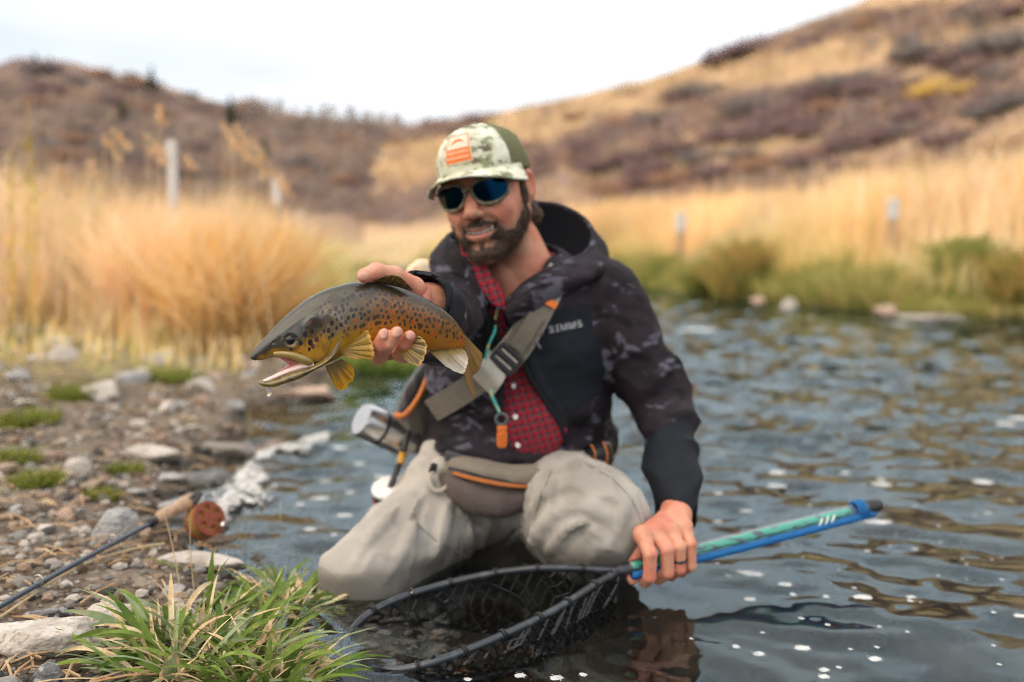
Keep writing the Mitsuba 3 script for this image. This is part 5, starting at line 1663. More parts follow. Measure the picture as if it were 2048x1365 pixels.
add(RR + '__spool', place(disc(.034, -.012, .012), rq, z=ax_), 'm_reel_gold', smooth=30)
pl = shapely.Point(0, 0).buffer(.036, 24)
for k in range(6):
    pl = pl.difference(shapely.Point(0.021 * math.cos(k * 1.047), .021 * math.sin(k * 1.047)).buffer(.0075, 10))
add(RR + '__frame', place(trimesh.creation.extrude_polygon(pl, .006, engine='earcut').apply_translation([0, 0, .0125]), rq, z=ax_), 'm_reel_orange', smooth=30)
add(RR + '__frame', place(trimesh.creation.extrude_polygon(pl, .005, engine='earcut').apply_translation([0, 0, -.0178]), rq, z=ax_), 'm_reel_orange', smooth=30)
add(RR + '__knob', place(trimesh.creation.revolve(np.array([[0, .018], [.006, .018], [.0075, .032], [.005, .036], [0, .036]]), sections=20), rq + np.array([.02, .0, -.018]), z=ax_), 'm_steel', smooth=30)
add(RR + '__foot', tube(np.array([rq + [-.02, .0, .035], rq + [-.012, .012, .052], (r3 * .6 + r2 * .4)]), [.006, .005, .005], n=12), 'm_black_metal', smooth=True)
LN = np.array([G(x, y, .045) for x, y in ((-60, 1285), (80, 1195), (190, 1135), (265, 1112), (330, 1100))])
mat('m_line', (.46, .36, .20), .6, .3)
add('fly_line', tube(LN + [0, 0, .012], .0022, n=60, sides=8), 'm_line', 'tan line lying on the gravel below the rod', 'fishing line', smooth=True)
# ------------------------------------------------------------------ the stony bank, foam, grass tufts
rng = np.random.default_rng(11)
def rock(seed, flat=.6, rough=.35, sub=3, freq=1.6):
    m = trimesh.creation.icosphere(sub, 1.0)
    v = np.array(m.vertices)
    n = meshkit.fbm(v * freq + seed * 7.3, 3, seed) - .5
    v = v * (1 + rough * 2 * n[:, None])
    for k in range(12):                                  # flattened faces
        d = np.random.default_rng(seed * 31 + k).normal(size=3)
        d /= np.linalg.norm(d)
        h = v @ d
        v -= np.outer(np.clip(h - .64, 0, None) * .85, d)
    v *= [1, .82, flat]
    v += (meshkit.fbm(v * 9, 2, seed + 5)[:, None] - .5) * .05
    return trimesh.Trimesh(v, m.faces, process=False)


def stone_col(c0, c1, c2, wetline=True):
    def fn(p, n, uv):
        a = mikit.fbm(p.x * 30, p.y * 30, p.z * 30, octaves=4)
        b = mikit.fbm(p.x * 130 + 4, p.y * 130, p.z * 130, octaves=3)
        c = mix(c0, c1, smoothstep(.35, .65, a))
        c = mix(c, c2, smoothstep(.58, .68, b) * .7)
        wet = 1 - smoothstep(.012, .035, p.z + (a - .5) * .03)
        return mix(c, mi.Color3f(c) * .38, wet)
    return proc(fn)


st_bump = proc(lambda p, n, uv: mikit.fbm(p.x * 160, p.y * 160, p.z * 160, octaves=3))
mat('m_stone_grey', stone_col((.27, .26, .25), (.36, .35, .34), (.18, .17, .16)), .8, .25, bump=st_bump, scale=.006)
mat('m_stone_pale', stone_col((.42, .37, .32), (.52, .47, .42), (.27, .22, .17)), .8, .25, bump=st_bump, scale=.006)
mat('m_stone_brown', stone_col((.25, .18, .13), (.34, .26, .20), (.15, .10, .07)), .8, .25, bump=st_bump, scale=.006)
mat('m_stone_dark', stone_col((.085, .085, .09), (.14, .135, .135), (.40, .39, .37)), .6, .35, bump=st_bump, scale=.006)
mat('m_stone_rose', stone_col((.40, .27, .20), (.48, .36, .29), (.28, .18, .13)), .8, .25, bump=st_bump, scale=.006)
RK = [mikit.ply(rock(s, f), None, smooth=True) for s, f in ((1, .6), (2, .45), (3, .7), (4, .38), (5, .55), (6, .5))]


def put(key, src, bsdf, p, size, rz, tilt=(0, 0), label=None, cat_=None, group=None):
    key = fresh(key)
    s = np.broadcast_to(size, (3,))
    scene[key] = {**src, 'bsdf': {'type': 'ref', 'id': bsdf}, 'to_world': T().translate([float(v) for v in p]).rotate([0, 0, 1], float(rz)).rotate([1, 0, 0], float(tilt[0])).rotate([0, 1, 0], float(tilt[1])).scale([float(v) for v in s])}
    tag(key, label, cat_, group)
    return key


def gz1(x, y):
    return float(ground_z(np.array([x]), np.array([y]))[0])


HERO = [  # px, py, half width, half depth, height scale, variant, material, turn, label
    (95, 1285, .105, .075, .050, 3, 'm_stone_pale', 12, 'large pale flat rock with rusty patches in the near left corner'),
    (215, 1235, .055, .05, .035, 1, 'm_stone_pale', 40, 'pale rock half hidden by the left edge of the grass tuft'),
    (92, 1350, .024, .02, .022, 2, 'm_stone_dark', 0, 'small dark stone with white lichen below the large pale rock'),
    (95, 1222, .05, .02, .018, 3, 'm_stone_dark', 8, 'dark slate sliver lying above the large pale rock'),
    (372, 985, .095, .06, .055, 0, 'm_stone_grey', -12, 'big grey boulder with a dark underside beside the cork grip'),
    (232, 1052, .058, .05, .045, 2, 'm_stone_grey', 30, 'rounded grey stone beside the rod shaft'),
    (130, 1022, .028, .025, .022, 0, 'm_stone_rose', 20, 'small pinkish stone left of the rounded grey stone'),
    (395, 1097, .125, .045, .035, 1, 'm_stone_pale', 3, 'long pale flat stone behind the grass tuft'),
    (275, 1045, .05, .03, .025, 4, 'm_stone_rose', -25, 'rose stone touching the rod below its cork grip'),
    (425, 925, .10, .07, .05, 5, 'm_stone_grey', 15, 'broad grey stone at the edge of the white foam'),
    (560, 903, .045, .04, .035, 2, 'm_stone_dark', 0, 'dark wet stone standing in the shore foam'),
    (545, 862, .085, .06, .05, 0, 'm_stone_rose', 0, 'warm pale rock above the shore foam'),
    (460, 868, .13, .08, .05, 3, 'm_stone_pale', -10, 'wide pale rock on the middle of the bank'),
    (300, 905, .12, .08, .045, 1, 'm_stone_pale', 8, 'flat whitish rock on the middle of the bank'),
    (150, 940, .05, .04, .035, 2, 'm_stone_pale', 25, 'chalky stone near the bright moss clump'),
    (205, 800, .10, .08, .06, 0, 'm_stone_pale', 0, 'white upright stone near the dry grass'),
    (125, 738, .09, .07, .06, 2, 'm_stone_pale', 0, 'whitish stone at the foot of the left grass'),
    (320, 735, .11, .08, .06, 0, 'm_stone_grey', 0, 'pale grey stone in the grass behind the trout'),
    (268, 772, .08, .07, .06, 5, 'm_stone_grey', 0, 'bluish grey stone below the grass on the left bank'),
    (620, 770, .14, .09, .06, 3, 'm_stone_rose', 0, 'warm flat stone under the jaw of the trout'),
    (1577, 612, .11, .09, .10, 2, 'm_stone_pale', 0, 'white rock at the far waterline below the green bush'),
    (1870, 634, .36, .12, .07, 3, 'm_stone_pale', -20, 'long white rock slab at the far waterline'),
    (1770, 622, .16, .10, .08, 0, 'm_stone_rose', -20, 'brownish rock beside the long white slab across the river'),
    (1515, 603, .12, .09, .08, 0, 'm_stone_rose', -20, 'reddish rock under the largest green bush across the river'),
]
taken = []
for px, py, a, b, c, var, mt, rz, lab in HERO:
    g0 = G(px, py, .05)
    z = gz1(g0[0], g0[1]) if py > 650 else .02
    put('rock', RK[var], mt, (g0[0], g0[1], z + c * .25), (a * .86, b * .86 / .82, c * .8 / .5), rz, (rng.uniform(-8, 8), rng.uniform(-8, 8)), lab, 'rock')
    taken.append((g0[0], g0[1], max(a, b)))
taken = np.array(taken)
SG = {'m_stone_grey': 'grey stone bedded in the gravel bank', 'm_stone_pale': 'whitish stone bedded in the gravel bank', 'm_stone_brown': 'brown stone bedded in the gravel bank', 'm_stone_rose': 'warm pinkish stone bedded in the gravel bank', 'm_stone_dark': 'dark wet stone at the river margin'}
n_st = 0
while n_st < 285:
    y = 1.3 + 4.7 * rng.random() ** 1.3
    x = XL(y) + .18 - 2.6 * rng.random() ** 1.2 * (.35 + y / 5)
    s = float(np.clip(rng.lognormal(math.log(.013 + .005 * y), .5), .008, .085))
    if (np.hypot(taken[:, 0] - x, taken[:, 1] - y) < (taken[:, 2] + s) * .85).any() or abs(to_px(np.array([[x, y, .05]]))[0, 0]) > 1100:
        continue
    z = gz1(x, y)
    if z < -.035 or (z < .0 and y < 1.9):
        continue
    if -.05 < z < .012 and rng.random() < .5:
        mt = 'm_stone_dark'
    else:
        mt = rng.choice(['m_stone_grey', 'm_stone_pale', 'm_stone_brown', 'm_stone_rose'], p=[.38, .34, .14, .14])
    put('stone', RK[int(rng.integers(6))], mt, (x, y, z + s * .18), (s, s * rng.uniform(.7, 1.1), s * rng.uniform(.7, 1.0)), rng.uniform(0, 360), rng.uniform(-14, 14, 2), SG[mt], 'stone', SG[mt].replace('stone', 'stones', 1))
    taken = np.vstack([taken, [x, y, s]])
    n_st += 1

# gravel: all the small pebbles
ico = trimesh.creation.icosahedron()
def pebbles(n, seed, smin_, smax_, ymax):
    r = np.random.default_rng(seed)
    y = 1.15 + (ymax - 1.15) * r.random(n) ** 1.5
    x = XL(y) + .25 - 2.8 * r.random(n) * (.35 + y / 5)
    z = ground_z(x, y)
    ok = z > -.10
    x, y, z = x[ok], y[ok], z[ok]
    n = len(x)
    s = np.clip(r.lognormal(math.log(smin_), .55, n), .003, smax_)
    sc = s[:, None] * r.uniform([.7, .6, .35], [1.2, 1.0, .8], (n, 3))
    a = r.random(n) * 6.283
    v = np.array(ico.vertices)[None] * (1 + r.uniform(-.22, .22, (n, 12, 1))) * sc[:, None]
    v = np.stack([v[..., 0] * np.cos(a)[:, None] - v[..., 1] * np.sin(a)[:, None], v[..., 0] * np.sin(a)[:, None] + v[..., 1] * np.cos(a)[:, None], v[..., 2]], -1) + np.stack([x, y, z + s * .2], 1)[:, None]
    f = (np.asarray(ico.faces)[None] + np.arange(n)[:, None, None] * 12).reshape(-1, 3)
    tone = r.choice(5, n, p=[.3, .25, .2, .15, .1])
    col = np.array([(.20, .185, .165), (.38, .335, .29), (.14, .098, .066), (.27, .185, .13), (.06, .056, .052)])[tone] * r.uniform(.8, 1.15, (n, 1))
    col *= np.where(z < .012, .4, 1)[:, None]
    return trimesh.Trimesh(v.reshape(-1, 3), f, process=False), np.repeat(col, 12, 0)
mat('m_vcol_rough', VCOL, .85, .2)
pm, pc_ = pebbles(15000, 21, .0068, .02, 6.0)
add('gravel', pm, 'm_vcol_rough', 'small mixed grey and brown pebbles covering the left bank', 'gravel', kind='stuff', smooth=False, color=pc_)

# bits of dead stalk and twig lying on the gravel
tw = []
r_ = np.random.default_rng(31)
for k in range(900):
    y = 1.25 + 4 * r_.random() ** 1.5
    x = XL(y) - .02 - 1.9 * r_.random() * (.4 + y / 5)
    a = r_.uniform(0, 3.14)
    L = r_.uniform(.02, .10)
    z = gz1(x, y) + .010
    d = np.array([math.cos(a), math.sin(a), r_.uniform(-.05, .12)])
    tw.append(tube(np.array([[x, y, z] - d * L / 2, [x, y, z + .004], [x, y, z] + d * L / 2]), [.0016, .002, .001], sides=5))
mat('m_litter', proc(lambda p, n, uv: mix((.36, .20, .10), (.52, .38, .23), mikit.noise(p.x * 25, p.y * 25, 2))), .85, .2)
add('plant_litter', cat(tw), 'm_litter', 'dead stalks and twigs scattered on the gravel', 'plant litter', kind='stuff', smooth=False)

# froth: clusters of bubbles
def domes(centres, radii, flat=.6, sub=1):
    s = trimesh.creation.icosphere(sub, 1.0)
    v = (np.asarray(s.vertices)[None] * [1, 1, flat]) * radii[:, None, None] + centres[:, None]
    f = (np.asarray(s.faces)[None] + np.arange(len(radii))[:, None, None] * len(s.vertices)).reshape(-1, 3)
    return trimesh.Trimesh(v.reshape(-1, 3), f, process=False)


mat('m_bubble', proc(lambda p, n, uv: mix((.50, .50, .49), (.36, .37, .37), smoothstep(.4, .7, mikit.fbm(p.x * 90, p.y * 90, 1, octaves=3)))), .35, .5)
mat('m_foam', proc(lambda p, n, uv: mix((.56, .55, .53), (.36, .345, .315), smoothstep(.5, .75, mikit.fbm(p.x * 30, p.y * 30, 1, octaves=3)))), .5, .4)
fl_ = np.array([G(x, y, .01)[:2] for x, y in ((432, 1045), (465, 1010), (485, 978), (500, 945), (512, 918), (560, 898), (612, 884), (650, 868))])
fl_ = spline(np.c_[fl_, fl_[:, 0] * 0], 200)[:, :2]
r_ = np.random.default_rng(41)
k = r_.integers(0, 200, 7000)
wid = np.interp(k, [0, 60, 105, 125, 160, 199], [.03, .045, .022, .004, .045, .03]) * (.7 + .6 * meshkit.noise(np.stack([k / 14.0, k * 0.0, k * 0.0], 1), 3))
c_ = np.c_[fl_[k] + r_.normal(size=(7000, 2)) * wid[:, None] * .55, np.zeros(7000)]
c_[:, 2] = np.maximum(ground_z(c_[:, 0], c_[:, 1]), .0) + .006 + .012 * r_.random(7000) * np.exp(-((np.linalg.norm(c_[:, :2] - fl_[k], axis=1) / (wid * .6)) ** 2))
keep_ = meshkit.fbm(c_ * [42, 42, 0], 3, 4) > .515
c_ = c_[keep_]
add('shore_foam', domes(c_, r_.uniform(.0022, .0062, len(c_)), .6), 'm_foam', 'thick white foam washed up along the left bank', 'foam', kind='stuff', smooth=True)

def froth(seed, n, stretch=1.0):
    """A flat raft of foam: an irregular low dome with a lumpy rim of bubbles and a slightly sunken middle."""
    r = np.random.default_rng(seed)
    a, q = np.meshgrid(np.linspace(0, 2 * np.pi, 49), np.linspace(0, 1, 9), indexing='ij')
    w = 1 + .13 * np.sin(a * 2 + seed) + .05 * np.sin(a * 3 + 2 * seed) + .02 * np.sin(a * 9 + seed)
    z = .20 * np.sqrt(np.clip(1 - q ** 4, 0, 1)) - .06 * np.exp(-(q / .4) ** 2) + .03 * np.sin(a * 7 + q * 9) * q
    g = np.stack([np.cos(a) * q * w * stretch, np.sin(a) * q * w, z], -1)
    base_ = trimesh.Trimesh(g.reshape(-1, 3), quads(49, 9)[:, ::-1], process=False)
    t = r.random(n) * 6.283
    rim_ = r.uniform(.8, 1.5, n)
    c = np.stack([np.cos(t) * rim_ * stretch, np.sin(t) * rim_, 0 * t + .02], 1)
    return cat([base_, domes(c, r.uniform(.06, .17, n), .5, 2)])
FR = [mikit.ply(froth(s, n, t), None, smooth=True) for s, n, t in ((1, 9, 1.0), (2, 6, 1.2), (3, 10, 1.8), (4, 3, 1.0))]
spots_ = [(1500, 1200, .016, 0), (1570, 1172, .019, 0), (1725, 1197, .022, 1), (1822, 1191, .014, 0), (1820, 1203, .010, 3), (1605, 1292, .019, 0), (1648, 1333, .013, 0), (1648, 1347, .013, 0), (1517, 1303, .015, 0), (1472, 1290, .011, 3), (1750, 1315, .016, 0), (1500, 1152, .024, 2), (1759, 1048, .030, 2), (1457, 1155, .010, 3), (1586, 1188, .011, 3), (1652, 1196, .010, 3), (1602, 1237, .009, 3), (1525, 1262, .007, 3), (1655, 1252, .008, 3), (1040, 1355, .013, 0), (935, 1362, .010, 3), (1113, 1362, .015, 0), (1166, 1354, .010, 3), (1708, 1178, .008, 3), (1830, 1098, .010, 3), (1735, 1100, .010, 0), (1555, 972, .030, 1), (1690, 945, .022, 0), (1762, 972, .035, 1), (1438, 990, .02, 0), (1762, 962, .02, 3), (1976, 1030, .014, 3), (1492, 1022, .020, 1), (1435, 1042, .016, 0), (2040, 1238, .016, 0),
          (1400, 663, .14, 2), (1800, 650, .10, 1), (2012, 850, .05, 0), (2046, 842, .06, 1), (1965, 960, .04, 0), (1555, 945, .035, 0), (1365, 952, .03, 0),
          (640, 1000, .022, 2), (690, 1030, .025, 1), (700, 985, .018, 0), (655, 960, .022, 2), (720, 930, .026, 1), (600, 1010, .018, 0), (740, 1080, .02, 2), (680, 900, .025, 2), (740, 890, .022, 0), (620, 1060, .02, 0), (668, 1075, .014, 3), (760, 955, .022, 1)]
r_ = np.random.default_rng(43)
for _ in range(46):
    spots_.append((r_.uniform(1380, 2040), r_.uniform(880, 1350), r_.uniform(.003, .008), 3))
for px, py, s, var in spots_:
    g0 = G(px, py, 0)
    z = float(water_z(np.array([g0[0]]), np.array([g0[1]]))[0])
    if px < 800:
        lab, grp = 'white foam fleck on the water beside the left bank', 'foam flecks beside the left bank'
    elif py < 860:
        lab, grp = 'white splash fleck far out on the choppy river', 'splash flecks on the choppy river'
    else:
        lab, grp = 'white foam bubble patch drifting on the dark water', 'foam bubbles drifting on the dark water'
    put('foam_bubble', FR[var], 'm_bubble', (g0[0], g0[1], z + .0004), (s * .56, s * .56, s * .42), r_.uniform(-25, 25), (0, 0), lab, 'foam bubble', grp)


# --- grass blades
def blade_mesh(base, heading, length, width, rise, curl, twist, segs=8, crease_=.18):
    """One leaf: rises at an angle, arches over by its own weight, tapers to the tip, with a folded midrib."""
    t = np.linspace(0, 1, segs + 1)
    el = rise - curl * t ** 1.3
    step = length / segs
    h = np.array([math.cos(heading), math.sin(heading), 0])
    p = np.zeros((segs + 1, 3))
    for k in range(segs):
        p[k + 1] = p[k] + step * (h * math.cos(el[k]) + np.array([0, 0, math.sin(el[k])]))
    p += base
    side = np.array([-h[1], h[0], 0])
    tg = np.gradient(p, axis=0)
    tg /= np.linalg.norm(tg, axis=1, keepdims=True)
    up = np.cross(tg, side)
    up = np.where((up[:, 2:3] < 0) & (np.abs(up[:, 2:3]) > .2), -up, up)
    a = twist * t
    s2 = side * np.cos(a)[:, None] + up * np.sin(a)[:, None]
    u2 = -side * np.sin(a)[:, None] + up * np.cos(a)[:, None]
    w = width * np.clip(np.minimum(.55 + t * 2.2, (1 - t) * 2.6), 0, 1) ** .8 / 2
    w[-1] = width * .04
    L, M_, R = p - s2 * w[:, None] + u2 * (w * crease_ * 2)[:, None], p, p + s2 * w[:, None] + u2 * (w * crease_ * 2)[:, None]
    v = np.stack([L, M_, R], 1).reshape(-1, 3)
    return v, quads(segs + 1, 3)


def leaf_mat(name, c0, c1, dry, trans=.5):
    def fn(p, n, uv):
        a = mikit.fbm(p.x * 40, p.y * 40, p.z * 40, octaves=3)
        st = mikit.noise(p.x * 800, p.y * 800, p.z * 60)
        c = mix(c0, c1, smoothstep(.35, .65, a))
        c = mix(c, dry, smoothstep(.60, .72, mikit.fbm(p.x * 55 + 3, p.y * 55, p.z * 55, octaves=2)) * .5)
        return mi.Color3f(c) * (.85 + .3 * st)
    scene[name] = {'type': 'principledthin', 'base_color': proc(fn), 'roughness': .6, 'diff_trans': trans, 'spec_trans': 0.0, 'eta': 1.4}
    return name


leaf_mat('m_leaf_green', (.145, .215, .045), (.22, .295, .07), (.36, .33, .12))
leaf_mat('m_leaf_grey', (.235, .305, .15), (.32, .375, .215), (.42, .38, .22))
leaf_mat('m_leaf_straw', (.74, .60, .38), (.64, .46, .26), (.34, .22, .11), .4)
leaf_mat('m_leaf_dark', (.08, .14, .03), (.13, .20, .045), (.2, .17, .07))


def tuft(label, roots, n_parts, n_more, seed, lengths, lean, hero=()):
    r = np.random.default_rng(seed)
    key = thing('grass_tuft', label, 'grass')
    more_v, more_f, at = {}, {}, {}
    for k in range(n_parts + n_more):
        cx, cy, rad = roots[r.integers(len(roots))]
        a, q = r.uniform(0, 2 * np.pi), rad * math.sqrt(r.random())
        b = np.array([cx + q * math.cos(a), cy + q * math.sin(a) * .8, 0])
        b[2] = max(gz1(b[0], b[1]), -.02) - .004
        head = math.atan2(math.sin(a) * .8 + lean[1], math.cos(a) + lean[0]) + r.normal() * .55
        u = r.random()
        mt = 'm_leaf_green' if u < .30 else 'm_leaf_grey' if u < .54 else 'm_leaf_straw' if u < .92 else 'm_leaf_dark'
        L = r.uniform(*lengths) * (1.0 if mt != 'm_leaf_straw' else .9)
        w = r.uniform(.005, .0125) if mt != 'm_leaf_straw' else r.uniform(.0035, .009)
        v, f = blade_mesh(b, head, L, w, r.uniform(.12, 1.15), r.uniform(.3, 1.5), r.normal() * .7)
        if k < n_parts:
            add(key + '__blade', trimesh.Trimesh(v, f, process=False), mt, smooth=True)
        else:
            more_v.setdefault(mt, []).append(v)
            more_f.setdefault(mt, []).append(f + at.get(mt, 0))
            at[mt] = at.get(mt, 0) + len(v)
    for (px, py, Y0), (qx, qy, Y1), w, mt in hero:
        a, b = P(px, py, Y0), P(qx, qy, Y1)
        d = b - a
        L = np.linalg.norm(d)
        v, f = blade_mesh(a, math.atan2(d[1], d[0]), L * 1.02, w, math.asin(d[2] / L) + .12, .24, .3)
        add(key + '__blade', trimesh.Trimesh(v, f, process=False), mt, smooth=True)
    for mt in more_v:
        add(key + '__undergrowth', trimesh.Trimesh(np.vstack(more_v[mt]), np.vstack(more_f[mt]), process=False), mt, kind='stuff', smooth=True)
    return key


rts = []
for px, py, rad in ((350, 1295, .06), (400, 1270, .07), (480, 1290, .07), (530, 1325, .05), (420, 1340, .07), (330, 1355, .06), (480, 1350, .07), (540, 1360, .04)):
    g0 = G(px, py, .03)
    rts.append((g0[0], g0[1], rad))
tuft('broad leaved grass tuft of green and straw blades in the near left corner', rts, 280, 330, 51, (.055, .165), (.20, -.08),
     [((600, 1235, 1.50), (676, 1204, 1.46), .011, 'm_leaf_grey'), ((590, 1320, 1.45), (752, 1262, 1.40), .0065, 'm_leaf_grey'), ((560, 1260, 1.50), (700, 1330, 1.38), .009, 'm_leaf_green'), ((420, 1250, 1.55), (428, 1100, 1.52), .012, 'm_leaf_green'),
      ((392, 1200, 1.60), (390, 1000, 1.60), .006, 'm_leaf_straw'), ((360, 1180, 1.62), (315, 1000, 1.64), .003, 'm_leaf_straw'), ((300, 1250, 1.55), (150, 1285, 1.50), .008, 'm_leaf_grey'), ((560, 1050, 1.86), (555, 978, 1.86), .004, 'm_leaf_straw'), ((360, 1140, 1.68), (285, 1118, 1.66), .012, 'm_leaf_green')])
rts = []
for px, py, rad in ((560, 1160, .05), (600, 1180, .05), (540, 1200, .05)):
    g0 = G(px, py, .02)
    rts.append((g0[0], g0[1], rad))
tuft('smaller grass tuft at the water edge beside the wader knee', rts, 110, 160, 53, (.05, .115), (.05, .1))

# little green cushions among the stones
mat('m_moss', proc(lambda p, n, uv: mix((.15, .17, .028), (.25, .27, .06), mikit.fbm(p.x * 50, p.y * 50, p.z * 50, octaves=3))), .9, .1)
for px, py, w, lab in ((78, 968, .05, 'bright green moss cushion on the gravel near the left edge'), (38, 922, .045, 'small moss cushion left of the bright one'), (400, 705, .17, 'yellow green weed cushion at the foot of the dry grass'), (345, 765, .09, 'green weed patch among pale stones behind the trout head'), (160, 800, .10, 'dark green weed patch below the left grass'), (250, 935, .04, 'tiny weed on the gravel above the rod'), (60, 850, .08, 'low green weed at the left picture edge'), (205, 985, .035, 'tiny green sprout near the grey boulder')):
    g0 = G(px, py, .05)
    n = 420
    r = np.random.default_rng(px)
    a, q = r.random(n) * 6.283, np.sqrt(r.random(n)) * w
    b = np.stack([g0[0] + q * np.cos(a), g0[1] + q * np.sin(a), 0 * q], 1)
    b[:, 2] = ground_z(b[:, 0], b[:, 1])
    d = np.stack([np.cos(a) * .7, np.sin(a) * .7, 0 * a + 1], 1) + r.normal(size=(n, 3)) * .3
    add('weed_clump', strands(b, d / np.linalg.norm(d, axis=1, keepdims=True), r.uniform(.35, .8, n) * w, .035 * w + .0012, px), 'm_moss', lab, 'weed', smooth=False)
# ------------------------------------------------------------------ tall grass, bushes, posts, hillside shrubs and trees
def blades(base, h, lean, width, seed, c_base, c_tip, segs=4, spread=.25):
    """Many thin upright blades as one mesh with a colour from root to tip."""
    r = np.random.default_rng(seed)
    n = len(base)
    t = np.linspace(0, 1, segs + 1)
    a = r.random(n) * 6.283
    out = np.stack([np.cos(a), np.sin(a), 0 * a], 1) * np.abs(r.normal(size=(n, 1))) * spread + lean
    c = base[:, None] + np.array([0, 0, 1.0]) * (h[:, None] * (t - .12 * t ** 2 * np.linalg.norm(out, axis=1)[:, None]))[..., None] + out[:, None] * (h[:, None] * t ** 1.8)[..., None]
    b = r.random(n) * 3.14
    sd = np.stack([np.cos(b) + .0, np.sin(b) * .5, 0 * b], 1)
    w = np.broadcast_to(width, (n,))[:, None] * np.where(t < .55, .75 + .45 * t, 1.15 * (1 - t) / .5 + .02)
    v = np.stack([c - sd[:, None] * w[..., None], c + sd[:, None] * w[..., None]], 2).reshape(-1, 3)
    k = (np.arange(n)[:, None] * (segs + 1) * 2 + np.arange(segs)[None] * 2).ravel()
    f = np.vstack([np.stack([k, k + 1, k + 3], 1), np.stack([k, k + 3, k + 2], 1)])
    global NRM
    NRM = np.repeat((np.array([0, -.45, .9]) + out * .9)[:, None] + 0 * c, 2, 1).reshape(-1, 3)
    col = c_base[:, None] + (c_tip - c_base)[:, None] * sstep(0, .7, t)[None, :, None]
    return trimesh.Trimesh(v, f, process=False), np.repeat(col, 2, 1).reshape(-1, 3)


scene['m_grass'] = {'type': 'principledthin', 'base_color': VCOL, 'roughness': .6, 'diff_trans': .7, 'spec_trans': 0.0, 'eta': 1.3}


def pick(r, cols, p, n, var=.15):
    return np.array(cols)[r.choice(len(cols), n, p=p)] * r.uniform(1 - var, 1 + var, (n, 1))


STRAW = [(.86, .58, .33), (.88, .69, .44), (.84, .46, .18), (.80, .56, .38), (.70, .54, .20)]
# left bank
r = np.random.default_rng(61)
n = 30000
y = 4.4 + 8.5 * r.random(n) ** 1.4
x = XL(y) - .30 - .03 * y - r.random(n) ** 1.15 * (2.2 + .62 * y)
den = meshkit.fbm(np.stack([x * 1.4, y * 1.4, x * 0], -1), 3, 5)
edge = sstep(4.4, 5.6, y + (den - .5) * 2.2)
ok = r.random(n) < edge * .9 + .08
x, y, den, edge = x[ok], y[ok], den[ok], edge[ok]
n = len(x)
hgt = (.40 + .64 * sstep(.33, .66, den)) * (.35 + .65 * edge) * r.uniform(.65, 1.2, n) * (1 - .25 * sstep(1.2, .2, XL(y) - x))
green = np.clip(sstep(.7, .1, XL(y) - x) * .5 + (1 - edge) * .4 + (r.random(n) < .05), 0, 1)[:, None]
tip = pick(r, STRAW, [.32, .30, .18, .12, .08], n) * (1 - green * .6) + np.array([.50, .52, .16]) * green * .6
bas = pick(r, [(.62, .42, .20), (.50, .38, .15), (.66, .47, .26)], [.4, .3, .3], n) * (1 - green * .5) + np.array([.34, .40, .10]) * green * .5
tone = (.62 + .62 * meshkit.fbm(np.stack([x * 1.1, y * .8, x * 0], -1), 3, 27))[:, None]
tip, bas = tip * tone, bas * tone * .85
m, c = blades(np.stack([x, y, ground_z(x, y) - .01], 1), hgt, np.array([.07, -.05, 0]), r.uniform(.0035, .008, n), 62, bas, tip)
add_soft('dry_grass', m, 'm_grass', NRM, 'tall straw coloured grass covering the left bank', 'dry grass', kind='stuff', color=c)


def clump(key, label, catg, px, py, Y, w, h, n, cols, base_cols, seed, lean=(0, 0, 0), spread=.5, group=None, z=None, width=.006):
    r = np.random.default_rng(seed)
    c0 = P(px, py, Y)
    a, q = r.random(n) * 6.283, np.sqrt(r.random(n)) * w
    b = np.stack([c0[0] + q * np.cos(a), c0[1] + q * np.sin(a) * .8, 0 * q], 1)
    b[:, 2] = ground_z(b[:, 0], b[:, 1]) if z is None else z
    tip, bas = pick(r, cols, None, n), pick(r, base_cols, None, n)
    m, c = blades(b, h * r.uniform(.45, 1.05, n), np.array(lean), np.full(n, width), seed + 1, bas, tip, spread=spread)
    return add_soft(key, m, 'm_grass', NRM, label, catg, group, color=c)


clump('grass_clump', 'rusty orange drooping grass clump behind the trout', 'grass clump', 455, 640, 5.4, .30, .76, 1900, [(.78, .46, .17), (.74, .53, .27), (.58, .33, .11)], [(.42, .26, .10), (.48, .31, .12)], 71, (.22, -.05, 0), .6, width=.008)
clump('grass_clump', 'pale orange grass clump below the white post', 'grass clump', 340, 640, 5.9, .40, .84, 1800, [(.84, .62, .40), (.80, .52, .28)], [(.55, .38, .19)], 73, (.05, 0, 0), .5, width=.007)
clump('grass_clump', 'yellow green grass clump leaning over the left water edge', 'grass clump', 585, 640, 6.6, .34, .66, 1300, [(.64, .58, .24), (.76, .62, .34), (.52, .54, .20)], [(.34, .36, .10)], 75, (.12, 0, 0), .5, width=.008)
clump('grass_clump', 'dark green sedge clump at the bank behind the outstretched arm', 'grass clump', 765, 735, 4.9, .18, .26, 700, [(.20, .27, .06), (.30, .36, .10)], [(.08, .11, .02)], 77, (.1, -.1, 0), .7, width=.006)
clump('grass_clump', 'low green sedge fringe right of the rusty clump', 'grass clump', 680, 690, 5.6, .30, .30, 700, [(.26, .30, .08), (.44, .40, .16)], [(.12, .14, .03)], 79, (.1, -.1, 0), .7, width=.007)

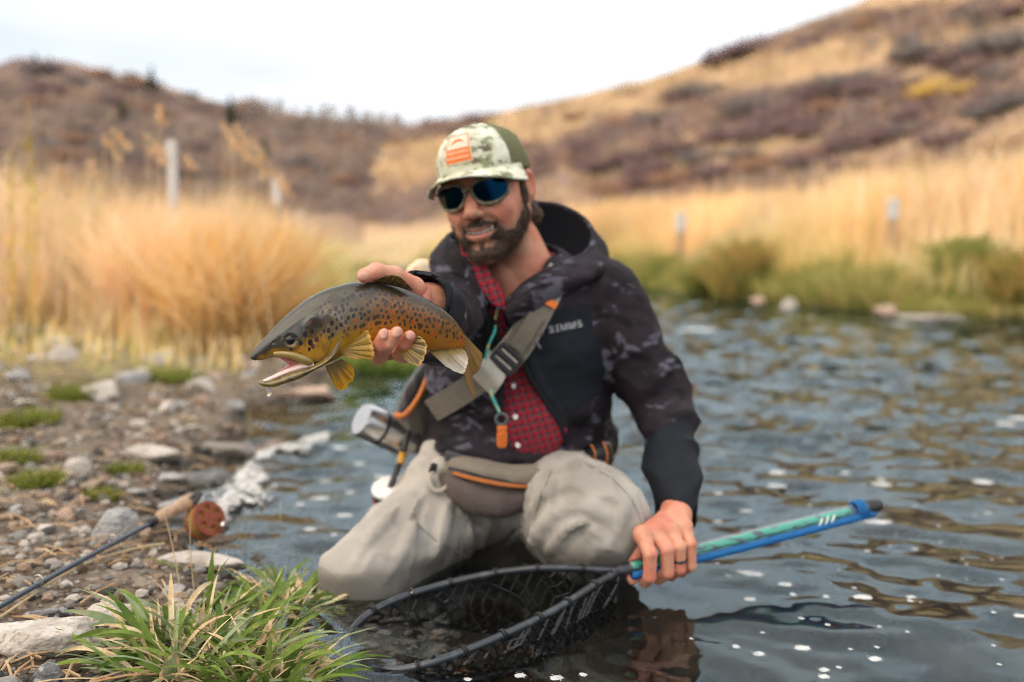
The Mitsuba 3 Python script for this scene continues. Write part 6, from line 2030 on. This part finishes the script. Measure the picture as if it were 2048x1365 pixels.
# seed stalks above the left grass
mat('m_stalk', proc(lambda p, n, uv: mix((.80, .58, .32), (.70, .50, .32), mikit.noise(p.x * 6, p.y * 6, p.z * 3))), .85, .1)
mat('m_yellow_leaf', proc(lambda p, n, uv: mix((.72, .42, .07), (.50, .42, .09), mikit.noise(p.x * 12, p.y * 12, p.z * 9))), .85, .1)
r = np.random.default_rng(81)
def stalk(px, py, Y, bend, plume, yellow=False):
    top = P(px, py, Y)
    gz_ = gz1(top[0], top[1])
    k = thing('seed_stalk', 'yellow leaved plant stalk near the left picture edge' if yellow else 'thin tan seed stalk rising above the left grass', 'plant stalk', 'yellow leaved stalks at the left edge' if yellow else 'seed stalks above the left grass')
    t = np.linspace(0, 1, 14)
    H = top[2] - gz_
    c = np.stack([top[0] - bend * .25 * H * (1 - t) ** 1.5, np.full(14, top[1]), gz_ + H * t], 1)
    add(k + '__stem', tube(c, np.interp(t, [0, 1], [.0045, .0022]), sides=5), 'm_yellow_leaf' if yellow else 'm_stalk', smooth=True)
    n = 110 if not yellow else 16
    u = r.random(n)
    droop = u * plume
    if yellow:
        i = r.uniform(.35, 1, n)
        b = np.stack([np.interp(i, t, c[:, 0]), np.interp(i, t, c[:, 1]), np.interp(i, t, c[:, 2])], 1)
        d = r.normal(size=(n, 3)) * [1, 1, .5] + [0, 0, .2]
        ml = strands(b, d / np.linalg.norm(d, axis=1, keepdims=True), r.uniform(.04, .08, n), .007, int(r.integers(1e6)))
        add(k + '__leaves', ml, 'm_yellow_leaf', kind='stuff', smooth=False)
    else:
        b = top + np.stack([np.sin(droop * 6 * bend) * .10 * np.sign(bend + 1e-6), r.normal(size=n) * .008, -droop * .3 + .02], 1)
        d = r.normal(size=(n, 3)) * [.8, .8, .6] + [bend * .6, 0, .2]
        add(k + '__seed_head', strands(b, d / np.linalg.norm(d, axis=1, keepdims=True), r.uniform(.02, .042, n), .005, int(r.integers(1e6))), 'm_stalk', kind='stuff', smooth=False)


for px, py, Y, bend in ((208, 285, 5.0, .4), (225, 268, 5.2, -.5), (290, 278, 5.0, -.6), (318, 222, 5.6, .1), (300, 305, 5.3, .5), (446, 255, 5.2, .2), (458, 282, 5.1, -.5), (470, 262, 5.5, .3), (486, 312, 5.2, .6), (500, 290, 5.0, -.4), (180, 330, 5.8, .2), (372, 318, 6.0, -.3), (540, 350, 5.9, .4), (120, 345, 5.1, -.2), (560, 360, 6.2, -.3)):
    stalk(px, py, Y, bend, r.uniform(.25, .5))
for px, py, Y in ((55, 205, 4.6), (22, 300, 4.3), (70, 320, 4.9)):
    stalk(px, py, Y, .2, .3, True)

# white marker posts
mat('m_post', proc(lambda p, n, uv: mix((.58, .57, .55), (.38, .365, .345), smoothstep(.55, .75, mikit.fbm(p.x * 20, p.y * 20, p.z * 8, octaves=3)))), .7, .3)
mat('m_post_dark', (.09, .085, .08), .8, .2)
def post(px, top, bot, Y, w, label, band=False, hz=None):
    a = P(px, top, Y)
    z0 = hz if hz is not None else gz1(a[0], a[1])
    k = thing('marker_post', label, 'post')
    zb = P(px, bot, Y)[2]
    add(k + '__stake', trimesh.Trimesh(*(lambda m: (m.vertices + [a[0], a[1], (z0 - .1 + zb) / 2], m.faces))(rbox([w * .8, w * .8, max(zb - z0 + .1, .05)], .006)), process=False), 'm_post_dark' if band else 'm_litter' if band is None else 'm_post', smooth=40)
    add(k + '__sleeve', trimesh.Trimesh(*(lambda m: (m.vertices + [a[0], a[1], (a[2] + zb) / 2], m.faces))(rbox([w, w, a[2] - zb], .012)), process=False), 'm_post', smooth=40, label='white sleeve of the post')


post(343, 282, 420, 7.2, .068, 'tall white post standing above the left grass')
post(553, 358, 412, 8.5, .070, 'white post with a dark foot right of the tall one', True)
post(602, 428, 470, 10.5, .07, 'small white post close to the river on the left')
post(1787, 398, 440, 10.7, .10, 'white topped stake in the grass across the river', None, hz=.6)
post(1362, 425, 464, 15.6, .14, 'whitish stake in the grass left of the green bushes', None, hz=.6)

# far bank grass
r = np.random.default_rng(91)
n = 42000
y = 7.0 + 30 * r.random(n) ** 1.4
x = XR(y) + .25 + r.random(n) ** 1.3 * (6 + .22 * y)
den = meshkit.fbm(np.stack([x * .5, y * .5, x * 0], -1), 3, 6)
edge = sstep(0, 1.4, x - XR(y))
hgt = (.50 + .85 * sstep(.3, .68, den)) * (.45 + .55 * edge) * r.uniform(.6, 1.15, n)
gr_n = np.clip((1 - edge) * .9 + (r.random(n) < .06), 0, 1)[:, None]
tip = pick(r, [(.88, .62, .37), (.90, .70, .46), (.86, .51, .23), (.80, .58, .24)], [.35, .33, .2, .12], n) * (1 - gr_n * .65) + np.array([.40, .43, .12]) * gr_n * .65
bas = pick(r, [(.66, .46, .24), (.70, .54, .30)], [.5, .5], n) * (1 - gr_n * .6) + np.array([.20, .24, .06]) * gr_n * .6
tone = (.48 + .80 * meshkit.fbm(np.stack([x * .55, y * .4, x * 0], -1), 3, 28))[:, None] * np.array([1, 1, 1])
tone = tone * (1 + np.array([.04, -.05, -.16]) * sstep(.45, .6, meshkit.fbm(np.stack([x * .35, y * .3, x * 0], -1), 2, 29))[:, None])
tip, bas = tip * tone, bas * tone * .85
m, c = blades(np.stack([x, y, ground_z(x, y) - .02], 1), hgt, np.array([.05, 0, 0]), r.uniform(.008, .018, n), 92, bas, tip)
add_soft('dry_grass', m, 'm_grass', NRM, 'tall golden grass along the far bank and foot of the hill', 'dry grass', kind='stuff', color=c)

# sedge fringe at the foot of the far bank
r = np.random.default_rng(95)
n = 9000
y = 7.5 + 22 * r.random(n) ** 1.3
x = XR(y) - .05 + r.random(n) ** 1.4 * .50
den = meshkit.fbm(np.stack([x * .9, y * .9, x * 0], -1), 3, 16)
tip = pick(r, [(.30, .30, .08), (.42, .38, .12), (.56, .42, .17), (.22, .24, .06)], [.35, .25, .2, .2], n)
m, c = blades(np.stack([x, y, ground_z(x, y) - .02], 1), (.16 + .34 * sstep(.35, .65, den)) * r.uniform(.5, 1.2, n), np.array([-.12, -.15, 0]), r.uniform(.008, .016, n), 96, tip * .62, tip * .8, spread=.45)
add_soft('sedge', m, 'm_grass', NRM, 'olive sedge fringe along the far waterline', 'sedge', kind='stuff', color=c)

GREEN = [(.19, .20, .05), (.28, .26, .08), (.14, .16, .035)]
BROWN = [(.30, .22, .06), (.17, .17, .045), (.40, .24, .08)]
for px, py, Y, w, h, cols, lab in ((1480, 590, 12.4, .26, .80, BROWN, 'largest green brown bush leaning over the far waterline'), (1408, 585, 13.4, .16, .48, GREEN, 'narrow green bush left of the largest one across the river'), (1640, 600, 11.3, .38, .30, GREEN, 'low rounded green bush across the river'), (1930, 625, 9.6, .20, .52, GREEN, 'upright dark green bush near the right edge across the river'), (1322, 568, 16.0, .28, .34, GREEN, 'small olive bush on the far bank beside the shoulder'), (1262, 560, 18.0, .36, .32, GREEN, 'faint olive bush just right of the dark hood'), (1765, 610, 10.3, .28, .22, [(.22, .22, .05), (.34, .28, .07)], 'low olive sedge bush between two rocks across the river'), (2030, 640, 9.0, .22, .42, BROWN, 'brown green bush at the right picture edge'), (730, 525, 34.0, .8, .5, BROWN, 'far dark green bush where the river disappears'), (880, 520, 30.0, 1.0, .5, GREEN, 'distant green bush behind the angler on the far bank')):
    clump('bush', lab, 'bush', px, py, Y, w, h, 1100, cols, [(.11, .13, .03), (.14, .14, .04)], px, (-.05, -.05, 0), .55, width=.018 if Y < 20 else .03)

# hillside shrubs
def twigs(seed, n, wide=1.0):
    r = np.random.default_rng(seed)
    a = r.random(n) * 6.283
    e = np.arccos(r.random(n) ** .7)
    b = np.stack([np.cos(a), np.sin(a), 0 * a], 1) * r.random((n, 1)) * .55
    d = np.stack([np.sin(e) * np.cos(a), np.sin(e) * np.sin(a), np.cos(e) * .9 + .15], 1) + r.normal(size=(n, 3)) * .15
    L = .62 * (.55 + .6 * meshkit.noise(d * 2.2 + seed, seed))
    b = b + d * L[:, None] * r.random((n, 1)) * .7
    return strands(b, d / np.linalg.norm(d, axis=1, keepdims=True), L * r.uniform(.35, .7, n), .028 * wide, seed, seg=2)


SHR = {'plum': ('m_shrub_plum', [(.15, .094, .088), (.112, .072, .072)], 'leafless plum brown shrub on the hillside'), 'grey': ('m_shrub_grey', [(.15, .128, .118), (.105, .092, .086)], 'leafless dark grey shrub on the hillside'), 'gold': ('m_shrub_gold', [(.50, .31, .07), (.40, .26, .07)], 'golden yellow shrub on the hillside'), 'russet': ('m_shrub_russet', [(.26, .145, .085), (.20, .11, .07)], 'russet brown shrub on the hillside')}
for i, (k, (mt, cc, lab)) in enumerate(SHR.items()):
    mat(mt, proc(lambda p, n, uv, cc=cc: mix(cc[0], cc[1], mikit.noise(p.x * 2, p.y * 2, p.z * 2))), .9, .1)
    for j in range(2):
        scene[f'shrub_source_{k}_{j}'] = {'type': 'shapegroup', 'twigs': (lambda m_: soft(m_, mt, np.asarray(m_.vertices) * [1, 1, .8] + [0, 0, .35]))(twigs(i * 10 + j + 1, 800, 1.2))}


def hill_hit(px, py, zf, r0=12, r1=260, n=500):
    rr_ = np.linspace(r0, r1, n)
    d = FWD + (px - 1024) / F * RIGHT + (682.5 - py) / F * UP
    d = d / np.hypot(d[0], d[1])
    q = EYE[:2] + rr_[:, None] * d[:2]
    z = EYE[2] + rr_ * d[2]
    h = zf(q)
    k = np.argmax(h > z)
    return None if h[k] <= z[k] else np.array([q[k][0], q[k][1], h[k]])


def shrub(px, py, wpx, kind, zf, seed, squash=.75):
    p = hill_hit(px, py, zf)
    if p is None:
        return
    s = wpx / F * np.hypot(p[0], p[1]) * .62
    k = fresh('shrub')
    scene[k] = {'type': 'instance', 'source': {'type': 'ref', 'id': f'shrub_source_{kind}_{seed % 2}'}, 'to_world': T().translate(p.tolist()).rotate([0, 0, 1], float(seed * 77 % 360)).scale([float(s), float(s), float(s * squash)])}
    right = zf is right_hill_z
    sky_ = np.interp(px, [840, 1050, 1320, 1600, 1740, 2060], [255, 212, 145, 50, 5, -60]) if right else np.interp(px, [-60, 70, 300, 480, 700, 830], [140, 115, 152, 200, 235, 258])
    row = 'just below the skyline' if py < sky_ + 45 else 'halfway up' if py < (300 if right else 290) else 'low on the slope'
    col = ('above the angler' if px < 1250 else 'in the middle' if px < 1650 else 'by the picture edge') if right else ('by the picture edge' if px < 250 else 'in the middle' if px < 560 else 'above the trout')
    side_ = f"{'right' if right else 'left'} hill, {row} {col}"
    tag(k, SHR[kind][2].replace('the hillside', f'the {side_}'), 'shrub', SHR[kind][2].split(' shrub')[0] + f' shrubs on the {side_}')


r = np.random.default_rng(101)
LIST = [(1850, 118, 120, 'grey'), (1910, 130, 110, 'plum'), (1990, 110, 120, 'grey'), (2040, 100, 110, 'grey'), (1960, 150, 110, 'plum'), (1690, 185, 130, 'grey'), (1640, 205, 120, 'plum'), (1740, 195, 110, 'plum'), (1800, 190, 110, 'plum'), (1500, 232, 120, 'grey'), (1560, 250, 120, 'plum'), (1400, 195, 110, 'grey'), (1370, 205, 90, 'plum'), (1450, 130, 100, 'plum'), (1500, 110, 100, 'plum'), (1880, 195, 110, 'gold'), (1930, 190, 80, 'gold'), (1450, 290, 110, 'plum'), (1520, 285, 120, 'plum'), (1600, 262, 110, 'plum'), (1350, 310, 100, 'plum'), (1400, 330, 90, 'grey'), (1270, 330, 110, 'plum'), (1200, 345, 110, 'plum'), (1300, 355, 120, 'plum'), (1180, 300, 90, 'plum'), (1860, 345, 110, 'russet'), (1930, 335, 110, 'plum'), (1780, 360, 90, 'russet'), (2020, 320, 110, 'russet'), (1700, 300, 110, 'plum'), (1770, 290, 110, 'plum'), (1840, 240, 100, 'plum'), (2040, 220, 100, 'grey'), (1980, 240, 90, 'grey'), (1490, 320, 80, 'grey'), (1640, 320, 80, 'russet'), (1230, 395, 110, 'russet'), (1290, 380, 100, 'plum'), (1350, 372, 110, 'russet'), (1430, 360, 100, 'plum'), (1520, 345, 110, 'russet'), (1610, 338, 100, 'plum'), (1900, 300, 110, 'plum'), (1255, 425, 90, 'gold'), (1700, 345, 90, 'plum'), (1100, 330, 80, 'plum'), (1060, 300, 60, 'plum'), (1240, 260, 80, 'russet'), (1320, 250, 90, 'grey'), (1150, 240, 50, 'russet')]
for i, (px, py, w, kd) in enumerate(LIST):
    shrub(px, py, w, kd, right_hill_z, i)
for i in range(230):
    px = r.uniform(840, 2060)
    lo_ = np.interp(px, [840, 1050, 1320, 1600, 1740, 2060], [262, 228, 160, 70, 30, 10])
    py = r.uniform(lo_, 420)
    s = (px - 840) * .19 + py                                # diagonal bands climbing to the right
    b = math.sin(s / 27.0 + 1.3 * math.sin(px / 170)) + .7 * (meshkit.noise(np.array([[px / 130, py / 45, 0]]), 7)[0] - .5)
    if b < .25:
        continue
    shrub(px, py, r.uniform(30, 75), r.choice(['plum', 'grey', 'russet', 'gold'], p=[.58, .2, .18, .04]), right_hill_z, 200 + i)
for i in range(210):
    px = r.uniform(-60, 860)
    lo_ = np.interp(px, [-60, 70, 300, 480, 700, 830], [145, 125, 160, 208, 240, 262])
    py = r.uniform(lo_, 420)
    if meshkit.fbm(np.array([[px / 120, py / 40, 0]]), 2, 17)[0] < .42:
        continue
    shrub(px, py, r.uniform(25, 65), r.choice(['plum', 'grey', 'russet'], p=[.5, .3, .2]), left_hill_z, 600 + i)


# the low brush and rough grass that cover the slopes as one mass
def slope_cover(key, label, zf, n, box, skyline, keep, wpx, cols, nst, width, seed, flat):
    r = np.random.default_rng(seed)
    src = []
    for j in range(4):
        a, e = r.random(nst) * 6.283, r.random(nst)
        b = np.stack([np.cos(a), np.sin(a), 0 * a], 1) * (np.sqrt(r.random(nst)) * .8)[:, None]
        d = np.stack([np.cos(a) * .6, np.sin(a) * .6, .5 + e], 1) + r.normal(size=(nst, 3)) * .3
        d[:, 2] = np.abs(d[:, 2]) * flat
        src.append(np.asarray(strands(b, d, r.uniform(.3, .8, nst), width, seed + j, seg=2).vertices))
    f0 = np.asarray(strands(b, d, np.ones(nst), width, 1, seg=2).faces)
    V, C, Fc, NN, at = [], [], [], [], 0
    for _ in range(n):
        px = r.uniform(box[0], box[1])
        py = r.uniform(np.interp(px, *skyline), box[2])
        if r.random() > keep(px, py):
            continue
        p = hill_hit(px, py, zf, n=160)
        if p is None:
            continue
        s = r.uniform(*wpx) / F * np.hypot(p[0], p[1])
        v = src[int(r.integers(4))] * [s, s, s] + p
        V.append(v)
        e_ = .8
        gq = zf(np.array([[p[0] - e_, p[1]], [p[0] + e_, p[1]], [p[0], p[1] - e_], [p[0], p[1] + e_]]))
        hn = np.array([np.clip(gq[0] - gq[1], -2, 2), np.clip(gq[2] - gq[3], -2, 2), 2 * e_ * 1.4])
        NN.append((v - p) / s * [.6, .6, .2] + hn / np.linalg.norm(hn) * 1.0)
        C.append(np.tile(np.array(cols[int(r.integers(len(cols)))]) * r.uniform(.8, 1.2), (len(v), 1)))
        Fc.append(f0 + at)
        at += len(v)
    add_soft(key, trimesh.Trimesh(np.vstack(V), np.vstack(Fc), process=False), 'm_vcol_rough', np.vstack(NN), label, key.replace('_', ' '), kind='stuff', color=np.vstack(C))


SKY_R = ([840, 1050, 1320, 1600, 1740, 2060], [262, 222, 156, 62, 18, -10])
SKY_L = ([-60, 70, 300, 480, 700, 830], [178, 160, 186, 224, 248, 264])
def band(px, py):
    s = (px - 840) * .19 + py
    return math.sin(s / 27.0 + 1.3 * math.sin(px / 170)) + 1.1 * (meshkit.noise(np.array([[px / 130, py / 45, 0]]), 7)[0] - .5)
slope_cover('hill_brush', 'low plum brown brush in merged drifts over the right hill', right_hill_z, 5600, (650, 2070, 450), SKY_R, lambda x, y: .95 if band(x, y) > .25 else .05, (16, 38), [(.185, .12, .10), (.145, .095, .088), (.18, .145, .12), (.24, .145, .095)], 26, .045, 111, .8)
slope_cover('hill_grass', 'rough tan bunch grass over the right hill', right_hill_z, 3600, (760, 2070, 440), SKY_R, lambda x, y: .85 if band(x, y) < .3 else .12, (9, 20), [(.48, .33, .18), (.40, .26, .135), (.54, .40, .235), (.31, .24, .105)], 26, .05, 121, .8)
slope_cover('hill_brush', 'low brown and plum brush covering the left hill', left_hill_z, 4200, (-60, 860, 430), SKY_L, lambda x, y: .25 + .9 * meshkit.noise(np.array([[x / 90, y / 35, 0]]), 13)[0], (12, 30), [(.18, .12, .10), (.14, .095, .092), (.26, .185, .12), (.175, .145, .125), (.21, .135, .09)], 24, .05, 131, .8)


# conifers and bare trees on the left hill
mat('m_needles', proc(lambda p, n, uv: mix((.035, .055, .035), (.055, .085, .05), mikit.noise(p.x * 1.5, p.y * 1.5, p.z * 1.5))), .9, .1)
mat('m_bark', (.11, .085, .065), .9, .1)
mat('m_pale_bark', (.42, .37, .33), .9, .1)
def conifer(px, base_py, hpx, label, seed):
    p = hill_hit(px, base_py, left_hill_z)
    if p is None:
        p = hill_hit(px, base_py + 14, left_hill_z)
    H = hpx / F * np.hypot(p[0], p[1])
    r = np.random.default_rng(seed)
    k = thing('conifer', label, 'tree')
    add(k + '__trunk', tube(np.array([p - [0, 0, .4], p + [0, 0, H * .5], p + [0, 0, H * .97]]), [.05 * H, .03 * H, .006 * H], n=10, sides=7), 'm_bark', smooth=True)
    n = 900
    t = r.random(n) ** .8
    a = r.random(n) * 6.283
    rad = .24 * H * (1 - t) ** .85 * (.75 + .35 * np.sin(t * 34 + a))
    b = p + np.stack([0 * t, 0 * t, H * (.06 + .92 * t)], 1) + np.stack([np.cos(a), np.sin(a), 0 * a], 1) * (rad * r.random(n))[:, None]
    d = np.stack([np.cos(a), np.sin(a), -.35 + .5 * t], 1) + r.normal(size=(n, 3)) * .15
    add(k + '__crown', strands(b, d / np.linalg.norm(d, axis=1, keepdims=True), np.maximum(rad * .7, .03 * H), .022 * H, seed, seg=2, droop=.15), 'm_needles', kind='stuff', smooth=False)


for px, by, h, lab in ((304, 190, 52, 'dark conifer crossing the skyline of the left hill'), (245, 252, 52, 'dark conifer lower on the left hill above the tall white post'), (462, 262, 66, 'dark conifer right of the skyline one on the left hill'), (530, 325, 48, 'lowest dark conifer on the left hill'), (70, 128, 22, 'small dark conifer on the top of the left hill'), (100, 128, 14, 'tiny conifer beside the one on the hilltop')):
    conifer(px, by, h, lab, px)


def bare(seed):
    r = np.random.default_rng(seed)
    tr = tube(np.array([[0, 0, -.1], [.01, 0, .45], [.0, .01, 1.0]]), [.022, .016, .004], n=8, sides=6)
    n = 160
    t = r.uniform(.28, 1, n)
    a = r.random(n) * 6.283
    d = np.stack([np.cos(a), np.sin(a), 1.1 + 0 * a], 1)
    b = np.stack([0 * t, 0 * t, t], 1) + d * (r.random(n) * .10)[:, None]
    return tr, strands(b, d / np.linalg.norm(d, axis=1, keepdims=True), .30 * (1.15 - t), .010, seed, seg=2)
TB = [tuple(mikit.ply(m, b, smooth=s) for m, b, s in ((x[0], 'm_pale_bark', True), (x[1], 'm_pale_bark', False))) for x in (bare(1), bare(2), bare(3))]
for i in range(54):
    px = r.uniform(490, 812)
    py = np.interp(px, [480, 560, 700, 780, 830], [222, 230, 246, 254, 264]) + r.uniform(2, 26)
    p = hill_hit(px, py, left_hill_z)
    if p is None:
        continue
    H = r.uniform(26, 44) / F * np.hypot(p[0], p[1])
    k = thing('bare_tree', 'thin leafless tree in the row along the left ridge', 'tree', 'bare trees along the left ridge')
    w = T().translate(p.tolist()).rotate([0, 0, 1], float(r.uniform(0, 360))).scale([float(H)] * 3)
    src = TB[i % 3]
    scene[k + '__trunk'] = {**src[0], 'to_world': w}
    scene[k + '__crown'] = {**src[1], 'to_world': w}
    tag(k + '__crown', kind='stuff')
